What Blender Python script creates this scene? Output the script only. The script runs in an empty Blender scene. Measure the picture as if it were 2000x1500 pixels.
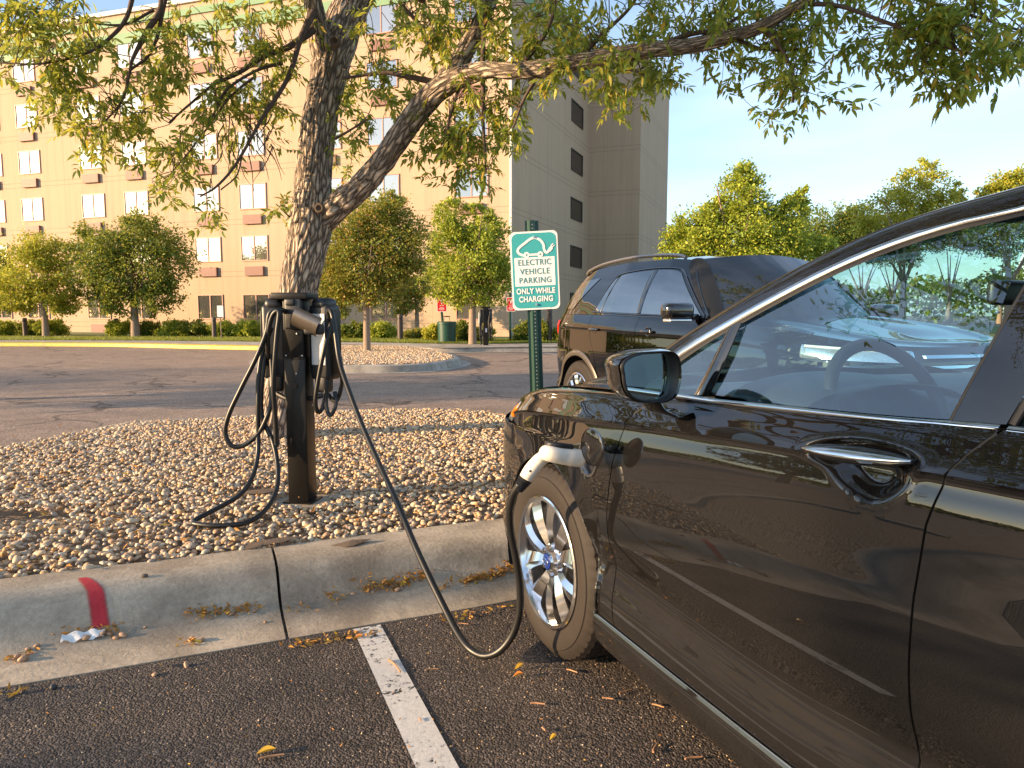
import bpy, bmesh, math, random
import numpy as np
from mathutils import Vector, noise
R = math.radians
random.seed(7); rng = np.random.default_rng(7)
sc = bpy.context.scene
COL = sc.collection

# ------------------------------------------------------------------ camera, sky, sun, exposure
F = 1387.0; CX = 1000.0; CY = 750.0; HC = 1.185; HY = 613.0
PITCH = math.atan((CY - HY) / F)
cd = bpy.data.cameras.new("camera"); cam = bpy.data.objects.new("camera", cd); COL.objects.link(cam)
cam.location = (0, 0, HC); cam.rotation_euler = (R(90) - PITCH, 0, 0)
cd.sensor_width = 36; cd.lens = F / 2000 * 36; cd.clip_end = 3000; cd.clip_start = 0.05
sc.camera = cam
SUN_AZ = (-0.955, -0.296); SUN_EL = 12.0
w = bpy.data.worlds.new("World"); sc.world = w; w.use_nodes = True
nt = w.node_tree; bg = nt.nodes["Background"]
sky = nt.nodes.new("ShaderNodeTexSky"); sky.sky_type = 'NISHITA'; sky.sun_disc = False
sky.sun_elevation = R(SUN_EL); sky.sun_rotation = math.atan2(SUN_AZ[0], SUN_AZ[1])
sky.air_density = 1.0; sky.dust_density = .7; sky.ozone_density = 1.5
# thin high cloud veil in the sky itself
tc = nt.nodes.new("ShaderNodeTexCoord"); mp = nt.nodes.new("ShaderNodeMapping"); mp.inputs['Scale'].default_value = (1.2, 1.2, 5.0)
nz = nt.nodes.new("ShaderNodeTexNoise"); nz.inputs['Scale'].default_value = 2.2; nz.inputs['Detail'].default_value = 6
rp = nt.nodes.new("ShaderNodeMapRange"); rp.inputs[1].default_value = .42; rp.inputs[2].default_value = .75; rp.inputs[3].default_value = 0.10; rp.inputs[4].default_value = .36
mx = nt.nodes.new("ShaderNodeMix"); mx.data_type = 'RGBA'; mx.inputs[7].default_value = (5.2, 6.3, 8.3, 1)
nt.links.new(tc.outputs['Generated'], mp.inputs[0]); nt.links.new(mp.outputs[0], nz.inputs['Vector']); nt.links.new(nz.outputs[0], rp.inputs[0])
nt.links.new(rp.outputs[0], mx.inputs[0]); nt.links.new(sky.outputs[0], mx.inputs[6]); nt.links.new(mx.outputs[2], bg.inputs[0])
bg.inputs[1].default_value = 0.128
sd = bpy.data.lights.new("sun", 'SUN'); sun = bpy.data.objects.new("sun", sd); COL.objects.link(sun)
sd.energy = 5.0; sd.angle = R(0.6); sd.color = (1.0, .69, .39)
ce = math.cos(R(SUN_EL)); SUNV = Vector((SUN_AZ[0]*ce, SUN_AZ[1]*ce, math.sin(R(SUN_EL)))).normalized()
sun.rotation_euler = SUNV.to_track_quat('Z', 'Y').to_euler(); sun.location = (-20, -8, 10)
sc.view_settings.view_transform = 'Standard'; sc.view_settings.look = 'None'
sc.view_settings.exposure = 1.25; sc.view_settings.gamma = 1.0

# ------------------------------------------------------------------ surveying helpers: directions read off the photo -> metres on real surfaces
fwv = np.array([0, math.cos(PITCH), -math.sin(PITCH)]); upv = np.array([0, math.sin(PITCH), math.cos(PITCH)]); rtv = np.array([1., 0, 0]); CP = np.array([0, 0, HC])
def ray(u, v): return fwv + rtv*(u-CX)/F - upv*(v-CY)/F
def gr(u, v, z=0.0):
    d = ray(u, v); return CP + d*((z-HC)/d[2])
def dep(u, v, Y):
    d = ray(u, v); return CP + d*(Y/d[1])
def onpl(u, v, P0, n):
    d = ray(u, v); return CP + d*(((P0-CP) @ n)/(d @ n))
HUB = CP + ray(1065, 1097)*2.45
ANG = math.atan(590/F*math.cos(PITCH))
AX = np.array([math.sin(ANG), -math.cos(ANG), 0]); NX = np.array([-math.cos(ANG), -math.sin(ANG), 0]); HG = HUB*np.array([1, 1, 0])
def L(a, n, z=0.0): return HG + AX*a + NX*n + np.array([0, 0, z])      # parking-lot frame

# ------------------------------------------------------------------ object helpers
def tag(o, label=None, cat=None, group=None, kind=None):
    if label: o['label'] = label
    if cat: o['category'] = cat
    if group: o['group'] = group
    if kind: o['kind'] = kind
    return o
def thing(name, label, cat, loc=(0, 0, 0), rz=0.0, group=None):
    o = bpy.data.objects.new(name, None); COL.objects.link(o); o.location = loc; o.rotation_euler = (0, 0, rz); o.empty_display_size = .2
    return tag(o, label, cat, group)
def mesh(name, V, Fs, mat=None, parent=None, smooth=False, uv=None, sharp=None):
    me = bpy.data.meshes.new(name); me.from_pydata([tuple(map(float, p)) for p in V], [], [tuple(int(i) for i in f) for f in Fs])
    o = bpy.data.objects.new(name, me); COL.objects.link(o)
    if mat: me.materials.append(mat)
    if parent: o.parent = parent
    if smooth:
        me.polygons.foreach_set('use_smooth', [True]*len(me.polygons))
        if sharp: me.set_sharp_from_angle(angle=R(sharp))
    if uv is not None:
        l = me.uv_layers.new(name="UVMap"); idx = np.zeros(len(me.loops), dtype=int); me.loops.foreach_get('vertex_index', idx)
        l.data.foreach_set('uv', np.asarray(uv)[idx].ravel())
    return o
def npmesh(name, V, T, mat=None, parent=None, smooth=False):
    """fast mesh from arrays: V (n,3), T (m,k) equal-size faces"""
    me = bpy.data.meshes.new(name); V = np.asarray(V, dtype=np.float32); T = np.asarray(T, dtype=np.int32); m, k = T.shape
    me.vertices.add(len(V)); me.vertices.foreach_set('co', V.ravel()); me.loops.add(m*k); me.loops.foreach_set('vertex_index', T.ravel())
    me.polygons.add(m); me.polygons.foreach_set('loop_start', np.arange(0, m*k, k, dtype=np.int32))
    if smooth: me.polygons.foreach_set('use_smooth', np.ones(m, dtype=bool))
    me.update(calc_edges=True); me.validate()
    o = bpy.data.objects.new(name, me); COL.objects.link(o)
    if mat: me.materials.append(mat)
    if parent: o.parent = parent
    return o
class MB:
    def __init__(s): s.V = []; s.F = []; s.UV = []
    def add(s, V, Fs, uv=None):
        b = len(s.V); s.V += [tuple(map(float, p)) for p in V]; s.F += [tuple(i+b for i in f) for f in Fs]
        s.UV += [tuple(q) for q in uv] if uv is not None else [(0, 0)]*len(V); return s
    def box(s, c, d, rz=0.0, ax=None, bev=0.0):
        c = np.array(c, float); h = np.array(d, float)/2
        if ax is None: ax = (np.array([math.cos(rz), math.sin(rz), 0]), np.array([-math.sin(rz), math.cos(rz), 0]), np.array([0, 0, 1.]))
        if bev <= 0:
            V = [c + ax[0]*x*h[0] + ax[1]*y*h[1] + ax[2]*z*h[2] for x in (-1, 1) for y in (-1, 1) for z in (-1, 1)]
            return s.add(V, [(0, 1, 3, 2), (4, 6, 7, 5), (0, 4, 5, 1), (2, 3, 7, 6), (0, 2, 6, 4), (1, 5, 7, 3)])
        b = min(bev, h.min()*.95); bm = bmesh.new(); bmesh.ops.create_cube(bm, size=1)
        for v in bm.verts: v.co = Vector((v.co.x*2*h[0], v.co.y*2*h[1], v.co.z*2*h[2]))
        bmesh.ops.bevel(bm, geom=bm.edges[:], offset=b, segments=3, affect='EDGES', profile=.5)
        bm.verts.index_update(); V = [c + ax[0]*v.co.x + ax[1]*v.co.y + ax[2]*v.co.z for v in bm.verts]; Fs = [tuple(v.index for v in f.verts) for f in bm.faces]; bm.free()
        return s.add(V, Fs)
    def tube(s, P, r, n=8, cap=True, closed=False):
        V, Fs, uv = tube_geo(P, r, n, cap, closed); return s.add(V, Fs, uv)
    def cyl(s, p0, p1, r, n=20): return s.tube([p0, p1], r, n)
    def prism(s, O, a, b, d):
        """outline points O [(x,y)] on axes a,b, extruded by vector d; first item of a is origin"""
        org, ex, ey = a; m = len(O); V = [org+ex*x+ey*y for x, y in O]; V += [p+d for p in V]
        return s.add(V, [tuple(range(m))[::-1], tuple(range(m, 2*m))]+[(i, (i+1) % m, m+(i+1) % m, m+i) for i in range(m)])
    def build(s, name, mat, parent=None, smooth=False, sharp=35): return mesh(name, s.V, s.F, mat, parent, smooth, s.UV, sharp)
def cat(P, n=8, closed=False):
    P = [np.array(p, float) for p in P]; m = len(P); out = []
    for i in range(m if closed else m-1):
        p1 = P[i]; p2 = P[(i+1) % m]
        p0 = P[(i-1) % m] if (closed or i > 0) else 2*p1-p2
        p3 = P[(i+2) % m] if (closed or i+2 < m) else 2*p2-p1
        for k in range(n):
            t = k/n; out.append(.5*((2*p1)+(-p0+p2)*t+(2*p0-5*p1+4*p2-p3)*t*t+(-p0+3*p1-3*p2+p3)*t**3))
    if not closed: out.append(P[-1])
    return out
def tube_geo(P, r, n=8, cap=True, closed=False):
    P = np.array([np.array(p, float) for p in P]); m = len(P); rr = np.full(m, r) if np.isscalar(r) else np.asarray(r, float)
    if closed: T = np.roll(P, -1, 0)-np.roll(P, 1, 0)
    else: T = np.gradient(P, axis=0)
    T /= np.linalg.norm(T, axis=1)[:, None]+1e-12
    ref = np.array([0, 0, 1.]) if abs(T[0][2]) < .9 else np.array([1., 0, 0])
    u = np.cross(T[0], ref); u /= np.linalg.norm(u); V = []; uv = []; ln = 0
    for i in range(m):
        u = u-T[i]*(u @ T[i]); u /= np.linalg.norm(u); v = np.cross(T[i], u)
        if i: ln += np.linalg.norm(P[i]-P[i-1])
        for k in range(n):
            a = 2*math.pi*k/n; V.append(P[i]+(u*math.cos(a)+v*math.sin(a))*rr[i]); uv.append((k/n, ln))
    Fs = []
    for i in range(m if closed else m-1):
        j = (i+1) % m
        for k in range(n): Fs.append((i*n+k, i*n+(k+1) % n, j*n+(k+1) % n, j*n+k))
    if cap and not closed: Fs.append(tuple(range(n))[::-1]); Fs.append(tuple((m-1)*n+k for k in range(n)))
    return V, Fs, uv
def lathe(prof, org, axis, n=48):
    """prof [(r, h)], around axis through org"""
    axis = np.array(axis, float); axis /= np.linalg.norm(axis); ref = np.array([0, 0, 1.]) if abs(axis[2]) < .9 else np.array([1., 0, 0])
    u = np.cross(axis, ref); u /= np.linalg.norm(u); v = np.cross(axis, u); V = []; Fs = []; m = len(prof)
    for k in range(n):
        a = 2*math.pi*k/n; d = u*math.cos(a)+v*math.sin(a)
        for r_, h in prof: V.append(np.array(org)+d*r_+axis*h)
    for k in range(n):
        j = (k+1) % n
        for i in range(m-1): Fs.append((k*m+i, k*m+i+1, j*m+i+1, j*m+i))
    return V, Fs
def rrect(w_, h_, r_, n=6):
    O = []
    for cx, cy, a0 in ((w_/2-r_, h_/2-r_, 0), (-w_/2+r_, h_/2-r_, 90), (-w_/2+r_, -h_/2+r_, 180), (w_/2-r_, -h_/2+r_, 270)):
        for k in range(n+1): a = R(a0+90*k/n); O.append((cx+r_*math.cos(a), cy+r_*math.sin(a)))
    return O
def copy_tree(o, parent=None):
    c = o.copy(); COL.objects.link(c)
    if parent: c.parent = parent
    for ch in list(o.children): copy_tree(ch, c)
    return c
def text_mesh(name, s, size, org, ex, ey, mat, parent, d=.001, bold=0.0, sx=1.0, sp=1.0):
    cu = bpy.data.curves.new(name, 'FONT'); cu.body = s; cu.size = size; cu.align_x = 'CENTER'; cu.align_y = 'CENTER'; cu.offset = bold; cu.extrude = d; cu.space_character = sp
    o = bpy.data.objects.new(name, cu); COL.objects.link(o)
    dg = bpy.context.evaluated_depsgraph_get(); me = bpy.data.meshes.new_from_object(o.evaluated_get(dg)); bpy.data.objects.remove(o)
    en = np.cross(ex, ey)
    for v in me.vertices: c = v.co; p = org+ex*c.x*sx+ey*c.y+en*c.z; v.co = Vector(tuple(p))
    me.materials.clear(); me.materials.append(mat); o = bpy.data.objects.new(name, me); COL.objects.link(o); o.parent = parent; return o

# ------------------------------------------------------------------ materials
class NT:
    def __init__(s, name):
        s.m = bpy.data.materials.new(name); s.m.use_nodes = True; s.t = s.m.node_tree; s.b = s.t.nodes['Principled BSDF']; s.out = s.t.nodes['Material Output']
    def n(s, typ, **k):
        x = s.t.nodes.new('ShaderNode'+typ)
        for a, b in k.items():
            if isinstance(a, str) and a.startswith('i_'): x.inputs[a[2:].replace('_', ' ')].default_value = b
            elif a.startswith('p'): x.inputs[int(a[1:])].default_value = b
            else: setattr(x, a, b)
        return x
    def l(s, a, b): s.t.links.new(a, b)
    def ramp(s, src, stops, interp='LINEAR'):
        r = s.n('ValToRGB'); e = r.color_ramp.elements; r.color_ramp.interpolation = interp
        while len(e) < len(stops): e.new(.5)
        for x, (p, c) in zip(e, stops): x.position = p; x.color = (*c, 1) if len(c) == 3 else c
        s.l(src, r.inputs[0]); return r.outputs[0]
    def coord(s, kind='Object', scale=(1, 1, 1)):
        c = s.n('TexCoord'); m = s.n('Mapping'); m.inputs['Scale'].default_value = scale; s.l(c.outputs[kind], m.inputs[0]); return m.outputs[0]
    def noise(s, vec, scale, detail=4, rough=.5, dist=0):
        x = s.n('TexNoise'); x.inputs['Scale'].default_value = scale; x.inputs['Detail'].default_value = detail; x.inputs['Roughness'].default_value = rough; x.inputs['Distortion'].default_value = dist
        s.l(vec, x.inputs['Vector']); return x.outputs[0]
    def vor(s, vec, scale, feat='F1', out=0):
        x = s.n('TexVoronoi'); x.feature = feat; x.inputs['Scale'].default_value = scale; s.l(vec, x.inputs['Vector']); return x.outputs[out]
    def mix(s, f, a, b, mode='MIX'):
        x = s.n('Mix'); x.data_type = 'RGBA'; x.blend_type = mode
        for i, q in ((0, f), (6, a), (7, b)):
            if hasattr(q, 'type') and hasattr(q, 'links'): s.l(q, x.inputs[i])
            elif i == 0: x.inputs[0].default_value = q
            else: x.inputs[i].default_value = (*q, 1)
        return x.outputs[2]
    def math(s, op, a, b=0.0, c=None):
        x = s.n('Math'); x.operation = op
        for i, q in enumerate((a, b) if c is None else (a, b, c)):
            if hasattr(q, 'links'): s.l(q, x.inputs[i])
            else: x.inputs[i].default_value = q
        return x.outputs[0]
    def bump(s, h, st=.3, d=.01, prev=None):
        x = s.n('Bump'); x.inputs['Strength'].default_value = st; x.inputs['Distance'].default_value = d; s.l(h, x.inputs['Height'])
        if prev is not None: s.l(prev, x.inputs['Normal'])
        s.l(x.outputs[0], s.b.inputs['Normal']); return x.outputs[0]
    def set(s, **k):
        M = dict(rough='Roughness', metal='Metallic', coat='Coat Weight', coatr='Coat Roughness', coatior='Coat IOR', ior='IOR', spec='Specular IOR Level')
        for a, b in k.items():
            if a == 'col':
                if hasattr(b, 'links'): s.l(b, s.b.inputs['Base Color'])
                else: s.b.inputs['Base Color'].default_value = (*b, 1)
            elif hasattr(b, 'links'): s.l(b, s.b.inputs[M[a]])
            else: s.b.inputs[M[a]].default_value = b
        return s
def plain(name, col, rough=.5, metal=0, var=.12, scale=8, bump=0.0, bs=60, **k):
    t = NT(name); v = t.coord(); nz = t.noise(v, scale, 5)
    c = t.mix(nz, tuple(x*(1-var) for x in col), tuple(min(1, x*(1+var)) for x in col)); t.set(col=c, rough=rough, metal=metal, **k)
    if bump: t.bump(t.noise(v, bs, 4), bump, .003)
    return t.m
M = {}
M['chrome'] = plain('bright_chrome', (.82, .82, .83), .09, 1.0, .03)
M['satin'] = plain('satin_trim', (.5, .5, .52), .22, 1.0, .05)
M['alloy'] = plain('polished_alloy', (.78, .78, .79), .13, 1.0, .04, 20)
M['alloyd'] = plain('alloy_recess', (.25, .25, .26), .4, .8, .1)
M['blackpl'] = plain('black_plastic', (.014, .014, .015), .42, 0, .2, 30, .1)
M['blackgl'] = plain('gloss_black', (.008, .008, .009), .08, 0, .1, coat=1.0)
M['rubber'] = plain('seal_rubber', (.012, .012, .012), .55, 0, .2, 30)
M['bluebadge'] = plain('blue_badge', (.01, .03, .18), .2)
M['whitepl'] = plain('cream_plastic', (.72, .68, .60), .35, 0, .05, 12, .05)
M['amber'] = plain('amber_lens', (.9, .25, .02), .15, 0, .1, 40)
M['redlens'] = plain('red_lens', (.75, .02, .015), .1, 0, .15, 40, coat=1.0)
M['clearlens'] = plain('lamp_reflector', (.75, .77, .8), .12, .8, .2, 60)
M['dark'] = plain('dark_underbody', (.006, .006, .006), .8)
M['steel'] = plain('brushed_brake_steel', (.35, .33, .31), .35, 1.0, .2)
def paint(name, col, fl=.35):
    t = NT(name); v = t.coord(); f = t.noise(v, 900, 1); c = t.mix(f, tuple(x*.6 for x in col), tuple(x*1.6 for x in col))
    sp = t.n('SeparateXYZ'); t.l(v, sp.inputs[0]); low = t.ramp(sp.outputs[2], [(.16, (1,)*3), (.62, (.12,)*3), (.95, (.10,)*3)])   # road film gathers toward the sills
    film = t.math('MULTIPLY', low, t.ramp(t.noise(v, 7, 8, .7), [(.30, (.25,)*3), (.75, (1,)*3)])); spots = t.ramp(t.vor(v, 85, 'F1', 0), [(.0, (1,)*3), (.10, (.0,)*3)])
    c = t.mix(t.math('MULTIPLY', film, .85), c, (.019, .0175, .0165)); c = t.mix(t.math('MULTIPLY', spots, .10), c, (.20, .18, .16)); t.set(col=c, rough=.6, metal=0.0, spec=.0, coat=1.0, coatr=.02, coatior=1.68)
    t.l(t.math('ADD', .008, t.math('MULTIPLY', film, .06)), t.b.inputs['Coat Roughness']); return t.m
M['paint'] = paint('dark_grey_car_paint', (.0060, .0059, .0064))
M['paint2'] = paint('black_suv_paint', (.0015, .0015, .0017), .4)
def schlick(t, f0, nrm=None):
    g = t.n('NewGeometry'); dt = t.n('VectorMath'); dt.operation = 'DOT_PRODUCT'; t.l(g.outputs['Incoming'], dt.inputs[0]); t.l(g.outputs['Normal'], dt.inputs[1])
    c = t.math('SUBTRACT', 1.0, t.math('ABSOLUTE', dt.outputs['Value'])); return t.math('ADD', f0, t.math('MULTIPLY', 1-f0, t.math('POWER', c, 5.0)))
def glass(name, tint, f0=.1, opaque=None):
    t = NT(name); t.t.nodes.remove(t.b); g = t.n('BsdfGlossy'); g.inputs['Roughness'].default_value = .003
    if opaque: tr = t.n('BsdfDiffuse'); t.l(t.mix(t.noise(t.coord(), 3), opaque, tuple(x*1.5 for x in opaque)), tr.inputs[0])
    else: tr = t.n('BsdfTransparent'); tr.inputs['Color'].default_value = (*tint, 1)
    m = t.n('MixShader'); t.l(schlick(t, f0), m.inputs[0]); t.l(tr.outputs[0], m.inputs[1]); t.l(g.outputs[0], m.inputs[2]); t.l(m.outputs[0], t.out.inputs[0])
    return t.m
M['glass'] = glass('tinted_side_glass', (.58, .86, .93), .20)
M['wglass'] = glass('windshield_glass', (.80, .93, .92), .05)
M['pglass'] = glass('privacy_glass', (0, 0, 0), .34, (.006, .008, .011)); M['wsdark'] = glass('dark_windshield_glass', (0, 0, 0), .13, (.010, .012, .015))
t = NT('mirror_glass'); v = t.coord(); t.set(col=t.mix(t.noise(v, 9), (.62, .78, .74), (.66, .82, .78)), rough=.01, metal=1.0); M['mirror'] = t.m
t = NT('tyre_rubber'); v = t.coord(); c = t.mix(t.noise(v, 14, 6), (.008, .0058, .0044), (.024, .0155, .0105)); t.set(col=c, rough=.75); t.bump(t.noise(v, 160, 3), .25, .002); M['tyre'] = t.m
# asphalt
def asphalt(name, dark, light, fine=420, stain=True):
    t = NT(name); v = t.coord('Object'); nb = t.noise(v, .35, 5, .6); nm = t.noise(v, 2.2, 6, .65); vo = t.vor(v, fine, 'F1', 1); vd = t.vor(v, fine, 'F1', 0)
    grain = t.ramp(vo, [(0, (.25,)*3), (.5, (.65,)*3), (.82, (1.5,)*3), (.95, (2.8,)*3), (1, (5.0,)*3)])
    base = t.mix(t.ramp(nb, [(.35, (0,)*3), (.65, (1,)*3)]), dark, light); base = t.mix(t.ramp(nm, [(.3, (0,)*3), (.72, (1,)*3)]), base, tuple(x*1.35 for x in light)) if stain else base
    c = t.mix(.85, base, grain, 'MULTIPLY'); 
    if name.startswith('worn'):
        dn = t.n('TexNoise'); dn.inputs['Scale'].default_value = .8; dn.inputs['Detail'].default_value = 8; t.l(v, dn.inputs['Vector']); dsc = t.n('VectorMath'); dsc.operation = 'SCALE'; dsc.inputs['Scale'].default_value = 2.2; t.l(dn.outputs[1], dsc.inputs[0]); dv = t.n('VectorMath'); dv.operation = 'ADD'; t.l(v, dv.inputs[0]); t.l(dsc.outputs[0], dv.inputs[1])
        ck = t.ramp(t.vor(dv.outputs[0], .16, 'DISTANCE_TO_EDGE', 0), [(0, (1,)*3), (.0035, (1,)*3), (.006, (0,)*3)]); c = t.mix(t.math('MULTIPLY', ck, .7), c, (.03, .024, .02))
        oil = t.ramp(t.noise(v, .55, 3, .5), [(.62, (0,)*3), (.72, (1,)*3)]); c = t.mix(t.math('MULTIPLY', oil, .35), c, (.07, .055, .048))
    t.set(col=c, rough=.72, spec=.35)
    b1 = t.bump(t.math('SUBTRACT', 1.0, vd), 1.0, .007); t.bump(t.noise(v, 90, 5), 1.0, .008, b1); return t.m
M['asphalt'] = asphalt('parking_asphalt', (.044, .038, .036), (.090, .072, .062), 150)
M['road'] = asphalt('worn_road_asphalt', (.190, .140, .108), (.285, .213, .165), 120)
def concrete(name, col, st=.35):
    t = NT(name); v = t.coord('Object'); a = t.noise(v, 3.0, 7, .6); b = t.noise(v, 55, 5, .7); pit = t.vor(v, 90, 'F1', 0)
    c = t.mix(t.ramp(a, [(.3, (0,)*3), (.7, (1,)*3)]), tuple(x*.60 for x in col), tuple(x*1.15 for x in col)); c = t.mix(t.ramp(b, [(.3, (.7,)*3), (.62, (1.1,)*3)]), c, c) if False else c
    c = t.mix(.55, c, t.ramp(b, [(.25, (.55,)*3), (.6, (1.15,)*3)]), 'MULTIPLY')
    st_ = t.ramp(t.noise(v, 1.1, 8, .7, 1.0), [(.48, (0,)*3), (.62, (1,)*3)]); c = t.mix(t.math('MULTIPLY', st_, .55), c, (.15, .11, .075))
    wh = t.ramp(t.noise(v, 6.0, 8, .75), [(.66, (0,)*3), (.72, (1,)*3)]); c = t.mix(t.math('MULTIPLY', wh, .35), c, (.5, .48, .45))
    t.set(col=c, rough=.85); b1 = t.bump(b, .5, .006); t.bump(t.ramp(pit, [(.0, (0,)*3), (.12, (1,)*3)]), st, .004, b1); return t.m
M['kerb'] = concrete('kerb_concrete', (.45, .375, .285)); M['pave'] = concrete('pavement_concrete', (.40, .36, .31)); M['base'] = concrete('footing_concrete', (.34, .29, .22))
t = NT('yellow_kerb_paint'); v = t.coord(); t.set(col=t.mix(t.ramp(t.noise(v, 9, 8, .7), [(.40, (0,)*3), (.60, (1,)*3)]), (.42, .34, .12), (.66, .49, .05)), rough=.6); M['yellow'] = t.m
t = NT('gravel_soil'); v = t.coord(); t.set(col=t.mix(t.noise(v, 30, 6), (.17, .125, .085), (.32, .25, .175)), rough=.9); t.bump(t.noise(v, 45, 6), 1, .02); M['soil'] = t.m
def island_col(t, stops, const=True):
    g = t.n('NewGeometry'); return t.ramp(g.outputs['Random Per Island'], stops, 'CONSTANT' if const else 'LINEAR')
t = NT('river_pebbles'); v = t.coord()
c = island_col(t, [(0, (.66, .54, .39)), (.18, (.56, .44, .31)), (.34, (.46, .38, .30)), (.46, (.62, .43, .25)), (.58, (.36, .32, .29)), (.66, (.68, .60, .48)), (.78, (.50, .33, .22)), (.87, (.22, .17, .14)), (.92, (.58, .36, .16)), (.97, (.72, .66, .56))])
c = t.mix(.5, c, t.ramp(t.noise(v, 60, 5), [(.3, (.5,)*3), (.7, (1.1,)*3)]), 'MULTIPLY'); c = t.mix(1.0, c, (1.0, .93, .83), 'MULTIPLY'); t.set(col=c, rough=.6); M['pebble'] = t.m
def leafmat(name, stops, trans=.35, rough=.45):
    t = NT(name); c = island_col(t, stops, False); t.set(col=c, rough=rough, spec=.35)
    tb = t.n('BsdfTranslucent'); t.l(t.mix(.5, c, (.70, .66, .10), 'MIX'), tb.inputs[0]); m = t.n('MixShader'); m.inputs[0].default_value = trans
    t.l(t.b.outputs[0], m.inputs[1]); t.l(tb.outputs[0], m.inputs[2]); t.l(m.outputs[0], t.out.inputs[0]); return t.m
M['ash'] = leafmat('ash_leaves', [(0, (.07, .13, .024)), (.3, (.12, .21, .034)), (.6, (.20, .28, .04)), (.82, (.34, .37, .05)), (.95, (.52, .44, .06)), (1, (.56, .32, .05))], .45)
M['leafdk'] = leafmat('deep_green_leaves', [(0, (.06, .12, .022)), (.5, (.12, .19, .03)), (.85, (.21, .26, .04)), (1, (.30, .20, .05))], .3)
M['leafbr'] = leafmat('bronze_tinged_leaves', [(0, (.09, .15, .026)), (.45, (.19, .24, .036)), (.75, (.30, .27, .045)), (1, (.42, .20, .05))], .3)
M['leafyl'] = leafmat('yellowing_leaves', [(0, (.20, .26, .035)), (.45, (.36, .39, .045)), (.8, (.50, .47, .055)), (1, (.58, .43, .06))], .35)
M['leaflt'] = leafmat('fresh_green_leaves', [(0, (.16, .25, .035)), (.5, (.29, .38, .05)), (.85, (.46, .50, .06)), (1, (.55, .50, .07))], .35)
M['grass'] = leafmat('lawn_grass', [(0, (.08, .14, .02)), (.6, (.14, .20, .03)), (1, (.25, .25, .05))], .3)
M['litter'] = leafmat('dry_leaf_litter', [(0, (.36, .14, .03)), (.4, (.50, .24, .05)), (.7, (.30, .15, .06)), (1, (.62, .40, .06))], .15, .7)
M['twigdry'] = plain('dry_twig_bark', (.42, .22, .11), .8, 0, .3, 60)
M['twig'] = plain('thin_branch_bark', (.085, .055, .042), .8, 0, .3, 30)
t = NT('furrowed_bark'); uvc = t.n('UVMap'); mpn = t.n('Mapping'); mpn.inputs['Scale'].default_value = (40, 7.5, 1); t.l(uvc.outputs[0], mpn.inputs[0])
vv = mpn.outputs[0]; d = t.n('TexNoise'); d.inputs['Scale'].default_value = .7; d.inputs['Detail'].default_value = 6; t.l(vv, d.inputs['Vector']); ds = t.n('VectorMath'); ds.operation = 'SCALE'; ds.inputs['Scale'].default_value = 1.5; t.l(d.outputs[1], ds.inputs[0]); wv = t.n('VectorMath'); wv.operation = 'ADD'; t.l(vv, wv.inputs[0]); t.l(ds.outputs[0], wv.inputs[1]); ed = t.vor(wv.outputs[0], 1.0, 'DISTANCE_TO_EDGE', 0)
obn = t.noise(t.coord(), 70, 7, .7); c = t.mix(t.ramp(ed, [(0, (0,)*3), (.30, (1,)*3)]), (.065, .046, .034), (.70, .56, .44)); c = t.mix(.6, c, t.ramp(obn, [(.25, (.5,)*3), (.7, (1.3,)*3)]), 'MULTIPLY')
t.set(col=c, rough=.9); b1 = t.bump(t.ramp(ed, [(0, (0,)*3), (.4, (1,)*3)]), 1.0, .022); t.bump(obn, .8, .008, b1); M['bark'] = t.m
M['barkfar'] = plain('smooth_young_bark', (.26, .19, .14), .85, 0, .3, 14, .6, 30)
M['green'] = plain('green_sign_post', (.022, .062, .050), .35, .2, .2, 10)
M['bin'] = plain('dark_green_bin', (.008, .055, .04), .45, 0, .15, 4)
M['teal'] = plain('teal_sign_sheeting', (.045, .35, .375), .35, 0, .04, 5); M['white'] = plain('white_sign_sheeting', (.80, .80, .80), .4, 0, .03, 5); M['tealtext'] = plain('teal_lettering', (.05, .22, .24), .4, 0, .04)
M['red'] = plain('red_sign_sheeting', (.55, .012, .022), .4, 0, .06, 6); M['galv'] = plain('zinc_bolt', (.7, .7, .68), .3, 1.0, .2, 60)
M['bronze'] = plain('bronze_coated_steel', (.0075, .0062, .0055), .38, .4, .25, 12, .08, 200)
M['holster'] = plain('scuffed_bronze_cover', (.22, .18, .145), .32, .85, .2, 30)
M['cable'] = plain('black_cable_sheath', (.010, .0095, .009), .40, 0, .25, 25, .08, 90)
M['spec'] = plain('silver_label_plate', (.52, .53, .55), .35, .2, .12, 90); M['bollard'] = plain('brown_bollard_coating', (.075, .052, .045), .55, .1, .2, 10)
M['paper'] = plain('crumpled_white_paper', (.78, .77, .75), .7, 0, .06, 40); M['mulch'] = plain('dark_weed_fabric', (.12, .085, .06), .85, 0, .4, 40, .8, 60)
M['acbox'] = plain('brown_vent_grille', (.22, .105, .085), .6, 0, .1, 8); M['wframe'] = plain('maroon_window_frame', (.46, .24, .18), .5, 0, .1, 8); M['band'] = plain('green_cornice_band', (.17, .30, .17), .7, 0, .1, 4); M['coping'] = plain('pale_coping', (.62, .60, .55), .6)
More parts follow.
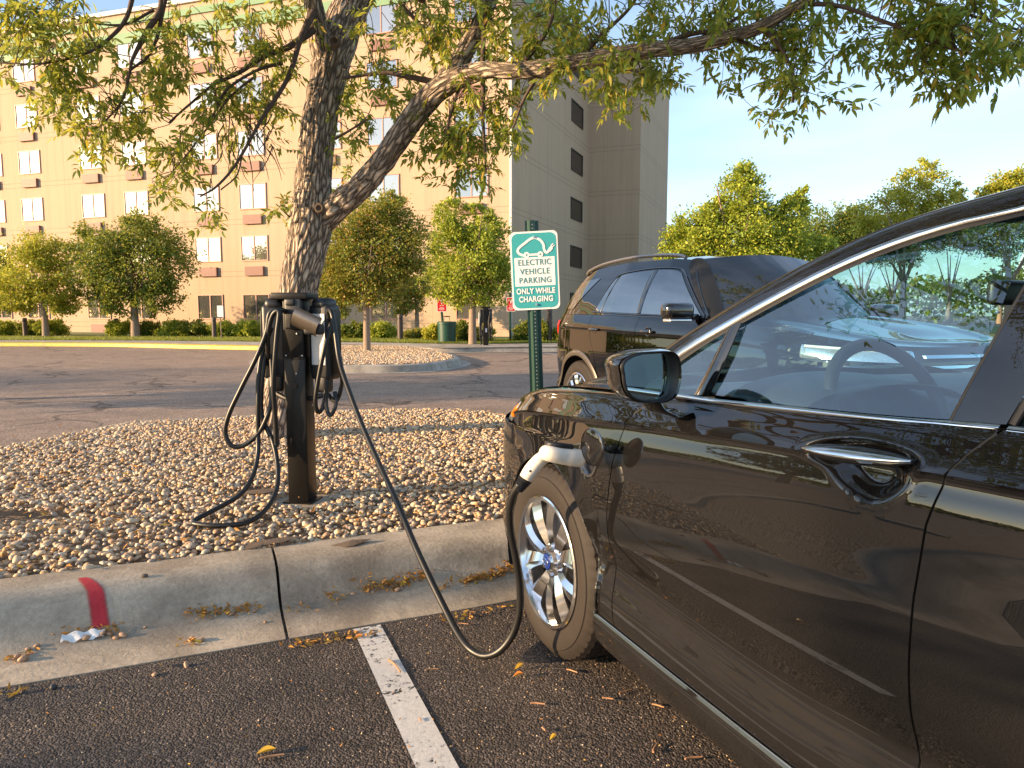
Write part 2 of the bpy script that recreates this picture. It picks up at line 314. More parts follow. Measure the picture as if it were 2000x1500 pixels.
def wallmat(name, col, flat=(0,)):
    t = NT(name); v = t.coord('Object'); sp = t.n('SeparateXYZ'); t.l(v, sp.inputs[0]); Z = sp.outputs[2]; X = sp.outputs[0]
    m = t.math('MODULO', t.math('ADD', Z, 2.19), 2.625)
    def ln(c0, wd): return t.math('LESS_THAN', t.math('ABSOLUTE', t.math('SUBTRACT', m, c0)), wd)
    hz = t.math('MAXIMUM', ln(.03+.02, .014), ln(.30, .014)); mv = t.math('MODULO', t.math('ADD', X, 60.0), 1.485); vz = t.math('LESS_THAN', mv, .022)
    line = t.math('MAXIMUM', hz, t.math('MULTIPLY', vz, .7))
    fine = t.noise(v, 28, 4, .8); big = t.noise(v, .35, 5); rib = t.noise(t.coord('Object', (9, 9, .25)), 3, 3)
    c = t.mix(big, tuple(x*.93 for x in col), tuple(x*1.05 for x in col)); c = t.mix(.5, c, t.ramp(fine, [(.3, (.78,)*3), (.7, (1.15,)*3)]), 'MULTIPLY'); c = t.mix(.35, c, t.ramp(rib, [(.3, (.85,)*3), (.7, (1.1,)*3)]), 'MULTIPLY')
    strk = t.ramp(t.noise(t.coord('Object', (3.2, 3.2, .10)), 1.0, 6, .6), [(.48, (0,)*3), (.75, (1,)*3)]); c = t.mix(t.math('MULTIPLY', strk, .32), c, tuple(x*.55 for x in col))
    c = t.mix(t.math('MULTIPLY', line, .55), c, tuple(x*.35 for x in col)); t.set(col=c, rough=.9); t.bump(fine, .5, .01); return t.m
M['wall'] = wallmat('tan_precast_wall', (.47, .345, .24))
t = NT('reflective_window'); v = t.coord('Object'); oi = t.n('ObjectInfo'); t.set(col=t.ramp(oi.outputs['Random'], [(0, (.22, .23, .24)), (.5, (.36, .35, .33)), (1, (.44, .40, .35))]), rough=.03, metal=0, spec=.8, coat=1.0, coatior=2.2)
t.b.inputs['Metallic'].default_value = .75; t.bump(t.noise(v, .9, 2), .05, .02); M['winpane'] = t.m
M['winpane2'] = plain('dark_screened_window', (.030, .024, .020), .25, 0, .1, 3)
exec_after = []
# ================================================================== GROUND, ROAD, KERBS
def sheet(name, pts, z, mat, kind='structure', sub=0):
    o = mesh(name, [(p[0], p[1], z) for p in pts], [tuple(range(len(pts)))], mat); return tag(o, kind=kind)
G = 400
sheet('ground', [(-G, -G), (G, -G), (G, G), (-G, G)], -.012, M['road'])
P_ = [L(a, n) for a, n in ((-.50, 9), (9, 9), (9, -9), (-.50, -9))]
sheet('parking_lot', P_, 0.0, M['asphalt'])
def curb_sweep(name, line, prof, mat, closed=False, label=None, joints=None, outward=1, z0=0.0):
    """prof: [(offset, z)] offset to the left of travel"""
    P = np.array([np.array(p[:2], float) for p in line]); m = len(P)
    T = (np.roll(P, -1, 0)-np.roll(P, 1, 0)) if closed else np.gradient(P, axis=0)
    T /= np.linalg.norm(T, axis=1)[:, None]; Nn = np.stack([-T[:, 1], T[:, 0]], 1)*outward
    V = []; k = len(prof)
    for i in range(m):
        for o_, z in prof: q = P[i]+Nn[i]*o_; V.append((q[0], q[1], z+z0))
    Fs = []
    for i in range(m if closed else m-1):
        j = (i+1) % m
        for r_ in range(k-1): Fs.append((i*k+r_, i*k+r_+1, j*k+r_+1, j*k+r_))
    if not closed: Fs += [tuple(range(k)), tuple((m-1)*k+q for q in range(k))[::-1]]
    return mesh(name, V, Fs, mat, None, True, sharp=50)
# rolled kerb profile: lot coordinate a (distance toward car) and z
KP = [(-.47, -.02), (-.47, .004), (-.56, .008), (-.66, .012), (-.72, .020), (-.755, .034), (-.785, .058), (-.81, .088), (-.84, .118), (-.875, .138), (-.92, .149), (-.99, .153), (-1.12, .150), (-1.12, .0)]
def kerb_z(a): return float(np.interp(-a, [-p[0] for p in KP[1:-1]], [p[1] for p in KP[1:-1]]))
K = MB()
segs = [(-9, -2.83), (-2.83, -1.0), (-1.0, .815), (.823, 2.65), (2.658, 4.48), (4.49, 7.0)]
for n0, n1 in segs:
    V = []; Fs = []; nn = np.linspace(n0, n1-.004, 24)
    for n_ in nn:
        for a, z in KP:
            j = noise.noise(Vector((n_*2.5, a*4, 0)))*.004; V.append(L(a+j*.6, n_, z+j))
    k = len(KP)
    for i in range(len(nn)-1):
        for r_ in range(k-1): Fs.append((i*k+r_, (i+1)*k+r_, (i+1)*k+r_+1, i*k+r_+1))
    Fs += [tuple(range(k)), tuple((len(nn)-1)*k+q for q in range(k))[::-1]]
    K.add(V, Fs)
tag(K.build('kerb', M['kerb'], smooth=True, sharp=50), kind='structure')
# island outline (gravel side): near edge follows the kerb, far edge traced on the ground
far = [gr(u, v, .15) for u, v in ((1120, 838), (1060, 829), (1000, 820), (900, 806), (800, 802), (700, 802), (600, 806), (500, 814), (400, 820), (330, 822), (270, 826), (230, 832), (200, 842), (120, 860), (0, 886), (-120, 912), (-300, 950))]
rightend = [L(-1.12, -2.6), L(-2.0, -2.9), L(-3.0, -2.75)]
leftend = [L(-3.2, 4.6), L(-1.9, 4.9), L(-1.12, 4.6)]
farS = cat(rightend[1:]+far+leftend[:2], 6)
def fk(sc_=1.0): return [(-.02, .10), (.0, .150), (.09, .155), (.13, .148), (.155, .12), (.165, .0), (.40, -.004)]
tag(curb_sweep('island_kerb', farS, fk(), M['kerb'], outward=-1 if True else 1), kind='structure')
isl = [np.array(p[:2]) for p in farS[::3]]+[L(-1.12, 4.6)[:2]]+[L(-1.12, x)[:2] for x in (3, 1.5, 0, -1.4, -2.6)]
sheet('gravel_bed', isl, .125, M['soil'])
def inside(poly, x, y):
    c = np.zeros(len(x), bool); n = len(poly)
    for i in range(n):
        x0, y0 = poly[i][:2]; x1, y1 = poly[(i+1) % n][:2]
        c ^= ((y0 > y) != (y1 > y)) & (x < (x1-x0)*(y-y0)/(y1-y0+1e-12)+x0)
    return c
def ico(sub):
    bm = bmesh.new(); bmesh.ops.create_icosphere(bm, subdivisions=sub, radius=1); bm.verts.index_update(); V = np.array([v.co[:] for v in bm.verts]); T = np.array([[v.index for v in f.verts] for f in bm.faces]); bm.free(); return V, T
ICO1 = ico(1); ICO2 = ico(2)
def rotm(n):
    q = rng.normal(size=(n, 4)); q /= np.linalg.norm(q, axis=1)[:, None]; a, b, c, d = q.T
    return np.stack([np.stack([a*a+b*b-c*c-d*d, 2*(b*c-a*d), 2*(b*d+a*c)], -1), np.stack([2*(b*c+a*d), a*a-b*b+c*c-d*d, 2*(c*d-a*b)], -1), np.stack([2*(b*d-a*c), 2*(c*d+a*b), a*a-b*b-c*c+d*d], -1)], 1)
def pebbles(name, X, Y, Z, S, base=ICO2, mat=None):
    n = len(X); V, T = base; az = rng.uniform(0, 6.28, n); sx = S*rng.uniform(.75, 1.25, n); sy = S*rng.uniform(.6, .95, n); sz = S*rng.uniform(.38, .68, n)
    nzs = 1+rng.normal(0, .075, (n, len(V))); P = V[None]*nzs[..., None]; P = P*np.stack([sx, sy, sz], 1)[:, None, :]
    ti = rng.normal(0, .35, n); c, s_ = np.cos(ti), np.sin(ti); x = P[..., 0]*c[:, None]-P[..., 2]*s_[:, None]; z = P[..., 0]*s_[:, None]+P[..., 2]*c[:, None]; y = P[..., 1]
    c, s_ = np.cos(az), np.sin(az); x2 = x*c[:, None]-y*s_[:, None]; y2 = x*s_[:, None]+y*c[:, None]
    Q = np.stack([x2+X[:, None], y2+Y[:, None], z+Z[:, None]], -1).reshape(-1, 3); TT = (T[None]+(np.arange(n)*len(V))[:, None, None]).reshape(-1, 3)
    return npmesh(name, Q, TT, mat or M['pebble'], None, True)
bb = np.array([p[:2] for p in isl]); n = 72000
X = rng.uniform(max(bb[:, 0].min(), -6.5), min(bb[:, 0].max(), 2.2), n); Y = rng.uniform(bb[:, 1].min(), bb[:, 1].max(), n)
aa = (X-HG[0])*AX[0]+(Y-HG[1])*AX[1]; nn_ = (X-HG[0])*NX[0]+(Y-HG[1])*NX[1]
ok = inside(isl, X, Y) & (aa < -1.0)
# keep what can be seen: drop outside a widened view wedge
ok &= (np.abs(X) < .80*Y+.5)
bare = gr(20, 1022, .15); ok &= ((X-bare[0])**2/.30**2+(Y-bare[1])**2/.10**2 > 1) | (rng.random(n) < .04)
ped = gr(592, 985, .15); ok &= (X-ped[0])**2+(Y-ped[1])**2 > .155**2
for u, v, rx, ry in ((500, 972, .14, .05), (470, 985, .10, .03), (680, 1058, .12, .04), (500, 1062, .16, .03)):
    b_ = gr(u, v, .15); ok &= ((X-b_[0])**2/rx**2+(Y-b_[1])**2/ry**2 > 1) | (rng.random(n) < .2)
X, Y, aa = X[ok], Y[ok], aa[ok]; S = rng.uniform(.0075, .0190, len(X))*(1+.40*(rng.random(len(X)) < .10)); mound = .05*np.clip((-aa-1.05)/1.0, 0, 1)*np.clip((5.4+aa)/1.2+.3, 0, 1)
Z = .132+mound+rng.uniform(0, .022, len(X)); Z = np.where(aa > -1.12, np.maximum(Z, .158), Z)
tag(pebbles('gravel', X, Y, Z, S), 'rounded river pebbles filling the near kerbed island', 'gravel', kind='stuff')
print('pebbles', len(X))
def mound_z(x, y):
    a = (x-HG[0])*AX[0]+(y-HG[1])*AX[1]; return .14+.05*float(np.clip((-a-1.05)/1.0, 0, 1)*np.clip((5.4+a)/1.2+.3, 0, 1))
# weed fabric showing through
mulch = []
for u, v, rx, ry in ((515, 1058, .15, .035), (685, 1056, .085, .03), (505, 972, .12, .04)):
    c = gr(u, v, .17); O = [(math.cos(a)*rx*(1+.25*math.sin(3*a+u)), math.sin(a)*ry*(1+.3*math.cos(4*a+v))) for a in np.linspace(0, 6.28, 18)[:-1]]
    V = [(c[0]+x*.92-y*.3, c[1]+x*.3+y*.95, .155+mound_z(c[0], c[1])-.14+.010*math.sin(9*x+7*y)+.004) for x, y in O]+[(c[0], c[1], .172+mound_z(c[0], c[1])-.14)]
    o = mesh('weed_fabric', V, [(i, (i+1) % len(O), len(O)) for i in range(len(O))], M['mulch'], None, True); mulch.append(o)
tag(mulch[0], 'dark torn weed fabric showing below the looped cable', 'weed fabric'); tag(mulch[1], 'brown weed fabric scrap at the kerb right of the charger post', 'weed fabric'); tag(mulch[2], 'dark soil-like patch inside the cable loop', 'weed fabric')
# second island
i2 = [gr(u, v, .15) for u, v in ((640, 711.5), (720, 712), (790, 711), (840, 708), (876, 702), (885, 697), (868, 690), (845, 685), (815, 680), (780, 676.8), (700, 675.5), (620, 677), (560, 682), (528, 689), (522, 697), (550, 706))]
i2s = cat(i2, 6, closed=True); tag(curb_sweep('far_island_kerb', i2s, [(-.02, .1), (0, .15), (.12, .152), (.16, .13), (.18, .0), (.42, -.004)], M['pave'], outward=-1, closed=True), kind='structure')
poly2 = [p[:2] for p in i2s]
sheet('far_gravel_bed', poly2, .13, M['soil'])
n = 42000; X = rng.uniform(-9, -1, n); Y = rng.uniform(14, 23.5, n); ok = inside(poly2, X, Y); X, Y = X[ok], Y[ok]
tag(pebbles('gravel', X, Y, .13+rng.uniform(0, .04, len(X)), rng.uniform(.018, .034, len(X)), ICO1), 'pale pebbles on the farther tree island', 'gravel', kind='stuff')
# far pavement, lawn and kerbs
farK = [gr(u, v) for u, v in ((770, 683), (840, 688.5), (950, 687.5), (1085, 686))]; d_ = farK[-1]-farK[-2]; d_ /= np.linalg.norm(d_)
fk_line = [farK[0]+np.array([-3.5, .9, 0]), farK[0]+np.array([-1.5, .6, 0])]+farK+[farK[-1]+d_*6, farK[-1]+d_*40]
fks = cat(fk_line, 5); tag(curb_sweep('far_kerb', fks, [(.35, .002), (.0, .006), (-.03, .13), (-.06, .15), (-.2, .152), (-1.0, .154), (-1.02, .1)], M['pave'], outward=-1), kind='structure')
yk = [gr(u, v) for u, v in ((-300, 676), (0, 676.5), (140, 677), (240, 678), (320, 680), (400, 682), (500, 684), (600, 686), (660, 687))]
yks = cat(yk, 5)
ycs = curb_sweep('yellow_kerb', yks, [(0, .0), (.0, .10), (-.02, .14), (-.05, .15), (-.34, .152), (-.36, .1)], M['yellow'], outward=-1); tag(ycs, kind='structure')
FD = np.array([-math.sin(R(72)), math.cos(R(72)), 0]); FN = np.array([-FD[1], FD[0], 0])  # facade direction and its outward normal
COR = gr(997, 664)
SDv = np.array([math.sin(R(21.5)), math.cos(R(21.5)), 0]); SNv = np.array([SDv[1], -SDv[0], 0])
lawn_edge = [gr(u, v, .15) for u, v in ((-300, 664), (0, 664), (300, 665), (500, 667), (700, 668), (850, 671), (1000, 671), (1100, 670), (1500, 668))]
pv = [p[:2] for p in yks]+[p[:2] for p in fks]
lw = [p[:2] for p in lawn_edge]
mesh_p = [tuple(p) for p in pv]+[tuple(p) for p in lw[::-1]]
sheet('pavement', mesh_p, .146, M['pave'])
back = [COR[:2]+FD[:2]*45+np.array([0, 3]), COR[:2]+SDv[:2]*0+np.array([0, 8]), (20, 46), (60, 46)]
sheet('lawn', lw+[(60, 24), (60, 60), (-60, 60)], .150, plain('lawn_soil', (.10, .13, .03), .9, 0, .4, 3, .5, 20))
def grass(name, pts_fn, n, h0, h1, wd, label, group=None):
    P = pts_fn(n); m = len(P); a = rng.uniform(0, 6.28, m); h = rng.uniform(h0, h1, m); lean = rng.normal(0, .4, (m, 2))*h[:, None]
    dx = np.cos(a)*wd; dy = np.sin(a)*wd; V = np.zeros((m, 3, 3)); V[:, 0] = P; V[:, 1] = P; V[:, 0, 0] -= dx; V[:, 0, 1] -= dy; V[:, 1, 0] += dx; V[:, 1, 1] += dy
    V[:, 2] = P; V[:, 2, 0] += lean[:, 0]; V[:, 2, 1] += lean[:, 1]; V[:, 2, 2] += h
    o = npmesh(name, V.reshape(-1, 3), np.arange(m*3).reshape(-1, 3), M['grass']); tag(o, label, 'grass', group, 'stuff')
def strip_pts(n):
    le = np.array([p[:2] for p in cat([np.append(q, 0) for q in lw], 6)]); seg = rng.integers(0, len(le)-1, n); f = rng.random(n)[:, None]
    p = le[seg]*(1-f)+le[seg+1]*f; p = p+np.stack([np.zeros(n), rng.uniform(0, 1, n)**1.5*4.0-.03], 1); return np.column_stack([p, np.full(n, .15)])
grass('grass', strip_pts, 42000, .04, .10, .012, 'sunlit strip of lawn along the foot of the building')
# parking line and far bay lines
def paintmat(name, col, lo=.40, hi=.52, sc_=38):
    t = NT(name); v = t.coord(); a = t.noise(v, sc_, 8, .8); b = t.noise(v, 5, 4); k = t.math('ADD', t.math('MULTIPLY', a, .7), t.math('MULTIPLY', b, .35))
    t.set(col=t.mix(t.noise(v, 90, 3), tuple(x*.75 for x in col), tuple(min(1, x*1.15) for x in col)), rough=.7); t.bump(a, .5, .004)
    t.l(t.ramp(k, [(lo, (0,)*3), (hi, (1,)*3)]), t.b.inputs['Alpha']); return t.m
M['line'] = paintmat('worn_white_line_paint', (.62, .60, .57), .445, .475)
def lot_strip(name, a0, a1, n0, n1, z, mat):
    return tag(mesh(name, [L(a0, n0, z), L(a1, n0, z), L(a1, n1, z), L(a0, n1, z)], [(0, 1, 2, 3)], mat), kind='structure')
lot_strip('parking_line', -.455, .85, .478, .582, .004, M['line'])
lot_strip('parking_line', -.455, 6, -2.32, -2.22, .004, M['line'])
a_, b_ = gr(975, 684), gr(1400, 715)
dd = (b_-a_)/np.linalg.norm(b_-a_); pp = np.array([-dd[1], dd[0], 0])*.06
tag(mesh('bay_line', [a_-pp+[0, 0, .004], b_-pp+[0, 0, .004], b_+pp+[0, 0, .004], a_+pp+[0, 0, .004]], [(0, 1, 2, 3)], M['line']), kind='structure')
t = NT('red_spray_paint'); v = t.coord(); uvn = t.n('UVMap'); sp = t.n('SeparateXYZ'); t.l(uvn.outputs[0], sp.inputs[0])
k = t.math('ADD', sp.outputs[0], t.math('MULTIPLY', t.math('SUBTRACT', t.noise(v, 330, 5, .9), .5), 2.2)); t.set(col=t.mix(t.noise(v, 30, 5), (.40, .012, .022), (.56, .03, .045)), rough=.75); t.l(t.ramp(k, [(.0, (0,)*3), (.55, (.96,)*3)]), t.b.inputs['Alpha']); t.bump(t.noise(v, 55, 5, .7), .5, .006); M['sprayred'] = t.m
V = []; Fs = []; UVs = []; cols = 13; prof_a = np.linspace(-1.0, -.755, 30)
for i, a in enumerate(prof_a):
    f = i/29; nc = np.interp(f, [0, .15, .5, 1], [1.535, 1.515, 1.475, 1.445]); wd = np.interp(f, [0, .12, .5, 1], [.017, .027, .033, .033])
    for j in range(cols):
        t_ = (j/(cols-1)-.5)*2; n_ = nc+t_*wd; jz = noise.noise(Vector((n_*2.5, a*4, 0)))*.004; V.append(L(a, n_, kerb_z(a)+jz+.0025)); UVs.append((min(1-abs(t_)**1.5, min(1, f*14+.1), min(1, (1-f)*9+.15)), f))
for i in range(29):
    for j in range(cols-1): Fs.append((i*cols+j, i*cols+j+1, (i+1)*cols+j+1, (i+1)*cols+j))
tag(mesh('spray_mark', V, Fs, M['sprayred'], None, True, UVs), 'red spray paint stripe running down the kerb face', 'paint mark')

# ================================================================== BUILDING
bld = thing('hotel_building', 'large tan multi-storey concrete building with rows of windows and a green cornice band', 'building', tuple(COR), 0)
# local frame: x along facade to the left (FD), outward normal FN; build in world coordinates relative to corner through a rotated wall frame
angF = math.atan2(FD[1], FD[0]); angS = math.atan2(SDv[1], SDv[0])
HB = 16.95; CZ = 0.0
def wall_obj(name, p0, p1, z0, z1, mat, flip=False):
    """one flat wall with its own object frame (x along wall) so its joint pattern follows it"""
    d = np.array(p1)-np.array(p0); ln = float(np.linalg.norm(d[:2])); a = math.atan2(d[1], d[0]); th = -.30 if not flip else .30
    o = MB().box((ln/2, th/2, (z0+z1)/2), (ln, .30, z1-z0)).build(name, mat, bld); o.location = (p0[0]-COR[0], p0[1]-COR[1], 0); o.rotation_euler = (0, 0, a); return o
c0 = np.array(COR[:2]); pL = c0+FD[:2]*58; p1 = c0+SDv[:2]*13.0
sideobj = wall_obj('side_wall', c0, p1, 0, HB, M['wall'], True)     # side wall faces SNv
front = wall_obj('front_wall', c0, pL, 0, HB, M['wall'])
# recessed wing: parallel to facade going right from the far end of the side wall
RD = -FD[:2]; w_end = None
for L_ in np.linspace(1, 8, 400):
    q = p1+RD*L_; uu = CX+F*q[0]/(q[1]*math.cos(PITCH)+.0)
    if uu >= 1245: w_end = L_; break
p2 = p1+RD*w_end; p3 = p2
for L_ in np.linspace(.5, 16, 600):
    q = p2+SDv[:2]*L_; uu = CX+F*q[0]/(q[1]*math.cos(PITCH))
    if uu >= 1297.5: p3 = q; break
wall_obj('wing_front_wall', p1, p2, 0, HB, M['wall'], True); wall_obj('wing_side_wall', p2, p3, 0, HB, M['wall'], True)
p4 = p3+FD[:2]*62
wall_obj('rear_wall', p3, p4, 0, HB, M['wall'])
wall_obj('end_wall', p4, pL, 0, HB, M['wall'])
cpt = lambda p: (p[0]-COR[0], p[1]-COR[1])
fp = [c0, p1, p2, p3, p4, pL]; V = [(*cpt(p), HB-.2) for p in fp]; mesh('roof', V, [tuple(range(6))], M['coping'], bld)
def fac_pt(t, z, out=0.0): return np.array([*(FD[:2]*t+FN[:2]*out), z])
if (FN @ np.array([0, -1, 0])) < 0: FN = -FN
EX = FD; EZ = np.array([0, 0, 1.])
def strip(name, z0, z1, out, mat):
    MB().box(fac_pt(29, (z0+z1)/2, out/2), (58.2, out, z1-z0), ax=(FD, FN, EZ)).build(name, mat, bld)
    MB().box(np.array([*(SDv[:2]*6.5+SNv[:2]*out/2), (z0+z1)/2]), (13.0, out, z1-z0), ax=(SDv, SNv, EZ)).build(name, mat, bld)
strip('cornice_band', 15.34, 15.90, .06, M['band']); strip('cornice_band', 16.28, 16.60, .07, M['band']); strip('coping', 16.86, 17.06, .12, M['coping'])
MB().box(np.array([*(FN[:2]*.02+SNv[:2]*.02), HB/2]), (.10, .10, HB), ax=(FD, FN, EZ)).build('corner_trim', M['coping'], bld)
def window_proto(wd, ht, paneM, frM, panes=2, fr=.045):
    f = MB()
    for sx in (-1, 1): f.box((sx*(wd/2-fr/2), .025, 0), (fr, .05, ht))
    for sz in (-1, 1): f.box((0, .025, sz*(ht/2-fr/2)), (wd-2*fr, .05, fr))
    if panes == 2: f.box((0, .022, 0), (.05, .044, ht-2*fr))
    w_ = f.build('window', frM, bld)
    for k in range(panes):
        pw = (wd-2*fr)/panes; MB().box(((k-(panes-1)/2)*pw, .006, 0), (pw-.03, .012, ht-2*fr)).build('pane', paneM, w_)
    return w_
proto = window_proto(1.62, 1.28, M['winpane'], M['wframe']); ac = MB()
ac.box((0, .07, 0), (1.10, .14, .46))
for k in range(7): ac.box((0, .143, -.18+k*.06), (1.04, .006, .02))
acp = ac.build('vent_unit', M['acbox'], bld)
cols_t = [55.5, 52.4, 47.5, 44.5, 40.0, 36.4, 31.6, 28.67, 24.15, 21.15, 16.57, 13.7, 9.35, 6.3, 1.85]; rows = [1.55, 4.51, 7.10, 9.72, 12.27, 14.75]
rzF = math.atan2(FD[1], FD[0])+math.pi   # local +y must be the outward normal
def place(o, t, z, out): o.location = Vector(tuple(fac_pt(t, z, out))); o.rotation_euler = (0, 0, rzW); return o
ry = np.array([-math.sin(rzF), math.cos(rzF)]); rzW = rzF if ry @ FN[:2] > 0 else rzF+math.pi
firstw = True; cnt = 0
for ti, t_ in enumerate(cols_t[4:]):
    for ri, z in enumerate(rows):
        wo = proto if cnt == 0 else copy_tree(proto, bld); place(wo, t_, z, .0)
        if ri: a_o = acp if cnt == 1 else copy_tree(acp, bld); place(a_o, t_, z-1.15, 0)
        elif ti % 2 == 0: a_o = copy_tree(acp, bld); place(a_o, t_, .38, 0)
        cnt += 1
sw = window_proto(2.3, 1.2, M['winpane2'], plain('dark_brown_frame', (.03, .02, .017), .5), 1, .07)
rzS = math.atan2(SDv[1], SDv[0]); ry = np.array([-math.sin(rzS), math.cos(rzS)]); rzS = rzS if ry @ SNv[:2] > 0 else rzS+math.pi
for i, z in enumerate((4.49, 7.19, 9.88, 12.57, 1.8, 15.2)):
    o = sw if i == 0 else copy_tree(sw, bld); o.location = (*(SDv[:2]*10.4), z); o.rotation_euler = (0, 0, rzS)

# ================================================================== FOLIAGE TOOLS
LEAF = np.array([[0, 0, 0], [.28, .17, .03], [.28, -.17, .03], [.62, .13, .02], [.62, -.13, .02], [.45, 0, -.02], [1, 0, -.06]])
LEAFT = np.array([[0, 5, 1], [0, 2, 5], [1, 5, 3], [2, 4, 5], [3, 5, 6], [5, 4, 6]])
LQ = np.array([[0, 0, 0], [.5, .30, .05], [1, 0, -.05], [.5, -.30, .05]]); LQT = np.array([[0, 1, 2], [0, 2, 3]])
def leaves(name, P, D, S, mat, parent=None, shape=(LEAF, LEAFT), droop=.0, roll=.9):
    """P positions, D directions (n,3), S lengths"""
    n = len(P); D = D/(np.linalg.norm(D, axis=1)[:, None]+1e-9); upr = np.tile([0, 0, 1.], (n, 1))+rng.normal(0, roll, (n, 3))
    s_ = np.cross(upr, D); s_ /= np.linalg.norm(s_, axis=1)[:, None]+1e-9; u = np.cross(D, s_); V, T = shape
    Q = P[:, None]+(D[:, None]*V[None, :, 0, None]+s_[:, None]*V[None, :, 1, None]+u[:, None]*V[None, :, 2, None])*S[:, None, None]
    TT = (T[None]+(np.arange(n)*len(V))[:, None, None]).reshape(-1, 3)
    return npmesh(name, Q.reshape(-1, 3), TT, mat, parent, False)
def crown_pts(blobs, n, shell=.55):
    """blobs [(centre, radii)] -> points biased to the outer part of each blob, grouped in clumps"""
    wts = np.array([b[1][0]*b[1][1]*b[1][2] for b in blobs])**(2/3); wts /= wts.sum(); out = []; dr = []
    for (c, r_), w_ in zip(blobs, wts):
        m = int(n*2.1*w_); nc = max(6, m//80); d = rng.normal(size=(nc, 3)); d /= np.linalg.norm(d, axis=1)[:, None]; rad = rng.uniform(shell*.8, 1.18, nc)[:, None]
        cc = np.array(c)+d*rad*np.array(r_); idx = rng.integers(0, nc, m); sp = .165*np.mean(r_); q = cc[idx]+rng.normal(0, sp, (m, 3))*np.array([1, 1, .75])
        out.append(q); dr.append(d[idx]*.8+rng.normal(0, .7, (m, 3))+np.array([0, 0, -.15]))
    return np.concatenate(out), np.concatenate(dr)
def far_tree(name, base, h, blobs, n, ls, mat, label, group=None, trunk_r=.09, fork=.35, lean=(0, 0), cat_='tree', stems=5):
    """base world point; blobs in metres relative to base"""
    root = thing(name, label, cat_, tuple(base), 0, group)
    P, D = crown_pts(blobs, n); P[:, 2] = np.maximum(P[:, 2], .25)
    leaves('crown', P, D, rng.uniform(.55, 1.2, len(P))*ls*.82, mat, root, (LQ, LQT))
    tb = MB(); zt = h*fork
    pth = cat([(0, 0, -.05), (lean[0]*.3, lean[1]*.3, zt*.5), (lean[0], lean[1], zt)], 5); tb.tube(pth, np.linspace(trunk_r*1.25, trunk_r*.85, len(pth)), 10)
    for k in range(stems):
        a = 2*math.pi*k/stems+rng.uniform(-.4, .4); rr = rng.uniform(.15, .42)*h*.6; zz = h*rng.uniform(.62, .92)
        pp_ = cat([(lean[0], lean[1], zt*.93), (lean[0]+math.cos(a)*rr*.4, lean[1]+math.sin(a)*rr*.4, zt+(zz-zt)*.4), (lean[0]+math.cos(a)*rr, lean[1]+math.sin(a)*rr, zz)], 4)
        tb.tube(pp_, np.linspace(trunk_r*.55, trunk_r*.12, len(pp_)), 6)
    tb.build('trunk', M['barkfar'], root, True, 60); return root
def px_blobs(base, Yd, items):
    """items (u,v,ru,rv) ellipses read at depth Yd -> blobs relative to base"""
    out = []
    for it in items:
        u, v, ru, rv = it[:4]; dy = it[4] if len(it) > 4 else 0; c = dep(u, v, Yd+dy); k = (Yd+dy)/F; out.append((c-np.array(base), (ru*k, min(ru, rv)*k*.9, rv*k)))
    return out
def tree_px(name, u, vbase, items, n, ls, mat, label, top, z=.15, **k):
    b = gr(u, vbase, z); h = (dep(u, top, b[1])-b)[2]; return far_tree(name, b, h, px_blobs(b, b[1], items), n, ls, mat, label, **k)
GT = 'young trees planted along the building'
tree_px('shade_tree', 90, 658, [(70, 530, 62, 60), (30, 570, 40, 38), (110, 575, 34, 36), (85, 500, 40, 36), (135, 590, 22, 20)], 9000, .16, M['leafyl'], 'yellow-green round tree left of the big dark tree by the building', 462, group=GT, trunk_r=.13, fork=.30)
tree_px('shade_tree', 265, 658, [(270, 510, 85, 76), (200, 530, 55, 66), (180, 480, 36, 40), (275, 460, 50, 38), (330, 520, 40, 55), (215, 580, 60, 36), (310, 580, 45, 34)], 15000, .17, M['leafdk'], 'broad dark green tree with a double-humped crown in front of the facade', 423, group=GT, trunk_r=.16, fork=.26)
tree_px('shade_tree', -22, 657, [(-25, 560, 48, 60), (-10, 520, 22, 40)], 5000, .17, M['leafdk'], 'dark tree cut by the left picture edge', 480, group=GT, trunk_r=.14, fork=.3)
tree_px('shade_tree', 656, 662, [(655, 590, 34, 32), (640, 560, 26, 30), (672, 570, 26, 28)], 3500, .14, M['leafdk'], 'small tree just right of the thick trunk, in front of ground-floor windows', 535, group=GT, trunk_r=.09, fork=.45)
tree_px('shade_tree', 815, 660, [(800, 588, 34, 26), (785, 560, 30, 30)], 3000, .14, M['leafbr'], 'small bronze tree behind the island tree', 540, group=GT, trunk_r=.09, fork=.55)
tree_px('shade_tree', 923, 672, [(915, 520, 66, 60), (880, 470, 42, 44), (880, 420, 26, 32), (950, 470, 42, 46), (965, 540, 38, 46), (915, 570, 52, 34), (855, 540, 30, 46), (925, 430, 18, 30), (960, 440, 16, 28)], 15000, .13, M['leaflt'], 'light green loose tree beside the far charging post', 388, group=GT, trunk_r=.12, fork=.34)
tree_px('shade_tree', 717, 686, [(720, 500, 92, 76), (740, 430, 60, 50), (650, 540, 46, 56), (790, 480, 46, 60), (755, 395, 34, 22), (700, 570, 74, 30), (800, 540, 34, 34), (680, 470, 50, 50)], 19000, .105, M['leafbr'], 'dense green and bronze tree growing from the pebbled far island', 380, trunk_r=.085, fork=.36, stems=7)
def bigtree(u, Y, h, items, n, ls, mat, label, group, tr=.25):
    b = gr(u, 650); b = b*(Y/b[1]); b[2] = 0; far_tree('broadleaf_tree', b, h, px_blobs(b, Y, items), n, ls, mat, label, group=group, trunk_r=tr, fork=.3)
GB = 'trees behind the parked cars'
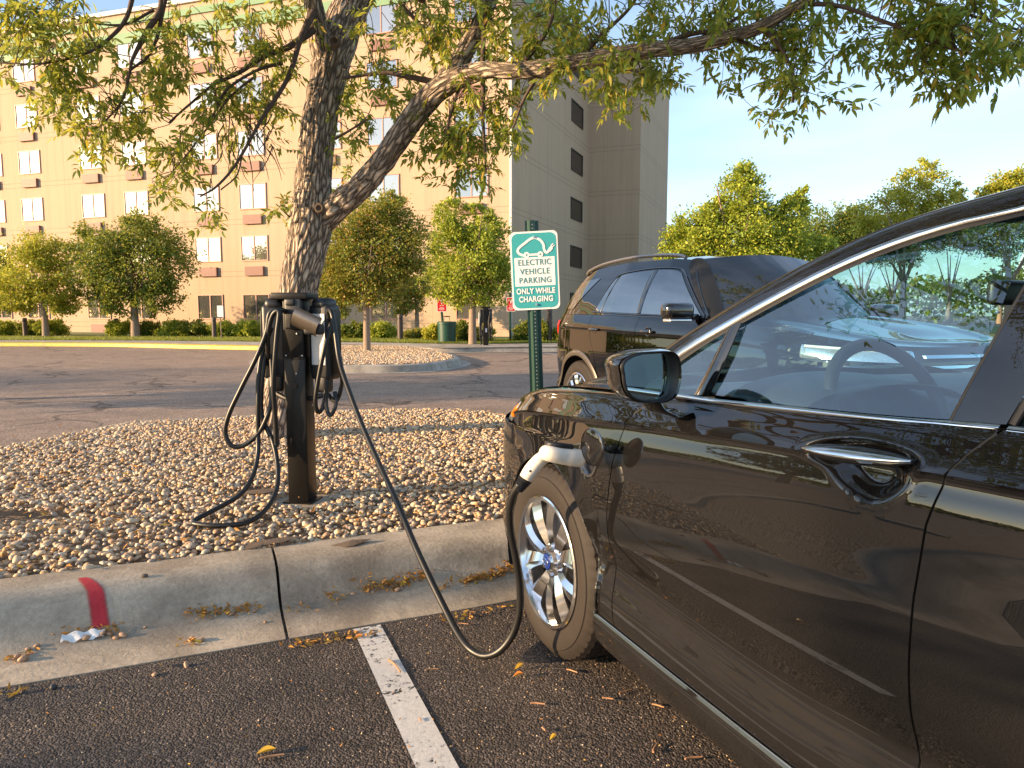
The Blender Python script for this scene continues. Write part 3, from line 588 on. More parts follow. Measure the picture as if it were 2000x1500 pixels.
bigtree(1440, 34, 8, [(1440, 470, 100, 70), (1450, 395, 46, 60), (1455, 350, 20, 34), (1350, 470, 50, 40), (1540, 420, 34, 40), (1520, 480, 66, 50), (1400, 430, 34, 44), (1600, 490, 36, 30), (1560, 390, 14, 26), (1320, 500, 30, 40)], 24000, .20, M['leaflt'], 'bright yellow-green tree with a pointed top behind the parked black SUV', GB)
bigtree(1760, 60, 13, [(1790, 380, 56, 46), (1800, 335, 30, 26), (1740, 410, 50, 40), (1850, 400, 50, 34), (1700, 430, 26, 30), (1880, 380, 20, 20)], 6000, .30, M['leafyl'], 'thin yellowing tree rising above the sedan roof', GB)
bigtree(1965, 60, 13, [(1965, 365, 34, 20), (1990, 380, 50, 40), (1940, 385, 20, 20)], 5000, .30, M['leafyl'], 'top of a pale tree at the right picture edge', GB)
for i, (u, v, ru, rv) in enumerate(((1610, 455, 60, 46), (1680, 440, 46, 36), (1740, 470, 70, 40), (1310, 490, 30, 40), (1850, 440, 60, 40), (1950, 450, 70, 50))):
    bigtree(u, 82+i, 10, [(u, v, ru, rv), (u-ru*.4, v+8, ru*.7, rv*.8), (u+ru*.5, v+14, ru*.6, rv*.7)], 6500, .36, M['leafdk'], ['olive round tree just right of the pointed bright tree', 'olive tree between the bright tree and the yellowing tree', 'low olive tree under the yellowing tree', 'dim tree between the building edge and the bright tree', 'distant olive tree behind the sedan roof', 'distant olive tree at the far right behind the sedan'][i], GB)
# distant woods all round (seen in the cars' and windows' reflections and past the buildings)
def woods(name, az0, az1, d, h, n, label):
    az = rng.uniform(R(az0), R(az1), n); dd_ = d*rng.uniform(.94, 1.12, n); hh = h*(.62+.38*np.array([noise.noise(Vector((a*14, 3, d))) for a in az])); z = rng.uniform(0, 1, n)**.7*hh
    P = np.stack([np.sin(az)*dd_, np.cos(az)*dd_, z], 1); leaves(name, P, rng.normal(size=(n, 3)), rng.uniform(.6, 1.4, n)*d*.0062, M['leafdk'], None, (LQ, LQT)); o = COL.objects[name] if name in COL.objects else None
woods('far_woods', 200, 318, 95, 7.5, 60000, ''); tag(bpy.data.objects['far_woods'], 'distant wooded skyline across the street behind the viewer', 'woods', kind='stuff')
woods('right_woods', 22, 199, 110, 9, 60000, ''); tag(bpy.data.objects['right_woods'], 'distant wooded skyline beyond the parked cars', 'woods', kind='stuff')

# shrubs against the wall
GS = 'shrubs along the foot of the facade'
def shrub(u, v, wpx, hpx, mat, label, back=0.0):
    b = gr(u, v, .15); k = b[1]/F; n = int(900+wpx*28); P, D = crown_pts([((0, 0, hpx*k*.42), (wpx*k*.5, wpx*k*.35, hpx*k*.52)), ((-wpx*k*.22, 0, hpx*k*.3), (wpx*k*.28, wpx*k*.2, hpx*k*.4)), ((wpx*k*.2, 0, hpx*k*.5), (wpx*k*.25, wpx*k*.2, hpx*k*.45))], n, .3)
    P = np.concatenate([P, P+rng.normal(0, .05, P.shape)]); D = np.concatenate([D, D]); P[:, 2] = np.maximum(P[:, 2], .02); root = thing('shrub', label, 'shrub', tuple(b), 0, GS); leaves('foliage', P, D+np.array([0, 0, .6]), rng.uniform(.06, .12, len(P)), mat, root, (LQ, LQT))
    MB().tube([(0, 0, 0), (.03, 0, hpx*k*.6)], .02, 6).tube([(.02, 0, 0), (-.12, .03, hpx*k*.55)], .015, 6).tube([(-.02, 0, 0), (.16, -.03, hpx*k*.5)], .015, 6).build('stem', M['twig'], root)
shr = [(8, 655, 66, 26, 'leaflt', 'low shrub at the left picture edge below the yellow-green tree'), (60, 655, 46, 26, 'leafdk', 'darker shrub behind the left bollard'), (100, 655, 60, 30, 'leaflt', 'shrub at the foot of the yellow-green tree'),
       (232, 657, 44, 28, 'leaflt', 'small shrub beside the second bollard'), (288, 656, 50, 24, 'leafdk', 'shrub right behind the dark tree trunk'), (335, 657, 52, 28, 'leaflt', 'shrub right of the dark tree trunk'), (378, 657, 58, 32, 'leafdk', 'fuller dark shrub under the dark ground-floor window'), (442, 657, 60, 30, 'leaflt', 'round bright shrub behind the blank white sign'), (488, 657, 52, 30, 'leaflt', 'bright shrub just left of the thick trunk'),
       (685, 662, 46, 30, 'leafdk', 'dark shrub left of the island tree trunk'), (740, 662, 66, 30, 'leaflt', 'bright shrub right of the island tree trunk'), (812, 663, 48, 18, 'leafbr', 'low reddish shrub right of the brown bollard'),
       (848, 666, 40, 34, 'leafyl', 'yellow shrub left of the green bin'), (893, 668, 44, 38, 'leafdk', 'dark shrub right of the green bin'), (938, 668, 40, 34, 'leafyl', 'yellow shrub behind the far charging post'),
       (1025, 668, 34, 42, 'leafdk', 'dark shrub in the shade left of the green sign post'), (1057, 668, 30, 42, 'leafyl', 'yellow shrub in the shade right of the green sign post'), (1100, 668, 36, 30, 'leafdk', 'shrub mostly hidden behind the black SUV')]
for u, v, a, b, m_, lb in shr: shrub(u, v, a, b, M[m_], lb)
# ================================================================== CHARGING POST (near)
Z3 = np.array([0, 0, 1.])
pb = gr(592, 984, .15); pang = R(-9)
def cframe(rz): return np.array([math.cos(rz), math.sin(rz), 0]), np.array([-math.sin(rz), math.cos(rz), 0]), Z3
px_, py_, _ = cframe(pang)
ft = MB(); ft.tube([pb+[0.0, -.01, -.12], pb+[0, -.01, .018]], .165, 40); f_o = ft.build('concrete_footing', M['base'], smooth=True); tag(f_o, 'round concrete footing flush in the pebbles under the near charging post', 'footing')
post = thing('charging_post', 'near black charging post with two wall units and a tilted bronze holster', 'charging post', tuple(pb), pang)
def pl_(u, v, off=0.0):
    """read a point at the post's distance, in post-local coordinates"""
    q = dep(u, v, pb[1]+off)-pb; return np.array([q @ px_, q @ py_, q[2]])
HP = 1.10
MB().box((0, 0, .40), (.116, .105, .80), bev=.004).build('post', M['bronze'], post, True, 30)
MB().box((-.003, 0, .955), (.112, .100, .32), bev=.004).box((-.003, 0, .80), (.122, .110, .010)).build('post_upper', M['bronze'], post, True, 30)
MB().box((-.012, .0, 1.128), (.205, .15, .036), bev=.006).build('top_cap', M['bronze'], post, True, 30)
MB().box((0, 0, .02), (.16, .15, .012)).build('base_plate', M['bronze'], post)
bl = MB()
for x, z in ((-.045, .815), (.045, .815), (.02, .93), (-.02, .99), (.03, 1.04), (.01, .72)): bl.box((x, -.0530, z), (.009, .010, .009), bev=.003)
bl.build('bolt', M['galv'], post)
MB().tube([(.0, -.050, .655), (.0, -.058, .655)], .014, 16).build('lock', M['blackgl'], post, True)
# holster bracket + tilted curved cover
MB().box((.010, -.068, 1.035), (.095, .022, .16), bev=.01).box((.0, -.08, 1.095), (.05, .02, .035), bev=.008).build('bracket', M['blackpl'], post, True, 30)
hc = pl_(597, 630, -.16); ex = np.array([.90, 0, -.40]); ex /= np.linalg.norm(ex); ey = np.array([.36, -.25, .86]); ey -= ex*(ey @ ex); ey /= np.linalg.norm(ey); ez = np.cross(ex, ey)
V = []; Fs = []; na = 16
for sft in (0, .003):
    for i in range(2):
        for k in range(na):
            a = R(-72+150*k/(na-1)); rr_ = .052-sft
            sgn = -1 if ez[1] > 0 else 1
            V.append(hc+ex*(i-.5)*.145+ey*rr_*math.sin(a)*1.05+ez*sgn*(rr_*math.cos(a)*.75-.02))
for q in range(2):
    for k in range(na-1): Fs.append((q*2*na+k, q*2*na+k+1, q*2*na+na+k+1, q*2*na+na+k))
Fs += [(k, k+1, 2*na+k+1, 2*na+k) for k in range(na-1)]+[(na+k, na+k+1, 3*na+k+1, 3*na+k) for k in range(na-1)]
mesh('holster_cover', V, Fs, M['holster'], post, True, sharp=40)
MB().box(hc+np.array([.035, .02, -.035]), (.10, .045, .055), bev=.012).build('holster_body', M['blackpl'], post, True)
# two charger units
def unit(x, y, rz, silver):
    u_ = MB().box((x, y, .885), (.130, .115, .40), ax=cframe(rz), bev=.022).build('charger_unit', M['blackpl'], post, True, 30)
    ux, uy, _ = cframe(rz); sg = 1
    rb = MB(); 
    for k in (-1, 1): rb.box(np.array([x, y, .885])+ux*.068*k, (.008, .085, .34), ax=cframe(rz), bev=.004)
    rb.build('side_ridge', M['bronze'], u_, True)
    MB().box(np.array([x, y, 1.085])+ux*0, (.10, .12, .07), ax=cframe(rz), bev=.03).build('cable_hook', M['blackpl'], u_, True)
    if silver: MB().box(np.array([x, y, .90])-uy*.0595, (.088, .004, .27), ax=cframe(rz), bev=.001).box(np.array([x, y, .905])-uy*.0615, (.090, .002, .004), ax=cframe(rz)).build('label_plate', M['spec'], u_)
    MB().box(np.array([x, y, .665])-uy*.02, (.085, .07, .10), ax=cframe(rz), bev=.02).build('lower_nose', M['blackpl'], u_, True)
unit(-.142, .035, R(12), False); unit(.140, .03, R(-14), True)
MB().tube(cat([(-.14, .02, .60), (-.06, .0, .575), (.05, .0, .58), (.13, .0, .60)], 6), .014, 10).build('conduit', M['blackpl'], post, True)
MB().tube(cat([(.20, .0, .62), (.215, -.03, .55), (.19, -.05, .50), (.165, -.04, .56), (.17, -.03, .66)], 6), .011, 8).build('short_lead', M['cable'], post, True)
# cables
def cable_path(items, n=10): return cat([dep(u, v, d) for u, v, d in items], n)
d0 = pb[1]
lc = thing('charging_cable', 'black cable hanging in long loops left of the near charging post', 'cable', (0, 0, 0))
loopA = [(566, 640, d0-.02), (560, 612, d0-.06), (545, 605, d0-.11), (527, 612, d0-.12), (520, 650, d0-.12), (500, 700, d0-.13), (470, 760, d0-.13), (447, 810, d0-.13), (440, 845, d0-.13), (452, 870, d0-.13), (476, 870, d0-.12), (505, 846, d0-.11), (523, 810, d0-.10), (530, 780, d0-.08), (532, 740, d0-.05), (530, 700, d0)]
loopB = [(530, 640, d0-.05), (512, 690, d0-.08), (505, 740, d0-.10), (504, 790, d0-.11), (504, 850, d0-.11), (503, 890, d0-.14), (493, 930, d0-.20), (470, 965, d0-.28), (430, 990, d0-.36), (395, 1008, d0-.44), (379, 1018, d0-.48), (383, 1028, d0-.51), (420, 1031, d0-.53), (470, 1024, d0-.50), (505, 1008, d0-.43), (530, 980, d0-.33), (542, 945, d0-.24), (541, 900, d0-.16), (532, 860, d0-.10), (518, 830, d0-.08), (510, 800, d0-.06), (512, 740, d0-.04), (518, 690, d0)]
loopC = [(523, 700, d0-.07), (524, 650, d0-.12), (533, 615, d0-.14), (545, 610, d0-.15), (541, 650, d0-.15), (537, 700, d0-.15), (534, 760, d0-.14), (538, 820, d0-.12), (540, 868, d0-.11)]
for l_, r_ in ((loopA, .0125), (loopB, .0125), (loopC, .0125)):
    P = cable_path(l_); P = [np.array([p[0], p[1], max(p[2], mound_z(p[0], p[1])+.030)]) for p in P]; MB().tube(P, r_, 12).build('cable_loop', M['cable'], lc, True, 180)
MB().tube([dep(540, 850, d0-.11), dep(540, 872, d0-.11)], .013, 12).build('cable_end', M['blackpl'], lc, True)
# ================================================================== CABLE TO THE CAR with its plug
# car-local frame helper: s rearward from front axle, w outward from tyre face, z up
def CW(s, w_, z): return HG+AX*s+NX*w_+np.array([0, 0, z])
PORT = (.292, .0, .752)
cc = thing('charging_cable', 'black cable running from the charging post to the plug in the sedan fender', 'cable', (0, 0, 0))
plug_tail = CW(.16, .36, .70)
route = [(646, 640, d0-.05), (642, 608, d0-.08), (648, 612, d0-.12), (655, 650, d0-.15), (662, 700, d0-.2), (675, 745, d0-.3), (705, 825, d0-.48), (740, 905, d0-.68), (775, 980, d0-.9), (808, 1060, d0-1.08), (840, 1130, d0-1.22), (872, 1195, d0-1.34), (893, 1235, d0-1.42), (916, 1266, d0-1.49), (945, 1281, d0-1.53), (975, 1272, d0-1.55), (1000, 1242, d0-1.56), (1014, 1200, d0-1.57), (1016, 1150, d0-1.58), (1008, 1090, d0-1.60), (998, 1040, d0-1.62), (996, 1000, d0-1.64), (1002, 968, d0-1.66), (1016, 945, d0-1.68)]
YP = d0-1.68
P = cable_path(route, 8); P = [np.array([p[0], p[1], max(p[2], .014)]) for p in P]
MB().tube(P, .0125, 14).build('cable', M['cable'], cc, True, 180)
MB().tube(cable_path([(640, 625, d0-.03), (652, 660, d0-.06), (664, 700, d0-.05), (668, 745, d0-.03), (657, 783, d0-.02), (640, 770, d0)]), .0115, 10).build('cable_loop', M['cable'], cc, True, 180)
MB().tube(cable_path([(647, 630, d0-.09), (634, 680, d0-.13), (622, 740, d0-.13), (616, 785, d0-.12), (622, 805, d0-.1), (632, 790, d0-.06), (642, 730, d0-.03)]), .0115, 10).build('cable_loop', M['cable'], cc, True, 180)
ptip = CW(PORT[0], .02, PORT[2]); pmid = CW(PORT[0]-.015, .13, .775)
tail = P[-1]; hpts = [ptip, CW(PORT[0]-.004, .07, .762), pmid, dep(1078, 884, YP+.02), dep(1055, 898, YP+.0), dep(1036, 920, YP), dep(1027, 934, YP)]
pc = cat(hpts, 6); rad = np.interp(np.linspace(0, 1, len(pc)), [0, .1, .2, .45, .62, .8, 1], [.026, .027, .026, .021, .021, .023, .021])
ph = MB().tube(pc, rad, 20).build('plug_handle', M['whitepl'], cc, True, 180)
# black release lever on top of the nozzle
tp = [pc[4]+[0, 0, .030], pc[9]+[0, 0, .028], pc[14]+[0, 0, .024], pc[18]+[0, 0, .021]]
MB().tube(cat(tp, 4), np.array([.010]*9+[.009]*3+[.004]), 10).build('release_lever', M['blackpl'], ph, True)
sc_ = MB()
for i in (6, 15, 22, 29):
    q = pc[i]-np.array([.25, 1, 0])/1.03*rad[i]; sc_.tube([q, q-np.array([0, .0015, 0])], .0035, 8)
sc_.build('screw', M['blackpl'], ph)
bt = []; br = []
for k in range(13): f = k/12; bt.append(pc[-1]*(1-f)+dep(1012, 957, YP+.01)*f); br.append((.024 if k % 2 else .019)*(1-.35*f))
MB().tube(bt, br, 16).build('strain_relief', M['blackpl'], ph, True)

# ================================================================== SIGNS, BOLLARDS, BIN
def perf_post(root, p0, p1, wd=.045, holes=True, prox=None, pitch=.0254*1.0):
    """green U-channel post with a row of holes"""
    p0 = np.array(p0, float); p1 = np.array(p1, float); az = p1-p0; ln = np.linalg.norm(az); az /= ln; axx = np.array([1, 0, 0.]) if prox is None else prox; axx = axx-az*(axx @ az); axx /= np.linalg.norm(axx); ayy = np.cross(az, axx)
    th = .004; O = [(-wd*.78, -.0), (-wd*.5, 0), (-wd*.28, -wd*.42), (wd*.28, -wd*.42), (wd*.5, 0), (wd*.78, 0), (wd*.78, th), (wd*.44, th), (wd*.24, -wd*.42+th), (-wd*.24, -wd*.42+th), (-wd*.44, th), (-wd*.78, th)]
    o = MB().prism(O, (p0, axx, ayy), None, az*ln).build('post', M['green'], root)
    if holes:
        h = MB(); k = 0; zz = .02
        while zz < ln-.01: c = p0+az*zz-ayy*(wd*.42); h.tube([c-ayy*.0006, c+ayy*.0002], .0042, 8); zz += pitch
        h.build('hole', M['hole'], o)
    return o, axx, ayy, az
M['hole'] = plain('hole_daylight_grey', (.42, .40, .36), .7)
sg0 = gr(1049, 772+2, .0); Ysg = 4.9
sgb = dep(1050, 830, Ysg); sgb[2] = .14; k = sgb[1]
es = thing('parking_sign', 'teal and white electric vehicle parking sign on a perforated green post', 'sign', tuple(sgb))
top = dep(1038, 431, k)-sgb; bot = dep(1053, 840, k)-sgb; bot[2] = 0.0; ax_ = np.array([math.cos(R(8)), math.sin(R(8)), 0])
po, exs, eys, ezs = perf_post(es, bot, top, .060, True, ax_, .0254)
cpl = dep(1045, 529, k)-sgb; ezp = dep(1043, 460, k)-dep(1049, 600, k); ezp /= np.linalg.norm(ezp); exp_ = dep(1090, 527, k-.02)-dep(1000, 530, k); exp_ -= ezp*(exp_ @ ezp); exp_ /= np.linalg.norm(exp_); eyp = np.cross(ezp, exp_)   # away from viewer
PW = 90.5*k/F*1.01; PH = 149*k/F*1.0; cpl = cpl-eyp*(.060*.42+.006)
def plate(name, w_, h_, r_, off, mat, parent, cz=0, cx=0, th=.003):
    return MB().prism(rrect(w_, h_, r_), (cpl+exp_*cx+ezp*cz-eyp*off, exp_, ezp), None, eyp*th).build(name, mat, parent)
pt_ = plate('sign_plate', PW, PH, .055*PW/.52, 0, M['white'], es); plate('teal_field', PW*.93, PH*.955, .042, .0015, M['teal'], pt_, th=.001)
plate('white_panel', PW*.845, PH*.365, .004, .0028, M['white'], pt_, cz=PH*-.012, th=.001)
U = PW/90.5
def txt(s, size, y, mat, bold=0.0, sx=1.0, sp=1.0, x=0): text_mesh('lettering', s, size, cpl+ezp*y+exp_*x-eyp*.0042, exp_, ezp, mat, pt_, .0004, bold, sx, sp)
txt('ELECTRIC', U*15.5, U*15.2, M['tealtext'], U*.14, .86, 1.12); txt('VEHICLE', U*15.5, U*-1.8, M['tealtext'], U*.14, .88, 1.12); txt('PARKING', U*15.5, U*-18.4, M['tealtext'], U*.14, .88, 1.12)
txt('ONLY WHILE', U*14.5, U*-38.8, M['white'], U*.5, .80, 1.08); txt('CHARGING', U*14.5, U*-54, M['white'], U*.5, .82, 1.08)
def SP(x, y): return cpl+exp_*U*x+ezp*U*y-eyp*.0042
carp = cat([SP(-12, 28), SP(-25, 31), SP(-31, 37), SP(-28, 44), (SP(-17, 52)), SP(-5, 60), SP(4, 61), SP(13, 56), SP(18, 48), SP(19, 40), SP(21, 34), SP(25, 33), SP(28, 37)], 6)
def ribbon(P, wd, mb, nrm=None):
    P = np.array(P); T = np.gradient(P, axis=0); T /= np.linalg.norm(T, axis=1)[:, None]; S_ = np.cross(T, eyp); V = []
    for p, s_ in zip(P, S_): V += [p+s_*wd/2, p-s_*wd/2]
    mb.add(V, [(2*i, 2*i+1, 2*i+3, 2*i+2) for i in range(len(P)-1)])
em = MB(); ribbon(carp, U*4.6, em); ribbon([SP(-14, 30), SP(10, 30)], U*4.0, em)
for x in (-14.5, 11.5): em.prism([(U*5.6*math.cos(a), U*5.6*math.sin(a)) for a in np.linspace(0, 6.2832, 25)[:-1]], (SP(x, 30)-eyp*.0003, exp_, ezp), None, eyp*.0003)
em.prism([(U*a, U*b) for a, b in ((26, 35), (31, 34), (36, 40), (33, 45), (28, 41))], (cpl-eyp*.0045, exp_, ezp), None, eyp*.0004)
for a, b in (((34, 42), (39, 46)), ((32, 45), (37, 49))): ribbon([SP(*a), SP(*b)], U*1.8, em)
em.build('car_and_plug_symbol', M['white'], pt_)
hb = MB()
for x in (-14.5, 11.5): hb.prism([(U*1.7*math.cos(a), U*1.7*math.sin(a)) for a in np.linspace(0, 6.2832, 15)[:-1]], (SP(x, 30)-eyp*.0012, exp_, ezp), None, eyp*.0003)
hb.build('symbol_hub', M['tealtext'], pt_)
bb_ = MB()
for y in (63, -64): bb_.tube([SP(0, y), SP(0, y)-eyp*.008], U*2.3, 10)
bb_.build('bolt', M['galv'], pt_, True); text_mesh('lettering', '- - - - -', U*3, cpl+ezp*U*-70+exp_*U*24-eyp*.0042, exp_, ezp, M['white'], pt_, .0004, U*.1, .8, .7)

def red_sign(u, vt, vb, vg, uw, label, utop, ubot):
    b = gr(ubot, vg, .15); Y = b[1]; k = Y/F; root = thing('charging_sign', label, 'sign', tuple(b), 0, 'small red charging signs')
    top_ = dep(utop, vt-10, Y)-b; perf_post(root, (0, 0, 0), top_, .06, False)
    c = dep(u, (vt+vb)/2, Y)-b+np.array([0, -.05, 0]); w_ = uw*k; h_ = (vb-vt)*k; rx = np.array([1, 0, 0.]); tilt = np.array([(top_[0])*.0+.02*(-1), 0, 1.]); tilt /= np.linalg.norm(tilt)
    MB().prism(rrect(w_, h_, .03), (c, rx, tilt), None, np.array([0, .004, 0])).build('sign_edge', M['white'], root)
    fld = MB().prism(rrect(w_*.9, h_*.93, .025), (c-np.array([0, .003, 0]), rx, tilt), None, np.array([0, .002, 0])).build('sign_face', M['red'], root)
    T_ = [(-.30, .33), (0, .36), (.30, .33), (.27, .25), (.10, .27), (.03, -.0), (0, -.05), (-.03, 0), (-.10, .27), (-.27, .25)]
    MB().prism([(a*w_, b_*h_*.85+h_*.06) for a, b_ in T_], (c-np.array([0, .006, 0]), rx, tilt), None, np.array([0, .002, 0])).build('emblem', M['white'], fld)
    ln = MB()
    for y, ww in ((-.06, .45), (-.19, .38), (-.25, .55), (-.31, .6), (-.37, .35)): ln.box(c+np.array([0, -.006, y*h_]), (ww*w_, .002, h_*.022))
    ln.build('small_print', M['white'], fld)
red_sign(863, 581, 609, 665, 19, 'red charging sign on a green post in front of the green bin', 859, 868)
red_sign(998, 581, 608, 667, 17, 'red charging sign partly hidden by the teal parking sign', 996, 997)
wb = gr(433, 663, .15); k = wb[1]/F; ws = thing('blank_sign', 'small blank white sign on a thin post in front of the shrubs', 'sign', tuple(wb)); MB().tube([(0, 0, 0), (-.03, 0, 60*k)], .022, 8).build('post', M['barkfar'], ws, True)
MB().prism(rrect(12*k, 22*k, .03), (dep(431, 608, wb[1])-wb+np.array([0, -.05, 0]), np.array([1, 0, 0.]), Z3), None, np.array([0, .01, 0])).build('sign_plate', M['white'], ws)
gb = 'brown bollards along the pavement'
def bollard(u, vt, vb, wpx, label, band=False):
    b = gr(u, vb, .15); k = b[1]/F; r_ = wpx*k/2; h = (vb-vt)*k; root = thing('bollard', label, 'bollard', tuple(b), 0, gb)
    V, Fs = lathe([(r_, 0), (r_, h*.80)], (0, 0, 0), Z3, 20); mesh('shaft', V, Fs, M['bollard'], root, True)
    V, Fs = lathe([(r_*.86, h*.80), (r_*.86, h*.86)], (0, 0, 0), Z3, 20); mesh('light_slot', V, Fs, M['blackpl'], root, True)
    V, Fs = lathe([(r_*.86, h*.86), (r_, h*.86), (r_, h*.97), (r_*.8, h), (0, h)], (0, 0, 0), Z3, 20); mesh('cap', V, Fs, M['bollard'], root, True, sharp=40)
bollard(50, 621, 657, 8.5, 'brown bollard left of the yellow-green tree trunk'); bollard(229, 622, 657, 8, 'brown bollard between the yellow-green tree and the dark tree'); bollard(419, 620, 660, 9, 'brown bollard just left of the blank white sign')
bollard(782, 614, 664, 11, 'brown bollard under the bronze tree, left of the green bin'); bollard(1073, 603, 668, 11, 'brown bollard between the teal sign post and the black SUV')
bb = gr(873, 670, .15); k = bb[1]/F; bn = thing('litter_bin', 'dark green litter bin with a raised hood in front of the shrubs', 'litter bin', tuple(bb))
V, Fs = lathe([(0, .0), (17*k, 0), (18*k, 38*k), (16.5*k, 38*k), (16*k, 30*k), (0, 30*k)], (0, 0, 0), Z3, 36); mesh('body', V, Fs, M['bin'], bn, True, sharp=40)
V, Fs = lathe([(17.8*k, 37*k), (19.2*k, 37*k), (19.2*k, 40.5*k), (17*k, 42*k), (9*k, 42*k)], (0, 0, 0), Z3, 36); mesh('rim', V, Fs, M['bin'], bn, True, sharp=40)
hm = MB()
for x in (-6, 6): hm.tube([(x*k, 0, 41*k), (x*k*.8, 0, 51*k)], .012, 6)
hm.build('hood_leg', M['bin'], bn); V, Fs = lathe([(0, 53*k), (6*k, 52.6*k), (7.5*k, 51*k), (0, 50.6*k)], (0, 0, 0), Z3, 20); mesh('hood', V, Fs, M['bronze'], bn, True)
# far charging post
fb = gr(949, 674, .15); k = fb[1]/F; fp_ = thing('charging_post', 'far black charging post with coiled cables beside the light green tree', 'charging post', tuple(fb))
MB().box((0, 0, 36*k), (10*k, 9*k, 72*k), bev=.01).build('post', M['bronze'], fp_); MB().box((0, 0, 73*k), (17*k, 11*k, 3*k)).build('top_cap', M['bronze'], fp_)
for s_ in (-1, 1): MB().box((s_*8*k, .02, 56*k), (9*k, 8*k, 26*k), bev=.03).build('charger_unit', M['blackpl'], fp_, True)
MB().box((-13.5*k, .03, 52*k), (2*k, 8*k, 22*k)).build('label_plate', M['white'], fp_); MB().box((1*k, -7*k, 29*k), (3.4*k, 2*k, 8*k), bev=.01).build('plug_handle', M['white'], fp_)
for s_, wv, h0, h1 in ((-1, 3, 66, 18), (-1, 5, 68, 8), (-1, 1.5, 64, 1.5), (1, 4, 68, 14), (1, 6, 66, 24), (1, 2, 70, 12), (1, 5, 62, 30), (-1, 4, 64, 26)):
    x = s_*9*k; MB().tube(cat([(x, -.12, h0*k), (x-wv*k*.6, -.18, (h0+h1)/2*k), (x-wv*k*.4, -.2, (h1+4)*k), (x, -.2, h1*k), (x+wv*k*.6, -.19, (h1+5)*k), (x+wv*k*.5, -.16, (h0+h1)/2*k), (x+wv*k*.2, -.12, h0*k)], 4), .015, 5).build('cable_loop', M['cable'], fp_, True, 180)

# ================================================================== BIG ASH TREE
tb0 = gr(535, 862, .15); TD = tb0[1]
ash = thing('ash_tree', 'large forked ash tree with furrowed bark overhanging the charging post', 'tree', tuple(tb0))
def barktube(items, name, nseg=64, step=.02, amp=.016, mat=None, parent=None):
    """items (u,v,width_px,depth)"""
    P = [dep(u, v, d)-tb0 for u, v, w_, d in items]; Rr = [w_*.87/2*d/F for u, v, w_, d in items]
    A4 = [np.append(p, r_) for p, r_ in zip(P, Rr)]; C4 = np.array(cat(A4, 24)); seg = np.linalg.norm(np.diff(C4[:, :3], axis=0), axis=1); cl = np.concatenate([[0], np.cumsum(seg)]); n = max(8, int(cl[-1]/step)); tt = np.linspace(0, cl[-1], n)
    Q = np.stack([np.interp(tt, cl, C4[:, i]) for i in range(4)], 1); V, Fs, uv = tube_geo(Q[:, :3], Q[:, 3], nseg, True)
    V = np.array(V); uv = np.array(uv); circ = 2*math.pi*float(np.mean(Q[:, 3]))
    for i in range(n):
        c = Q[i, :3]; r_ = Q[i, 3]
        for k in range(nseg):
            j = i*nseg+k; a = 2*math.pi*k/nseg; s_ = tt[i]
            lx = math.cos(a)*r_*24; ly = math.sin(a)*r_*24
            h = 1-abs(noise.noise(Vector((lx, ly, s_*5.5))))*2.4; h2 = noise.noise(Vector((lx*2.2, ly*2.2, s_*12+7))); big = noise.noise(Vector((lx*.12, ly*.12, s_*1.6+3)))
            V[j] = c+(V[j]-c)*(1+(-abs(h)*0+(h-.4)*amp*.8+h2*amp*.35)/max(r_, .02)*.9+big*.10)
    uv[:, 0] *= circ; return mesh(name, V, Fs, mat or M['bark'], parent or ash, True, uv)
T0 = TD
trunk_items = [(530, 885, 116, T0), (533, 862, 104, T0), (541, 825, 92, T0), (551, 770, 84, T0), (563, 700, 80, T0), (574, 640, 80, T0), (584, 560, 82, T0), (595, 500, 84, T0), (603, 450, 92, T0), (608, 405, 84, T0), (612, 350, 76, T0), (618, 290, 73, T0), (627, 220, 73, T0+.05), (640, 150, 76, T0+.1), (655, 90, 78, T0+.15), (674, 40, 76, T0+.2), (704, -20, 66, T0+.3), (735, -100, 60, T0+.4), (770, -220, 50, T0+.5), (800, -380, 40, T0+.6)]
trunk = barktube(trunk_items, 'trunk', 110, .014, .017)
limb = [(598, 470, 52, T0), (628, 432, 58, T0), (662, 400, 57, T0-.05), (706, 362, 52, T0-.12), (748, 314, 49, T0-.2), (793, 248, 50, T0-.3), (838, 192, 50, T0-.4), (880, 160, 46, T0-.5), (940, 140, 37, T0-.65), (1000, 138, 34, T0-.8), (1060, 134, 34, T0-.9), (1130, 122, 35, T0-1.0), (1200, 108, 33, T0-1.1), (1280, 97, 30, T0-1.2), (1350, 90, 30, T0-1.3), (1430, 70, 28, T0-1.4), (1490, 50, 25, T0-1.5), (1560, 10, 22, T0-1.6), (1640, -40, 18, T0-1.7), (1750, -90, 12, T0-1.8)]
barktube(limb, 'limb', 64, .016, .012)
barktube([(862, 172, 50, T0-.45), (905, 105, 40, T0-.4), (935, 50, 34, T0-.35), (965, -20, 30, T0-.3), (1000, -120, 24, T0-.2), (1040, -260, 16, T0-.1)], 'limb', 40, .02, .010)
barktube([(640, 130, 60, T0+.1), (622, 60, 46, T0+.0), (612, 0, 40, T0-.1), (600, -80, 34, T0-.2), (560, -200, 24, T0-.3)], 'limb', 40, .02, .010)
for u, v, r_, d in ((625, 407, .030, T0), (655, 82, .034, T0+.12)):   # healed branch scars
    kk = d/F; c = dep(u, v, d-46*kk)-tb0; V, Fs = lathe([(r_*1.25, .02), (r_*1.3, -.012), (r_, -.028), (r_*.72, -.024), (r_*.55, -.005), (0, .0)], c, (0.1, 1, 0), 20); mesh('branch_scar', V, Fs, M['mulch'], ash, True)
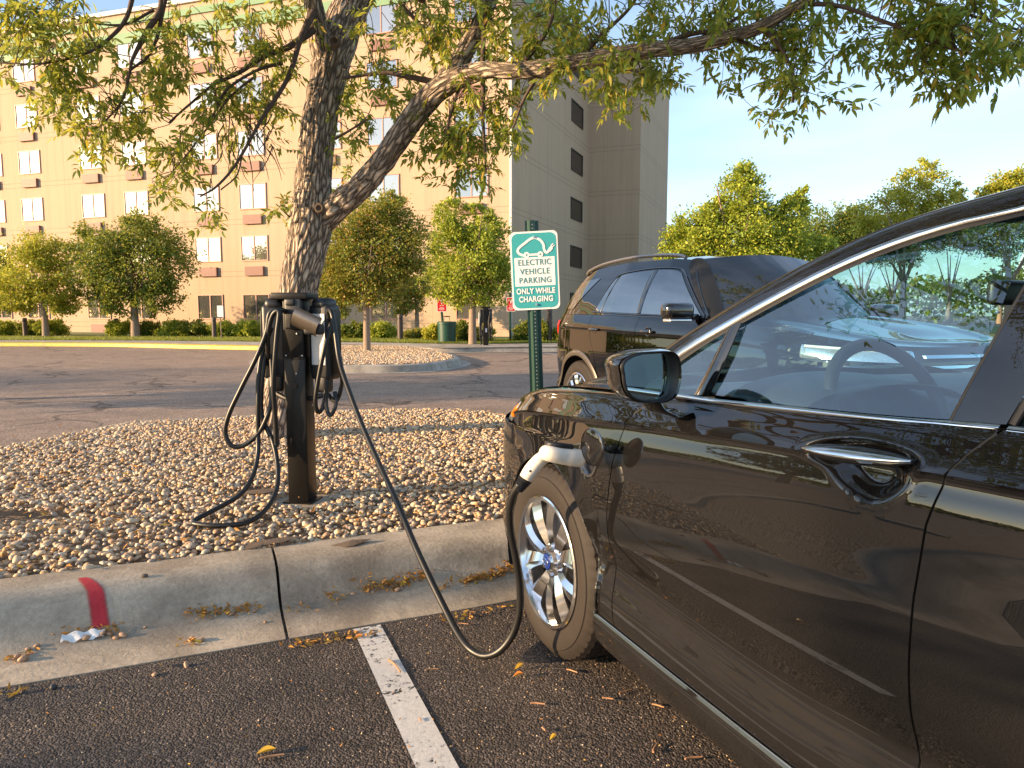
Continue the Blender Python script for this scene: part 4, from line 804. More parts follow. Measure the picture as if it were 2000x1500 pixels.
# branches (thin) : polylines with px width
BR = [[(612, 60, 22, T0-.1), (560, 95, 16, T0-.3), (520, 110, 13, T0-.4), (470, 140, 11, T0-.5), (420, 165, 8, T0-.6), (370, 205, 6, T0-.7), (330, 240, 5, T0-.75)],
      [(618, 20, 20, T0-.1), (585, 80, 15, T0-.3), (560, 150, 12, T0-.4), (520, 220, 10, T0-.5), (480, 280, 8, T0-.6), (450, 330, 7, T0-.6), (420, 365, 6, T0-.65), (390, 385, 4, T0-.7)],
      [(548, 125, 10, T0-.35), (500, 140, 8, T0-.5), (440, 180, 7, T0-.6), (410, 240, 6, T0-.6)],
      [(300, -60, 18, T0-.9), (315, 10, 16, T0-.9), (285, 60, 14, T0-.95), (260, 110, 9, T0-1), (250, 150, 7, T0-1), (235, 200, 6, T0-1), (200, 240, 4, T0-1)],
      [(270, -50, 14, T0-1), (250, 30, 11, T0-1), (215, 75, 9, T0-1.05), (180, 100, 7, T0-1.1), (120, 120, 6, T0-1.15), (60, 131, 5, T0-1.2), (-20, 126, 4, T0-1.2)],
      [(322, 0, 12, T0-.9), (305, 70, 9, T0-.9), (285, 110, 7, T0-.9), (250, 140, 6, T0-.9), (240, 180, 5, T0-.9), (220, 230, 4, T0-.9)],
      [(300, 20, 8, T0-.9), (240, 48, 6, T0-1), (170, 43, 5, T0-1.1), (110, 25, 4, T0-1.1)],
      [(500, 150, 7, T0-.5), (445, 195, 6, T0-.6), (400, 255, 5, T0-.65), (365, 300, 4, T0-.7), (330, 345, 3, T0-.7)],
      [(470, 290, 5, T0-.6), (460, 340, 4, T0-.6), (430, 370, 4, T0-.65)],
      [(860, 165, 14, T0-.4), (800, 148, 10, T0-.4), (750, 140, 8, T0-.35), (700, 145, 6, T0-.3), (670, 150, 5, T0-.3)],
      [(850, 140, 8, T0-.4), (840, 100, 7, T0-.35), (825, 60, 6, T0-.3), (790, 10, 5, T0-.3)],
      [(945, 130, 9, T0-.6), (948, 60, 8, T0-.5), (950, 0, 6, T0-.5)], [(945, 150, 9, T0-.6), (943, 220, 7, T0-.6), (946, 290, 5, T0-.6), (945, 340, 4, T0-.6)], [(900, 160, 8, T0-.5), (880, 220, 6, T0-.5), (870, 280, 4, T0-.5), (850, 310, 3, T0-.5)],
      [(1010, 135, 10, T0-.8), (1050, 90, 8, T0-.8), (1075, 40, 7, T0-.8), (1090, -30, 6, T0-.8)], [(1130, 120, 10, T0-1), (1180, 70, 8, T0-1), (1230, 20, 6, T0-1), (1260, -30, 5, T0-1)],
      [(1280, 97, 12, T0-1.2), (1340, 70, 10, T0-1.2), (1400, 55, 8, T0-1.3), (1450, 25, 6, T0-1.3), (1500, -20, 5, T0-1.4)], [(1350, 88, 9, T0-1.3), (1400, 50, 7, T0-1.2), (1430, 15, 6, T0-1.2), (1440, -30, 5, T0-1.2)],
      [(1490, 50, 10, T0-1.5), (1520, 90, 7, T0-1.5), (1545, 140, 5, T0-1.5), (1550, 200, 4, T0-1.5)], [(1560, 8, 10, T0-1.6), (1650, 15, 8, T0-1.7), (1740, 45, 7, T0-1.8), (1820, 80, 6, T0-1.9), (1900, 110, 4, T0-2)], [(1640, -40, 10, T0-1.7), (1760, -10, 8, T0-1.8), (1860, 20, 6, T0-1.9), (1960, 50, 5, T0-2), (2050, 70, 4, T0-2)],
      [(1430, 68, 8, T0-1.4), (1500, 100, 5, T0-1.4), (1560, 95, 4, T0-1.4), (1600, 85, 3, T0-1.4)], [(1060, 140, 7, T0-.9), (1020, 200, 5, T0-.8), (1000, 250, 4, T0-.8)], [(1200, 115, 6, T0-1.1), (1270, 150, 4, T0-1.1)],
      [(655, 270, 6, T0-.1), (690, 250, 4, T0-.2), (715, 235, 3, T0-.2)], [(570, 430, 7, T0-.05), (560, 420, 4, T0-.1), (548, 410, 3, T0-.1)]]
brm = MB(); nodes = []
for b_ in BR:
    P = [np.append(dep(u, v, d)-tb0, w_*(.72 if u < 625 else 1.0)/2*d/F) for u, v, w_, d in b_]; C = np.array(cat(P, 8)); wob = np.array([noise.noise_vector(Vector(tuple(p[:3]*3)))[:] for p in C])*.02; brm.tube(C[:, :3]+wob, np.maximum(C[:, 3], .003), 8); nodes += [c[:3] for c in (C[:, :3]+wob)[4:]]
for it in (limb,):
    C = np.array(cat([dep(u, v, d)-tb0 for u, v, w_, d in it], 4)); nodes += [c for c in C[16:]]
brm.build('branch', M['twig'], ash, True, 60); nodes = np.array(nodes)
# clusters of sprays: (u, v, ru, rv, depth offset, sprays)
CLs = [(30, 50, 80, 50, -1.1, 12), (90, 20, 90, 25, -1.0, 9), (90, 150, 60, 36, -1.15, 9), (40, 105, 40, 22, -1.15, 4), (120, 205, 55, 26, -1.1, 8), (175, 60, 80, 40, -1.0, 9), (210, 130, 70, 36, -1.0, 9), (235, 205, 70, 36, -1.0, 10), (150, 262, 40, 22, -1.05, 5), (205, 285, 34, 18, -1.0, 3), (300, 250, 50, 34, -.8, 7), (330, 60, 60, 46, -.8, 9), (330, 150, 56, 40, -.8, 7), (345, 310, 50, 36, -.7, 8), (345, 372, 36, 24, -.7, 6), (390, 404, 26, 16, -.7, 3), (410, 270, 60, 40, -.6, 8), (430, 110, 60, 50, -.6, 9), (420, 200, 55, 40, -.6, 9), (480, 50, 60, 50, -.5, 9), (500, 150, 46, 50, -.4, 10), (515, 215, 36, 40, -.3, 8), (555, 90, 34, 60, -.3, 8), (545, 296, 18, 14, -.3, 2), (550, 415, 14, 12, -.15, 3), (590, 20, 26, 30, -.3, 3),
       (700, 170, 40, 60, .2, 9), (690, 255, 38, 34, .1, 7), (672, 330, 16, 24, 0, 2), (745, 110, 46, 50, -.2, 9), (770, 190, 50, 40, -.2, 10), (770, 30, 60, 40, .2, 9), (840, 50, 60, 46, -.1, 12), (830, 120, 46, 34, -.2, 8),
       (850, 255, 46, 42, -.4, 9), (900, 220, 46, 46, -.5, 11), (905, 300, 56, 46, -.4, 12), (955, 240, 56, 60, -.5, 14), (1010, 230, 44, 60, -.6, 11), (1040, 180, 30, 40, -.7, 6), (945, 345, 34, 24, -.5, 5), (880, 335, 30, 20, -.4, 3),
       (910, 30, 70, 40, -.3, 12), (910, 95, 56, 36, -.4, 10), (990, 40, 70, 46, -.5, 12), (990, 100, 50, 30, -.6, 8), (1070, 40, 66, 50, -.7, 13), (1080, 100, 60, 30, -.8, 8), (1150, 40, 70, 50, -.9, 13), (1160, 100, 60, 24, -1.0, 7), (1240, 40, 70, 46, -1.0, 12), (1130, 165, 50, 24, -1.0, 6), (1205, 160, 60, 30, -1.0, 10), (1270, 150, 42, 44, -1.1, 9), (1290, 180, 18, 14, -1.1, 2),
       (1330, 30, 60, 40, -1.2, 10), (1320, 130, 30, 24, -1.2, 3), (1400, 25, 60, 30, -1.3, 9), (1440, 100, 46, 26, -1.3, 6), (1510, 100, 50, 40, -1.4, 11), (1530, 60, 60, 44, -1.5, 9), (1535, 160, 38, 36, -1.5, 9), (1545, 212, 24, 24, -1.5, 5), (1590, 40, 60, 30, -1.5, 8), (1670, -10, 50, 20, -1.7, 4), (1740, 50, 60, 40, -1.8, 12), (1790, 110, 50, 44, -1.8, 12), (1850, 60, 66, 44, -1.9, 13), (1860, 135, 46, 36, -1.9, 11), (1920, 100, 40, 44, -2, 9), (1810, 155, 40, 20, -1.9, 4), (1800, 5, 70, 24, -1.8, 8), (1910, 20, 60, 20, -1.9, 6), (1990, 85, 24, 44, -2, 6), (2060, 60, 60, 50, -2, 8), (1480, 10, 50, 24, -1.4, 6)]
# the rest of the crown above and round the picture
for k in range(110): CLs.append((rng.uniform(350, 2300), rng.uniform(-1000, -300), 130, 90, rng.uniform(-2.6, 1.2), 4))

CW3 = [(np.array([rng.uniform(-2.4, 1.6), rng.uniform(1.0, 3.6), rng.uniform(3.8, 5.6)]), 6) for k in range(26)]+[(np.array([rng.uniform(-2.3, .1), rng.uniform(1.5, 3.3), rng.uniform(3.9, 5.0)]), 9) for k in range(40)]
LP, LD, LS = [], [], []; tw = MB(); nsp = 0
for (u, v, ru, rv, dd_, ns) in CLs:
    inpic = v > -60 and u > -100; ns = max(1, int(round(ns*(.68 if u < 620 else .66 if u < 1280 else .60)))) if inpic else ns; rv = rv*.8 if u > 1280 else rv; d = T0+dd_; kx = d/F; cc_ = dep(u, v, d)-tb0
    near = nodes[np.argsort(np.linalg.norm(nodes-cc_, axis=1))[:6]]
    for q in range(ns):
        a = rng.uniform(0, 6.28); rr_ = math.sqrt(rng.random()); c = cc_+np.array([math.cos(a)*rr_*ru*kx, rng.normal(0, .16), math.sin(a)*rr_*rv*kx])
        ln = rng.uniform(.16, .34); hd = rng.normal(0, 1, 3); hd[2] = -abs(hd[2])*.5-.35; hd /= np.linalg.norm(hd); s0 = c-hd*ln*.5+np.array([0, 0, .04]); s1 = c+hd*ln*.5
        nb_ = near[rng.integers(0, 6)]; dist = np.linalg.norm(nb_-s0)
        if dist < .95 and (inpic or q == 0):
            mid = (nb_+s0)/2+np.array([rng.normal(0, .04), rng.normal(0, .04), rng.uniform(-.02, .10)]); pt = cat([nb_, mid, s0, c, s1], 4); tw.tube(pt, np.linspace(.0036, .0012, len(pt)), 4, cap=False)
        else: pt = cat([s0-np.array([rng.normal(0, .05), 0, -.12]), s0, c, s1], 4); tw.tube(pt, np.linspace(.0035, .0014, len(pt)), 4, cap=False)
        nl = int(rng.integers(6, 10)) if inpic else 5; big = 1.0 if inpic else 1.35
        for m_ in range(nl):
            f = (m_+.5)/nl; b0 = s0*(1-f)+s1*f; ld = hd*.5+rng.normal(0, .75, 3); ld[2] -= .25; ld /= np.linalg.norm(ld); rl = rng.uniform(.07, .12)*big; side_ = np.cross(ld, rng.normal(size=3)); side_ /= np.linalg.norm(side_)
            npair = 3
            for jj in range(npair):
                fb_ = (jj+.6)/npair
                for sg in (-1, 1): LP.append(b0+ld*rl*fb_); LD.append(ld*.75+side_*sg*.9+np.array([0, 0, -.35])+rng.normal(0, .15, 3)); LS.append(rng.uniform(.042, .070)*big)
            LP.append(b0+ld*rl); LD.append(ld+np.array([0, 0, -.3])); LS.append(rng.uniform(.055, .080)*big)
        nsp += 1
for c3, ns in CW3:
    for q in range(ns):
        c = c3-tb0+rng.normal(0, .30, 3); hd = rng.normal(0, 1, 3); hd[2] = -abs(hd[2])*.5-.3; hd /= np.linalg.norm(hd); pt = cat([c-hd*.3+np.array([0, 0, .05]), c, c+hd*.2], 3); tw.tube(pt, np.linspace(.005, .0015, len(pt)), 4, cap=False)
        for m_ in range(30): LP.append(c+hd*rng.uniform(-.2, .2)+rng.normal(0, .06, 3)); LD.append(rng.normal(0, 1, 3)+np.array([0, 0, -.5])); LS.append(rng.uniform(.05, .085))
for k in range(16):
    a0_ = np.array([rng.uniform(-2.6, -.6), rng.uniform(4.6, 5.6), rng.uniform(3.2, 4.4)]); a1_ = np.array([rng.uniform(-3, 1.8), rng.uniform(1.0, 2.2), rng.uniform(3.8, 5.4)]); md = (a0_+a1_)/2+rng.normal(0, .3, 3)
    tw.tube(cat([a0_-tb0, md-tb0, a1_-tb0], 8), np.linspace(.035, .008, 17), 6, cap=False)
leaves('crown', np.array(LP), np.array(LD), np.array(LS), M['ash'], ash, roll=.6)
tw.build('twig', M['twig'], ash, True, 180); print('leaves', len(LP), 'sprays', nsp)
# bare dead twigs left of the trunk
bt_ = MB()
for k in range(26):
    u, v = rng.uniform(430, 540), rng.uniform(200, 300); P = []; a = rng.uniform(R(60), R(130))
    for j in range(5): P.append(dep(u, v, T0-.5)-tb0); u += math.cos(a)*rng.uniform(12, 26)*(1 if k % 2 else -1); v += math.sin(a)*rng.uniform(10, 24); a -= rng.uniform(.0, .35)
    bt_.tube(cat(P, 4), np.linspace(.005, .0015, 17), 5, cap=False)
bt_.build('dead_twig', M['twig'], ash, True, 180)
# street trees outside the frame on the left: one shows in the door's reflection, two are placed for their shade
GU = 'roadside trees up the street'
def sidetree(x, y, h, rr_, n, label, seed):
    b = np.array([x, y, 0.]); hi = h > 12; bl_ = [((0, 0, h*.68), (rr_, rr_, h*.30)), ((rr_*.5, .5, h*.6), (rr_*.6, rr_*.6, h*.22)), ((-rr_*.5, -.6, h*.62), (rr_*.6, rr_*.6, h*.24))]; bl_ = [((0, 0, 9.3), (1.4, 1.4, 1.9)), ((.3, .2, 11.0), (1.1, 1.1, 1.3))] if hi else bl_; far_tree('roadside_tree', b, h, bl_, n, .24, M['leafdk'], label, GU, trunk_r=.11 if hi else .16, fork=.5 if hi else .35)  # high crown shaped to shade the ash limb and leave the gravel sunlit
SZ = np.array([SUN_AZ[0], SUN_AZ[1]])
for i, (dist, lat, h, r_, n, lb) in enumerate(((24, 2.9, 13.5, 1.9, 6000, 'tall unseen tree toward the sun, its crown shaped to shade the ash limb'), (34, -9.5, 7.0, 2.2, 2600, 'short roadside tree behind the viewer on the left'), (11.6, 11.6, 5.4, 1.9, 4200, 'roadside tree at the far side of the driveway on the left'), (17, .2, 6.0, 1.5, 900, 'sparse small unseen tree added to dapple the asphalt nearest the viewer'), (40, 15, 9, 3, 4000, 'farthest large roadside tree on the left'))):  # the sparse tree is added out of view only for dappled shade
    c = np.array([0, 0])+SZ*dist+np.array([-.296, .955])*lat; sidetree(c[0], c[1], h, r_, n, lb, i)
# ================================================================== VEHICLE TOOLS
def sm(x): x = min(1, max(0, x)); return x*x*(3-2*x)
class Ring:
    """plan path of a body side: control points (s, w); evaluate by s-like parameter t"""
    def __init__(r, ctrl, n=24):
        P = np.array(cat([np.array(c, float) for c in ctrl], n)); r.P = P; d = np.linalg.norm(np.diff(P, axis=0), axis=1); r.l = np.concatenate([[0], np.cumsum(d)])
        T = np.gradient(P, axis=0); T /= np.linalg.norm(T, axis=1)[:, None]; r.N = np.stack([-T[:, 1], T[:, 0]], 1)
        i = np.argmin(np.abs(P[:, 0])); r.l -= r.l[i]-P[i, 0]     # t = arc length, zero at s = 0
    def at(r, t): return np.array([np.interp(t, r.l, r.P[:, k]) for k in (0, 1)]), np.array([np.interp(t, r.l, r.N[:, k]) for k in (0, 1)])
    def t_of(r, s): # monotone side region
        m = r.P[:, 1] > r.P[:, 1].max()-.35; return float(np.interp(s, r.P[m, 0], r.l[m]))
def rowpts(ctrls, s, sub=5):
    """ctrls: list of segments, each list of (z, off) callables/values, Catmull-Rom inside a segment, creases between"""
    out = []
    for sg in ctrls:
        C = [np.array([c[0](s) if callable(c[0]) else c[0], c[1](s) if callable(c[1]) else c[1]]) for c in sg]; Q = cat(C, sub); out += Q if not out else Q[1:]
    return np.array(out)
def side_patch(ring, rows, tL, tR, ncol, arches, to3, zclip=None, dent=None, flange=.012, zmin=None, zmax=None, sub=5):
    """tL, tR: callables z -> t. Returns verts, faces"""
    V = []; us = np.linspace(0, 1, ncol); nr = None
    for u in us:
        zn = .7; tm = tL(zn)*(1-u)+tR(zn)*u; s_nom = ring.at(tm)[0][0]; rp = rowpts(rows, s_nom, sub)
        if zmax is not None or zmin is not None:
            zz = np.linspace(zmax if zmax is not None else rp[0, 0], zmin if zmin is not None else rp[-1, 0], len(rp)); off = np.interp(-zz, -rp[:, 0], rp[:, 1]); rp = np.stack([zz, off], 1)
        nr = len(rp); col = []
        for z, off in rp:
            t = tL(z)*(1-u)+tR(z)*u; p, nrm = ring.at(t)
            for (sa, za, Rr) in arches:
                ds = p[0]-sa
                if abs(ds) < Rr:
                    za_ = za+math.sqrt(Rr*Rr-ds*ds)
                    if z < za_: z = za_; off = float(np.interp(-z, -rp[:, 0], rp[:, 1]))
                    fl = max(0, 1-(math.hypot(ds, z-za)-Rr)/.10); off += .010*fl*fl
            if dent: off += dent(p[0], z)
            q = p+nrm*off; col.append((q[0], q[1], z))
        V.append(col)
    # flanges turned inward at both column edges and the bottom for real panel edges
    def inward(col, tt):
        out = []
        for (s, w_, z) in col: _, nrm = ring.at(tt(z)); out.append((s-nrm[0]*flange, w_-nrm[1]*flange, z))
        return out
    V = [inward(V[0], tL)]+V+[inward(V[-1], tR)]; Vf = [to3(*p) for c in V for p in c]; Fs = []
    for i in range(len(V)-1):
        for j in range(nr-1): Fs.append((i*nr+j, i*nr+j+1, (i+1)*nr+j+1, (i+1)*nr+j))
    return Vf, Fs
def clean(o, dist=.0004, sharp=38):
    bm = bmesh.new(); bm.from_mesh(o.data); bmesh.ops.remove_doubles(bm, verts=bm.verts[:], dist=dist); bm.to_mesh(o.data); bm.free()
    o.data.polygons.foreach_set('use_smooth', [True]*len(o.data.polygons)); o.data.set_sharp_from_angle(angle=R(sharp)); return o
def both(name, V, Fs, mat, parent, smooth=True, sharp=38, right=True, cl=True):
    o = mesh(name, V, Fs, mat, parent, smooth, sharp=sharp if smooth else None)
    if cl and smooth: clean(o, sharp=sharp)
    if right:
        o2 = mesh(name, [(p[0], -p[1], p[2]) for p in V], [tuple(f[::-1]) for f in Fs], mat, parent, smooth, sharp=sharp if smooth else None)
        if cl and smooth: clean(o2, sharp=sharp)
        return o, o2
    return o
def loft(curves, closed=False):
    n = len(curves[0]); V = [p for c in curves for p in c]; Fs = []
    for i in range(len(curves)-1):
        for k in range(n-1): Fs.append((i*n+k, i*n+k+1, (i+1)*n+k+1, (i+1)*n+k))
    return V, Fs
def band(c0, c1, th_dir=None, th=.004, bulge=0.0, nmid=4):
    """strip between two equal-length curves, bulged outward along th_dir"""
    c0 = [np.array(p, float) for p in c0]; c1 = [np.array(p, float) for p in c1]; cs = []
    for j in range(nmid+1):
        f = j/nmid; cs.append([a*(1-f)+b*f+np.array(th_dir)*(th+bulge*math.sin(math.pi*f)) if th_dir is not None else a*(1-f)+b*f for a, b in zip(c0, c1)])
    if th_dir is not None and th > 0: cs = [c0]+cs+[c1]
    return loft(cs)
def resample(P, n):
    P = np.array(P, float); d = np.concatenate([[0], np.cumsum(np.linalg.norm(np.diff(P, axis=0), axis=1))]); t_ = np.linspace(0, d[-1], n); return [np.array([np.interp(x, d, P[:, k]) for k in range(P.shape[1])]) for x in t_]
def make_wheel(root, name, c, axis, Rt, Rr, wd, spokes, rot, label_badge=True, parts=True):
    """c: centre of the outer face, axis pointing outward"""
    c = np.array(c, float); axis = np.array(axis, float); axis /= np.linalg.norm(axis)
    wl = bpy.data.objects.new(name, None); COL.objects.link(wl); wl.parent = root; wl.empty_display_size = .1
    sw = Rt-Rr; pr = [(Rr-.006, -.02), (Rr+.004, -.004), (Rr+.010, -.001), (Rr+sw*.25, .004), (Rr+sw*.45, .006), (Rr+sw*.62, .002), (Rr+sw*.64, -.002), (Rr+sw*.78, -.008), (Rr+sw*.93, -.022), (Rt-.004, -.034)]
    tw_ = wd; g_ = [.05, .085, .115, .15, .18]; x = .034
    for k, gx in enumerate((.048, .084, .120, .156)): pr += [(Rt+.0-.001, -gx+.0055), (Rt-.007, -gx+.004), (Rt-.007, -gx-.004), (Rt-.001, -gx-.0055)]
    pr += [(Rt-.004, -tw_+.03), (Rt-.03, -tw_), (Rr, -tw_+.01)]
    V, Fs = lathe(pr, c, axis, 216); V = np.array(V); m = len(pr)
    for k in range(216):   # tread blocks
        if k % 4 == 0:
            for i in range(8, m-2): d = V[k*m+i]-c; ax_c = axis*(d @ axis); V[k*m+i] = c+ax_c+(d-ax_c)*(1-.020)
    mesh('tyre', V, Fs, M['tyre'], wl, True, sharp=30)
    ref = np.array([0, 0, 1.]); u = ref-axis*(axis @ ref); u /= np.linalg.norm(u); v = np.cross(axis, u)
    pr = [(Rr+.002, -.006), (Rr+.004, .002), (Rr-.002, .005), (Rr-.012, .003), (Rr-.016, -.008), (Rr-.020, -.03), (Rr-.030, -.10), (Rr-.028, -wd+.02)]
    V, Fs = lathe(pr, c, axis, 96); mesh('rim', V, Fs, M['alloy'], wl, True, sharp=30)
    V, Fs = lathe([(Rr-.03, -.115), (.08, -.11), (.0, -.11)], c, axis, 48); mesh('brake_shield', V, Fs, M['dark'], wl, True)
    V, Fs = lathe([(Rr*.70, -.092), (Rr*.70, -.082), (.075, -.082), (.07, -.05), (0, -.05)], c, axis, 48); mesh('brake_disc', V, Fs, M['steel'], wl, True, sharp=30)
    def pt(a, r_, h): return c+(u*math.cos(a)+v*math.sin(a))*r_+axis*h
    sp = MB(); 
    for k in range(spokes):
        base = rot+2*math.pi*k/spokes
        for sgn in (-1, 1):
            half = 2*math.pi/spokes/2; a_in = base+sgn*half*.30; a_out = base+sgn*half*.50
            st = []
            for f in np.linspace(0, 1, 9):
                r_ = .050+(Rr-.012-.050)*f; a = a_in*(1-f)+a_out*f; wi = (.0175+.0215*f**1.2)/r_ if r_ > .02 else .3; hc_ = -.020+.012*math.sin(f*math.pi)+.010*f-.004; crest = a+sgn*wi*.35
                st.append([pt(a-wi, r_, hc_-.030), pt(a-wi, r_, hc_-.011), pt(crest, r_, hc_+.004), pt(a+wi, r_, hc_-.011), pt(a+wi, r_, hc_-.030)])
            V, Fs = loft(st); sp.add(V, Fs); 
    sp.build('spokes', M['alloy'], wl, True, 25)
    pr = [(0, -.004), (.020, -.003), (.030, -.006), (.034, -.014), (.055, -.020), (.064, -.035), (.064, -.06)]
    V, Fs = lathe(pr[2:], c, axis, 40); mesh('hub', V, Fs, M['alloy'], wl, True, sharp=30)
    for k in range(5): a = rot+2*math.pi*(k+.5)/5; q = pt(a, .047, -.020); MB().tube([q-axis*.01, q+axis*.010], .0085, 6).build('wheel_nut', M['satin'], wl)
    V, Fs = lathe([(0, -.001), (.022, -.002), (.027, -.005), (.027, -.02)], c, axis, 32); bd = mesh('centre_cap', V, Fs, M['bluebadge'] if label_badge else M['satin'], wl, True, sharp=40)
    if label_badge:
        O = [pt(a, 1, 0)-c for a in np.linspace(0, 2*math.pi, 33)[:-1]]
        ringp = [c+v*math.sin(a)*.020+u*math.cos(a)*.010+axis*.0 for a in np.linspace(0, 2*math.pi, 33)[:-1]]
        mb = MB().tube([p+axis*.0 for p in ringp], .0011, 6, closed=True)
        s1 = [c+v*x_+u*y_+axis*.0004 for x_, y_ in ((-.012, .001), (-.008, .005), (-.005, .001), (-.002, -.003), (.002, .003), (.005, -.001), (.009, .002), (.012, -.001))]; mb.tube(cat(s1, 4), .0012, 5); mb.build('badge_script', M['chrome'], bd, True)
    return wl

# ================================================================== SEDAN (grey-black, plugged in)
def WC(s, w_): p = CW(s, w_, 0); return p
HW = .925
sed = thing('sedan', 'large dark grey sedan being charged, its side filling the right foreground', 'car', tuple(CW(0, -HW, 0)), math.atan2(-AX[1], -AX[0]))
def S3(s, w_, z): return (-s, w_+HW, z)
def I(xs, ys): return lambda s: float(np.interp(s, xs, ys))
def Ic(xs, ys):
    C = np.array(cat([np.array([a, b], float) for a, b in zip(xs, ys)], 8)); return lambda s: float(np.interp(s, C[:, 0], C[:, 1]))
ring = Ring([(-.93, -.925), (-.925, -.70), (-.90, -.50), (-.84, -.32), (-.75, -.19), (-.62, -.10), (-.45, -.045), (-.25, -.018), (0, -.004), (.3, .004), (.8, .010), (1.4, .012), (2.0, .008), (2.6, .0), (3.0, -.02), (3.35, -.06), (3.58, -.16), (3.70, -.34), (3.76, -.6), (3.78, -.925)])
zb = Ic([-1.0, -.9, -.75, -.6, -.45, -.3, -.15, .1, .4, .7, 1.0, 1.45, 2.2, 2.9, 3.4, 3.8], [.70, .725, .79, .835, .872, .905, .925, .945, .962, .976, .990, 1.012, 1.035, 1.05, 1.02, .97])
zcr = Ic([-1.0, -.6, -.33, .14, .46, .88, 1.12, 1.5, 2.2, 3.0, 3.8], [.60, .74, .818, .859, .886, .912, .924, .940, .962, .972, .90])
zr = Ic([-1.0, -.3, .3, .56, 1.06, 1.4, 2.2, 2.6, 3.8], [.42, .42, .455, .45, .435, .455, .50, .50, .42])
fr = I([-1, -.6, -.3], [0.0, .35, 1.0])      # features fade around the nose
def o_(base): return lambda s: base*max(.35, fr(s))
rowsS = [[(zb, lambda s: -.078 if s > .6 else -.078-.03*sm((.6-s)/.8)), (lambda s: zb(s)-.012, lambda s: -.068), (lambda s: zcr(s)*.45+zb(s)*.55, lambda s: -.052), (lambda s: zcr(s)+.016, lambda s: -.033), (zcr, lambda s: -.0225)],
         [(zcr, lambda s: -.0225), (lambda s: zcr(s)-.009, lambda s: -.0285), (lambda s: zcr(s)-.022, lambda s: -.0280), (lambda s: zcr(s)-.065, lambda s: -.0185), (.755, -.0085), (.69, -.0015), (.62, .002), (.545, -.002), (lambda s: zr(s)+.030, o_(-.018)), (zr, o_(-.0235)), (lambda s: zr(s)-.045, o_(-.012)), (lambda s: zr(s)-.085, .0), (.325, .003), (.300, .0)]]
gF = I([.27, .30, .45, .60, .767, .86, .90, .93, .953, 1.1], [.475, .470, .435, .420, .428, .455, .478, .510, .548, .60])
gR = I([.27, .45, .60, .732, .85, .93, .97, 1.0, 1.03, 1.1], [1.40, 1.395, 1.385, 1.380, 1.386, 1.405, 1.425, 1.447, 1.47, 1.48])
gQ = I([.27, .45, .7, .80, .9, 1.0, 1.1], [2.20, 2.22, 2.34, 2.44, 2.52, 2.58, 2.6])
HZ = HUB[2]; arcF = (0.0, HZ-.005, .372); arcR = (2.85, HZ-.005, .372)
gap = .0022
# pocket behind the door handle and the port recess
hs0, hz0 = 1.222, .912
def dent(s, z):
    # long lens at handle level merging into a triangular finger pocket below
    zc_ = .934+.07*(s-1.24); e1 = math.sqrt(((s-1.238)/.120)**2+((z-zc_)/.027)**2)
    e2 = math.sqrt(((s-1.256-.35*(.905-z))/(.092-.5*max(0, .93-z)))**2+((z-.908)/.046)**2); h = max(0, .35-abs(e1-e2))/.35; e = min(e1, e2)-h*h*.35*.25
    return -.034*sm((1.05-e)/(.42 if e1 < e2 else .62))+(.0020*math.exp(-((e-1.13)/.10)**2) if e > 1.0 else 0)
def portdent(s, z):
    e = math.hypot((s-PORT[0])/1.0, z-PORT[2])/.052; return -.030*sm((1.02-e)/.16)
T0f = lambda z: ring.l[0]
side_s = []
tF = lambda g, d=0.0: (lambda z: ring.t_of(g(z))+d)
Vf, Ff = side_patch(ring, rowsS, lambda z: ring.t_of(-.47)+0*z, tF(gF, -gap), 150, [arcF], S3, dent=portdent); both('front_fender', Vf, Ff, M['paint'], sed)
Vf, Ff = side_patch(ring, rowsS, lambda z: ring.l[0], lambda z: ring.t_of(-.475), 60, [arcF], S3); both('front_bumper', Vf, Ff, M['paint'], sed)
Vf, Ff = side_patch(ring, rowsS, tF(gF, gap), tF(gR, -gap), 210, [], S3, dent=dent, sub=11); fd, fdr = both('front_door', Vf, Ff, M['paint'], sed)
Vf, Ff = side_patch(ring, rowsS, tF(gR, gap), tF(gQ, -gap), 70, [arcR], S3); rd, rdr = both('rear_door', Vf, Ff, M['paint'], sed)
Vf, Ff = side_patch(ring, rowsS, tF(gQ, gap), lambda z: ring.l[-1], 90, [arcR], S3); both('rear_quarter', Vf, Ff, M['paint'], sed)
# rocker sill, split from the doors by a shadow line and a thin bright edge
def rows_sill(s): return None
rowsK = [[(.293, -.004), (.27, .004), (.235, .0), (.20, -.014), (.17, -.045), (.155, -.10)]]
tA = lambda z: ring.t_of(.345+.10*(.30-z)); tB = lambda z: ring.t_of(2.47)
Vf, Ff = side_patch(ring, rowsK, tA, tB, 50, [], S3); rk, rk2 = both('rocker_panel', Vf, Ff, M['paint'], sed)
ed = MB(); P = [np.array(S3(*(ring.at(ring.t_of(s))[0]+ring.at(ring.t_of(s))[1]*.0035), .2965)) for s in np.linspace(.352, 2.46, 40)]; ed.tube(P, .0013, 6); ed.build('sill_edge', M['satin'], rk, True)
# front lower lip of bumper
rowsB = [[(.293, -.004), (.25, -.01), (.20, -.03), (.17, -.07)]]
Vf, Ff = side_patch(ring, rowsB, lambda z: ring.l[0], lambda z: ring.t_of(-.385), 40, [], S3); both('lower_lip', Vf, Ff, M['blackpl'], sed)
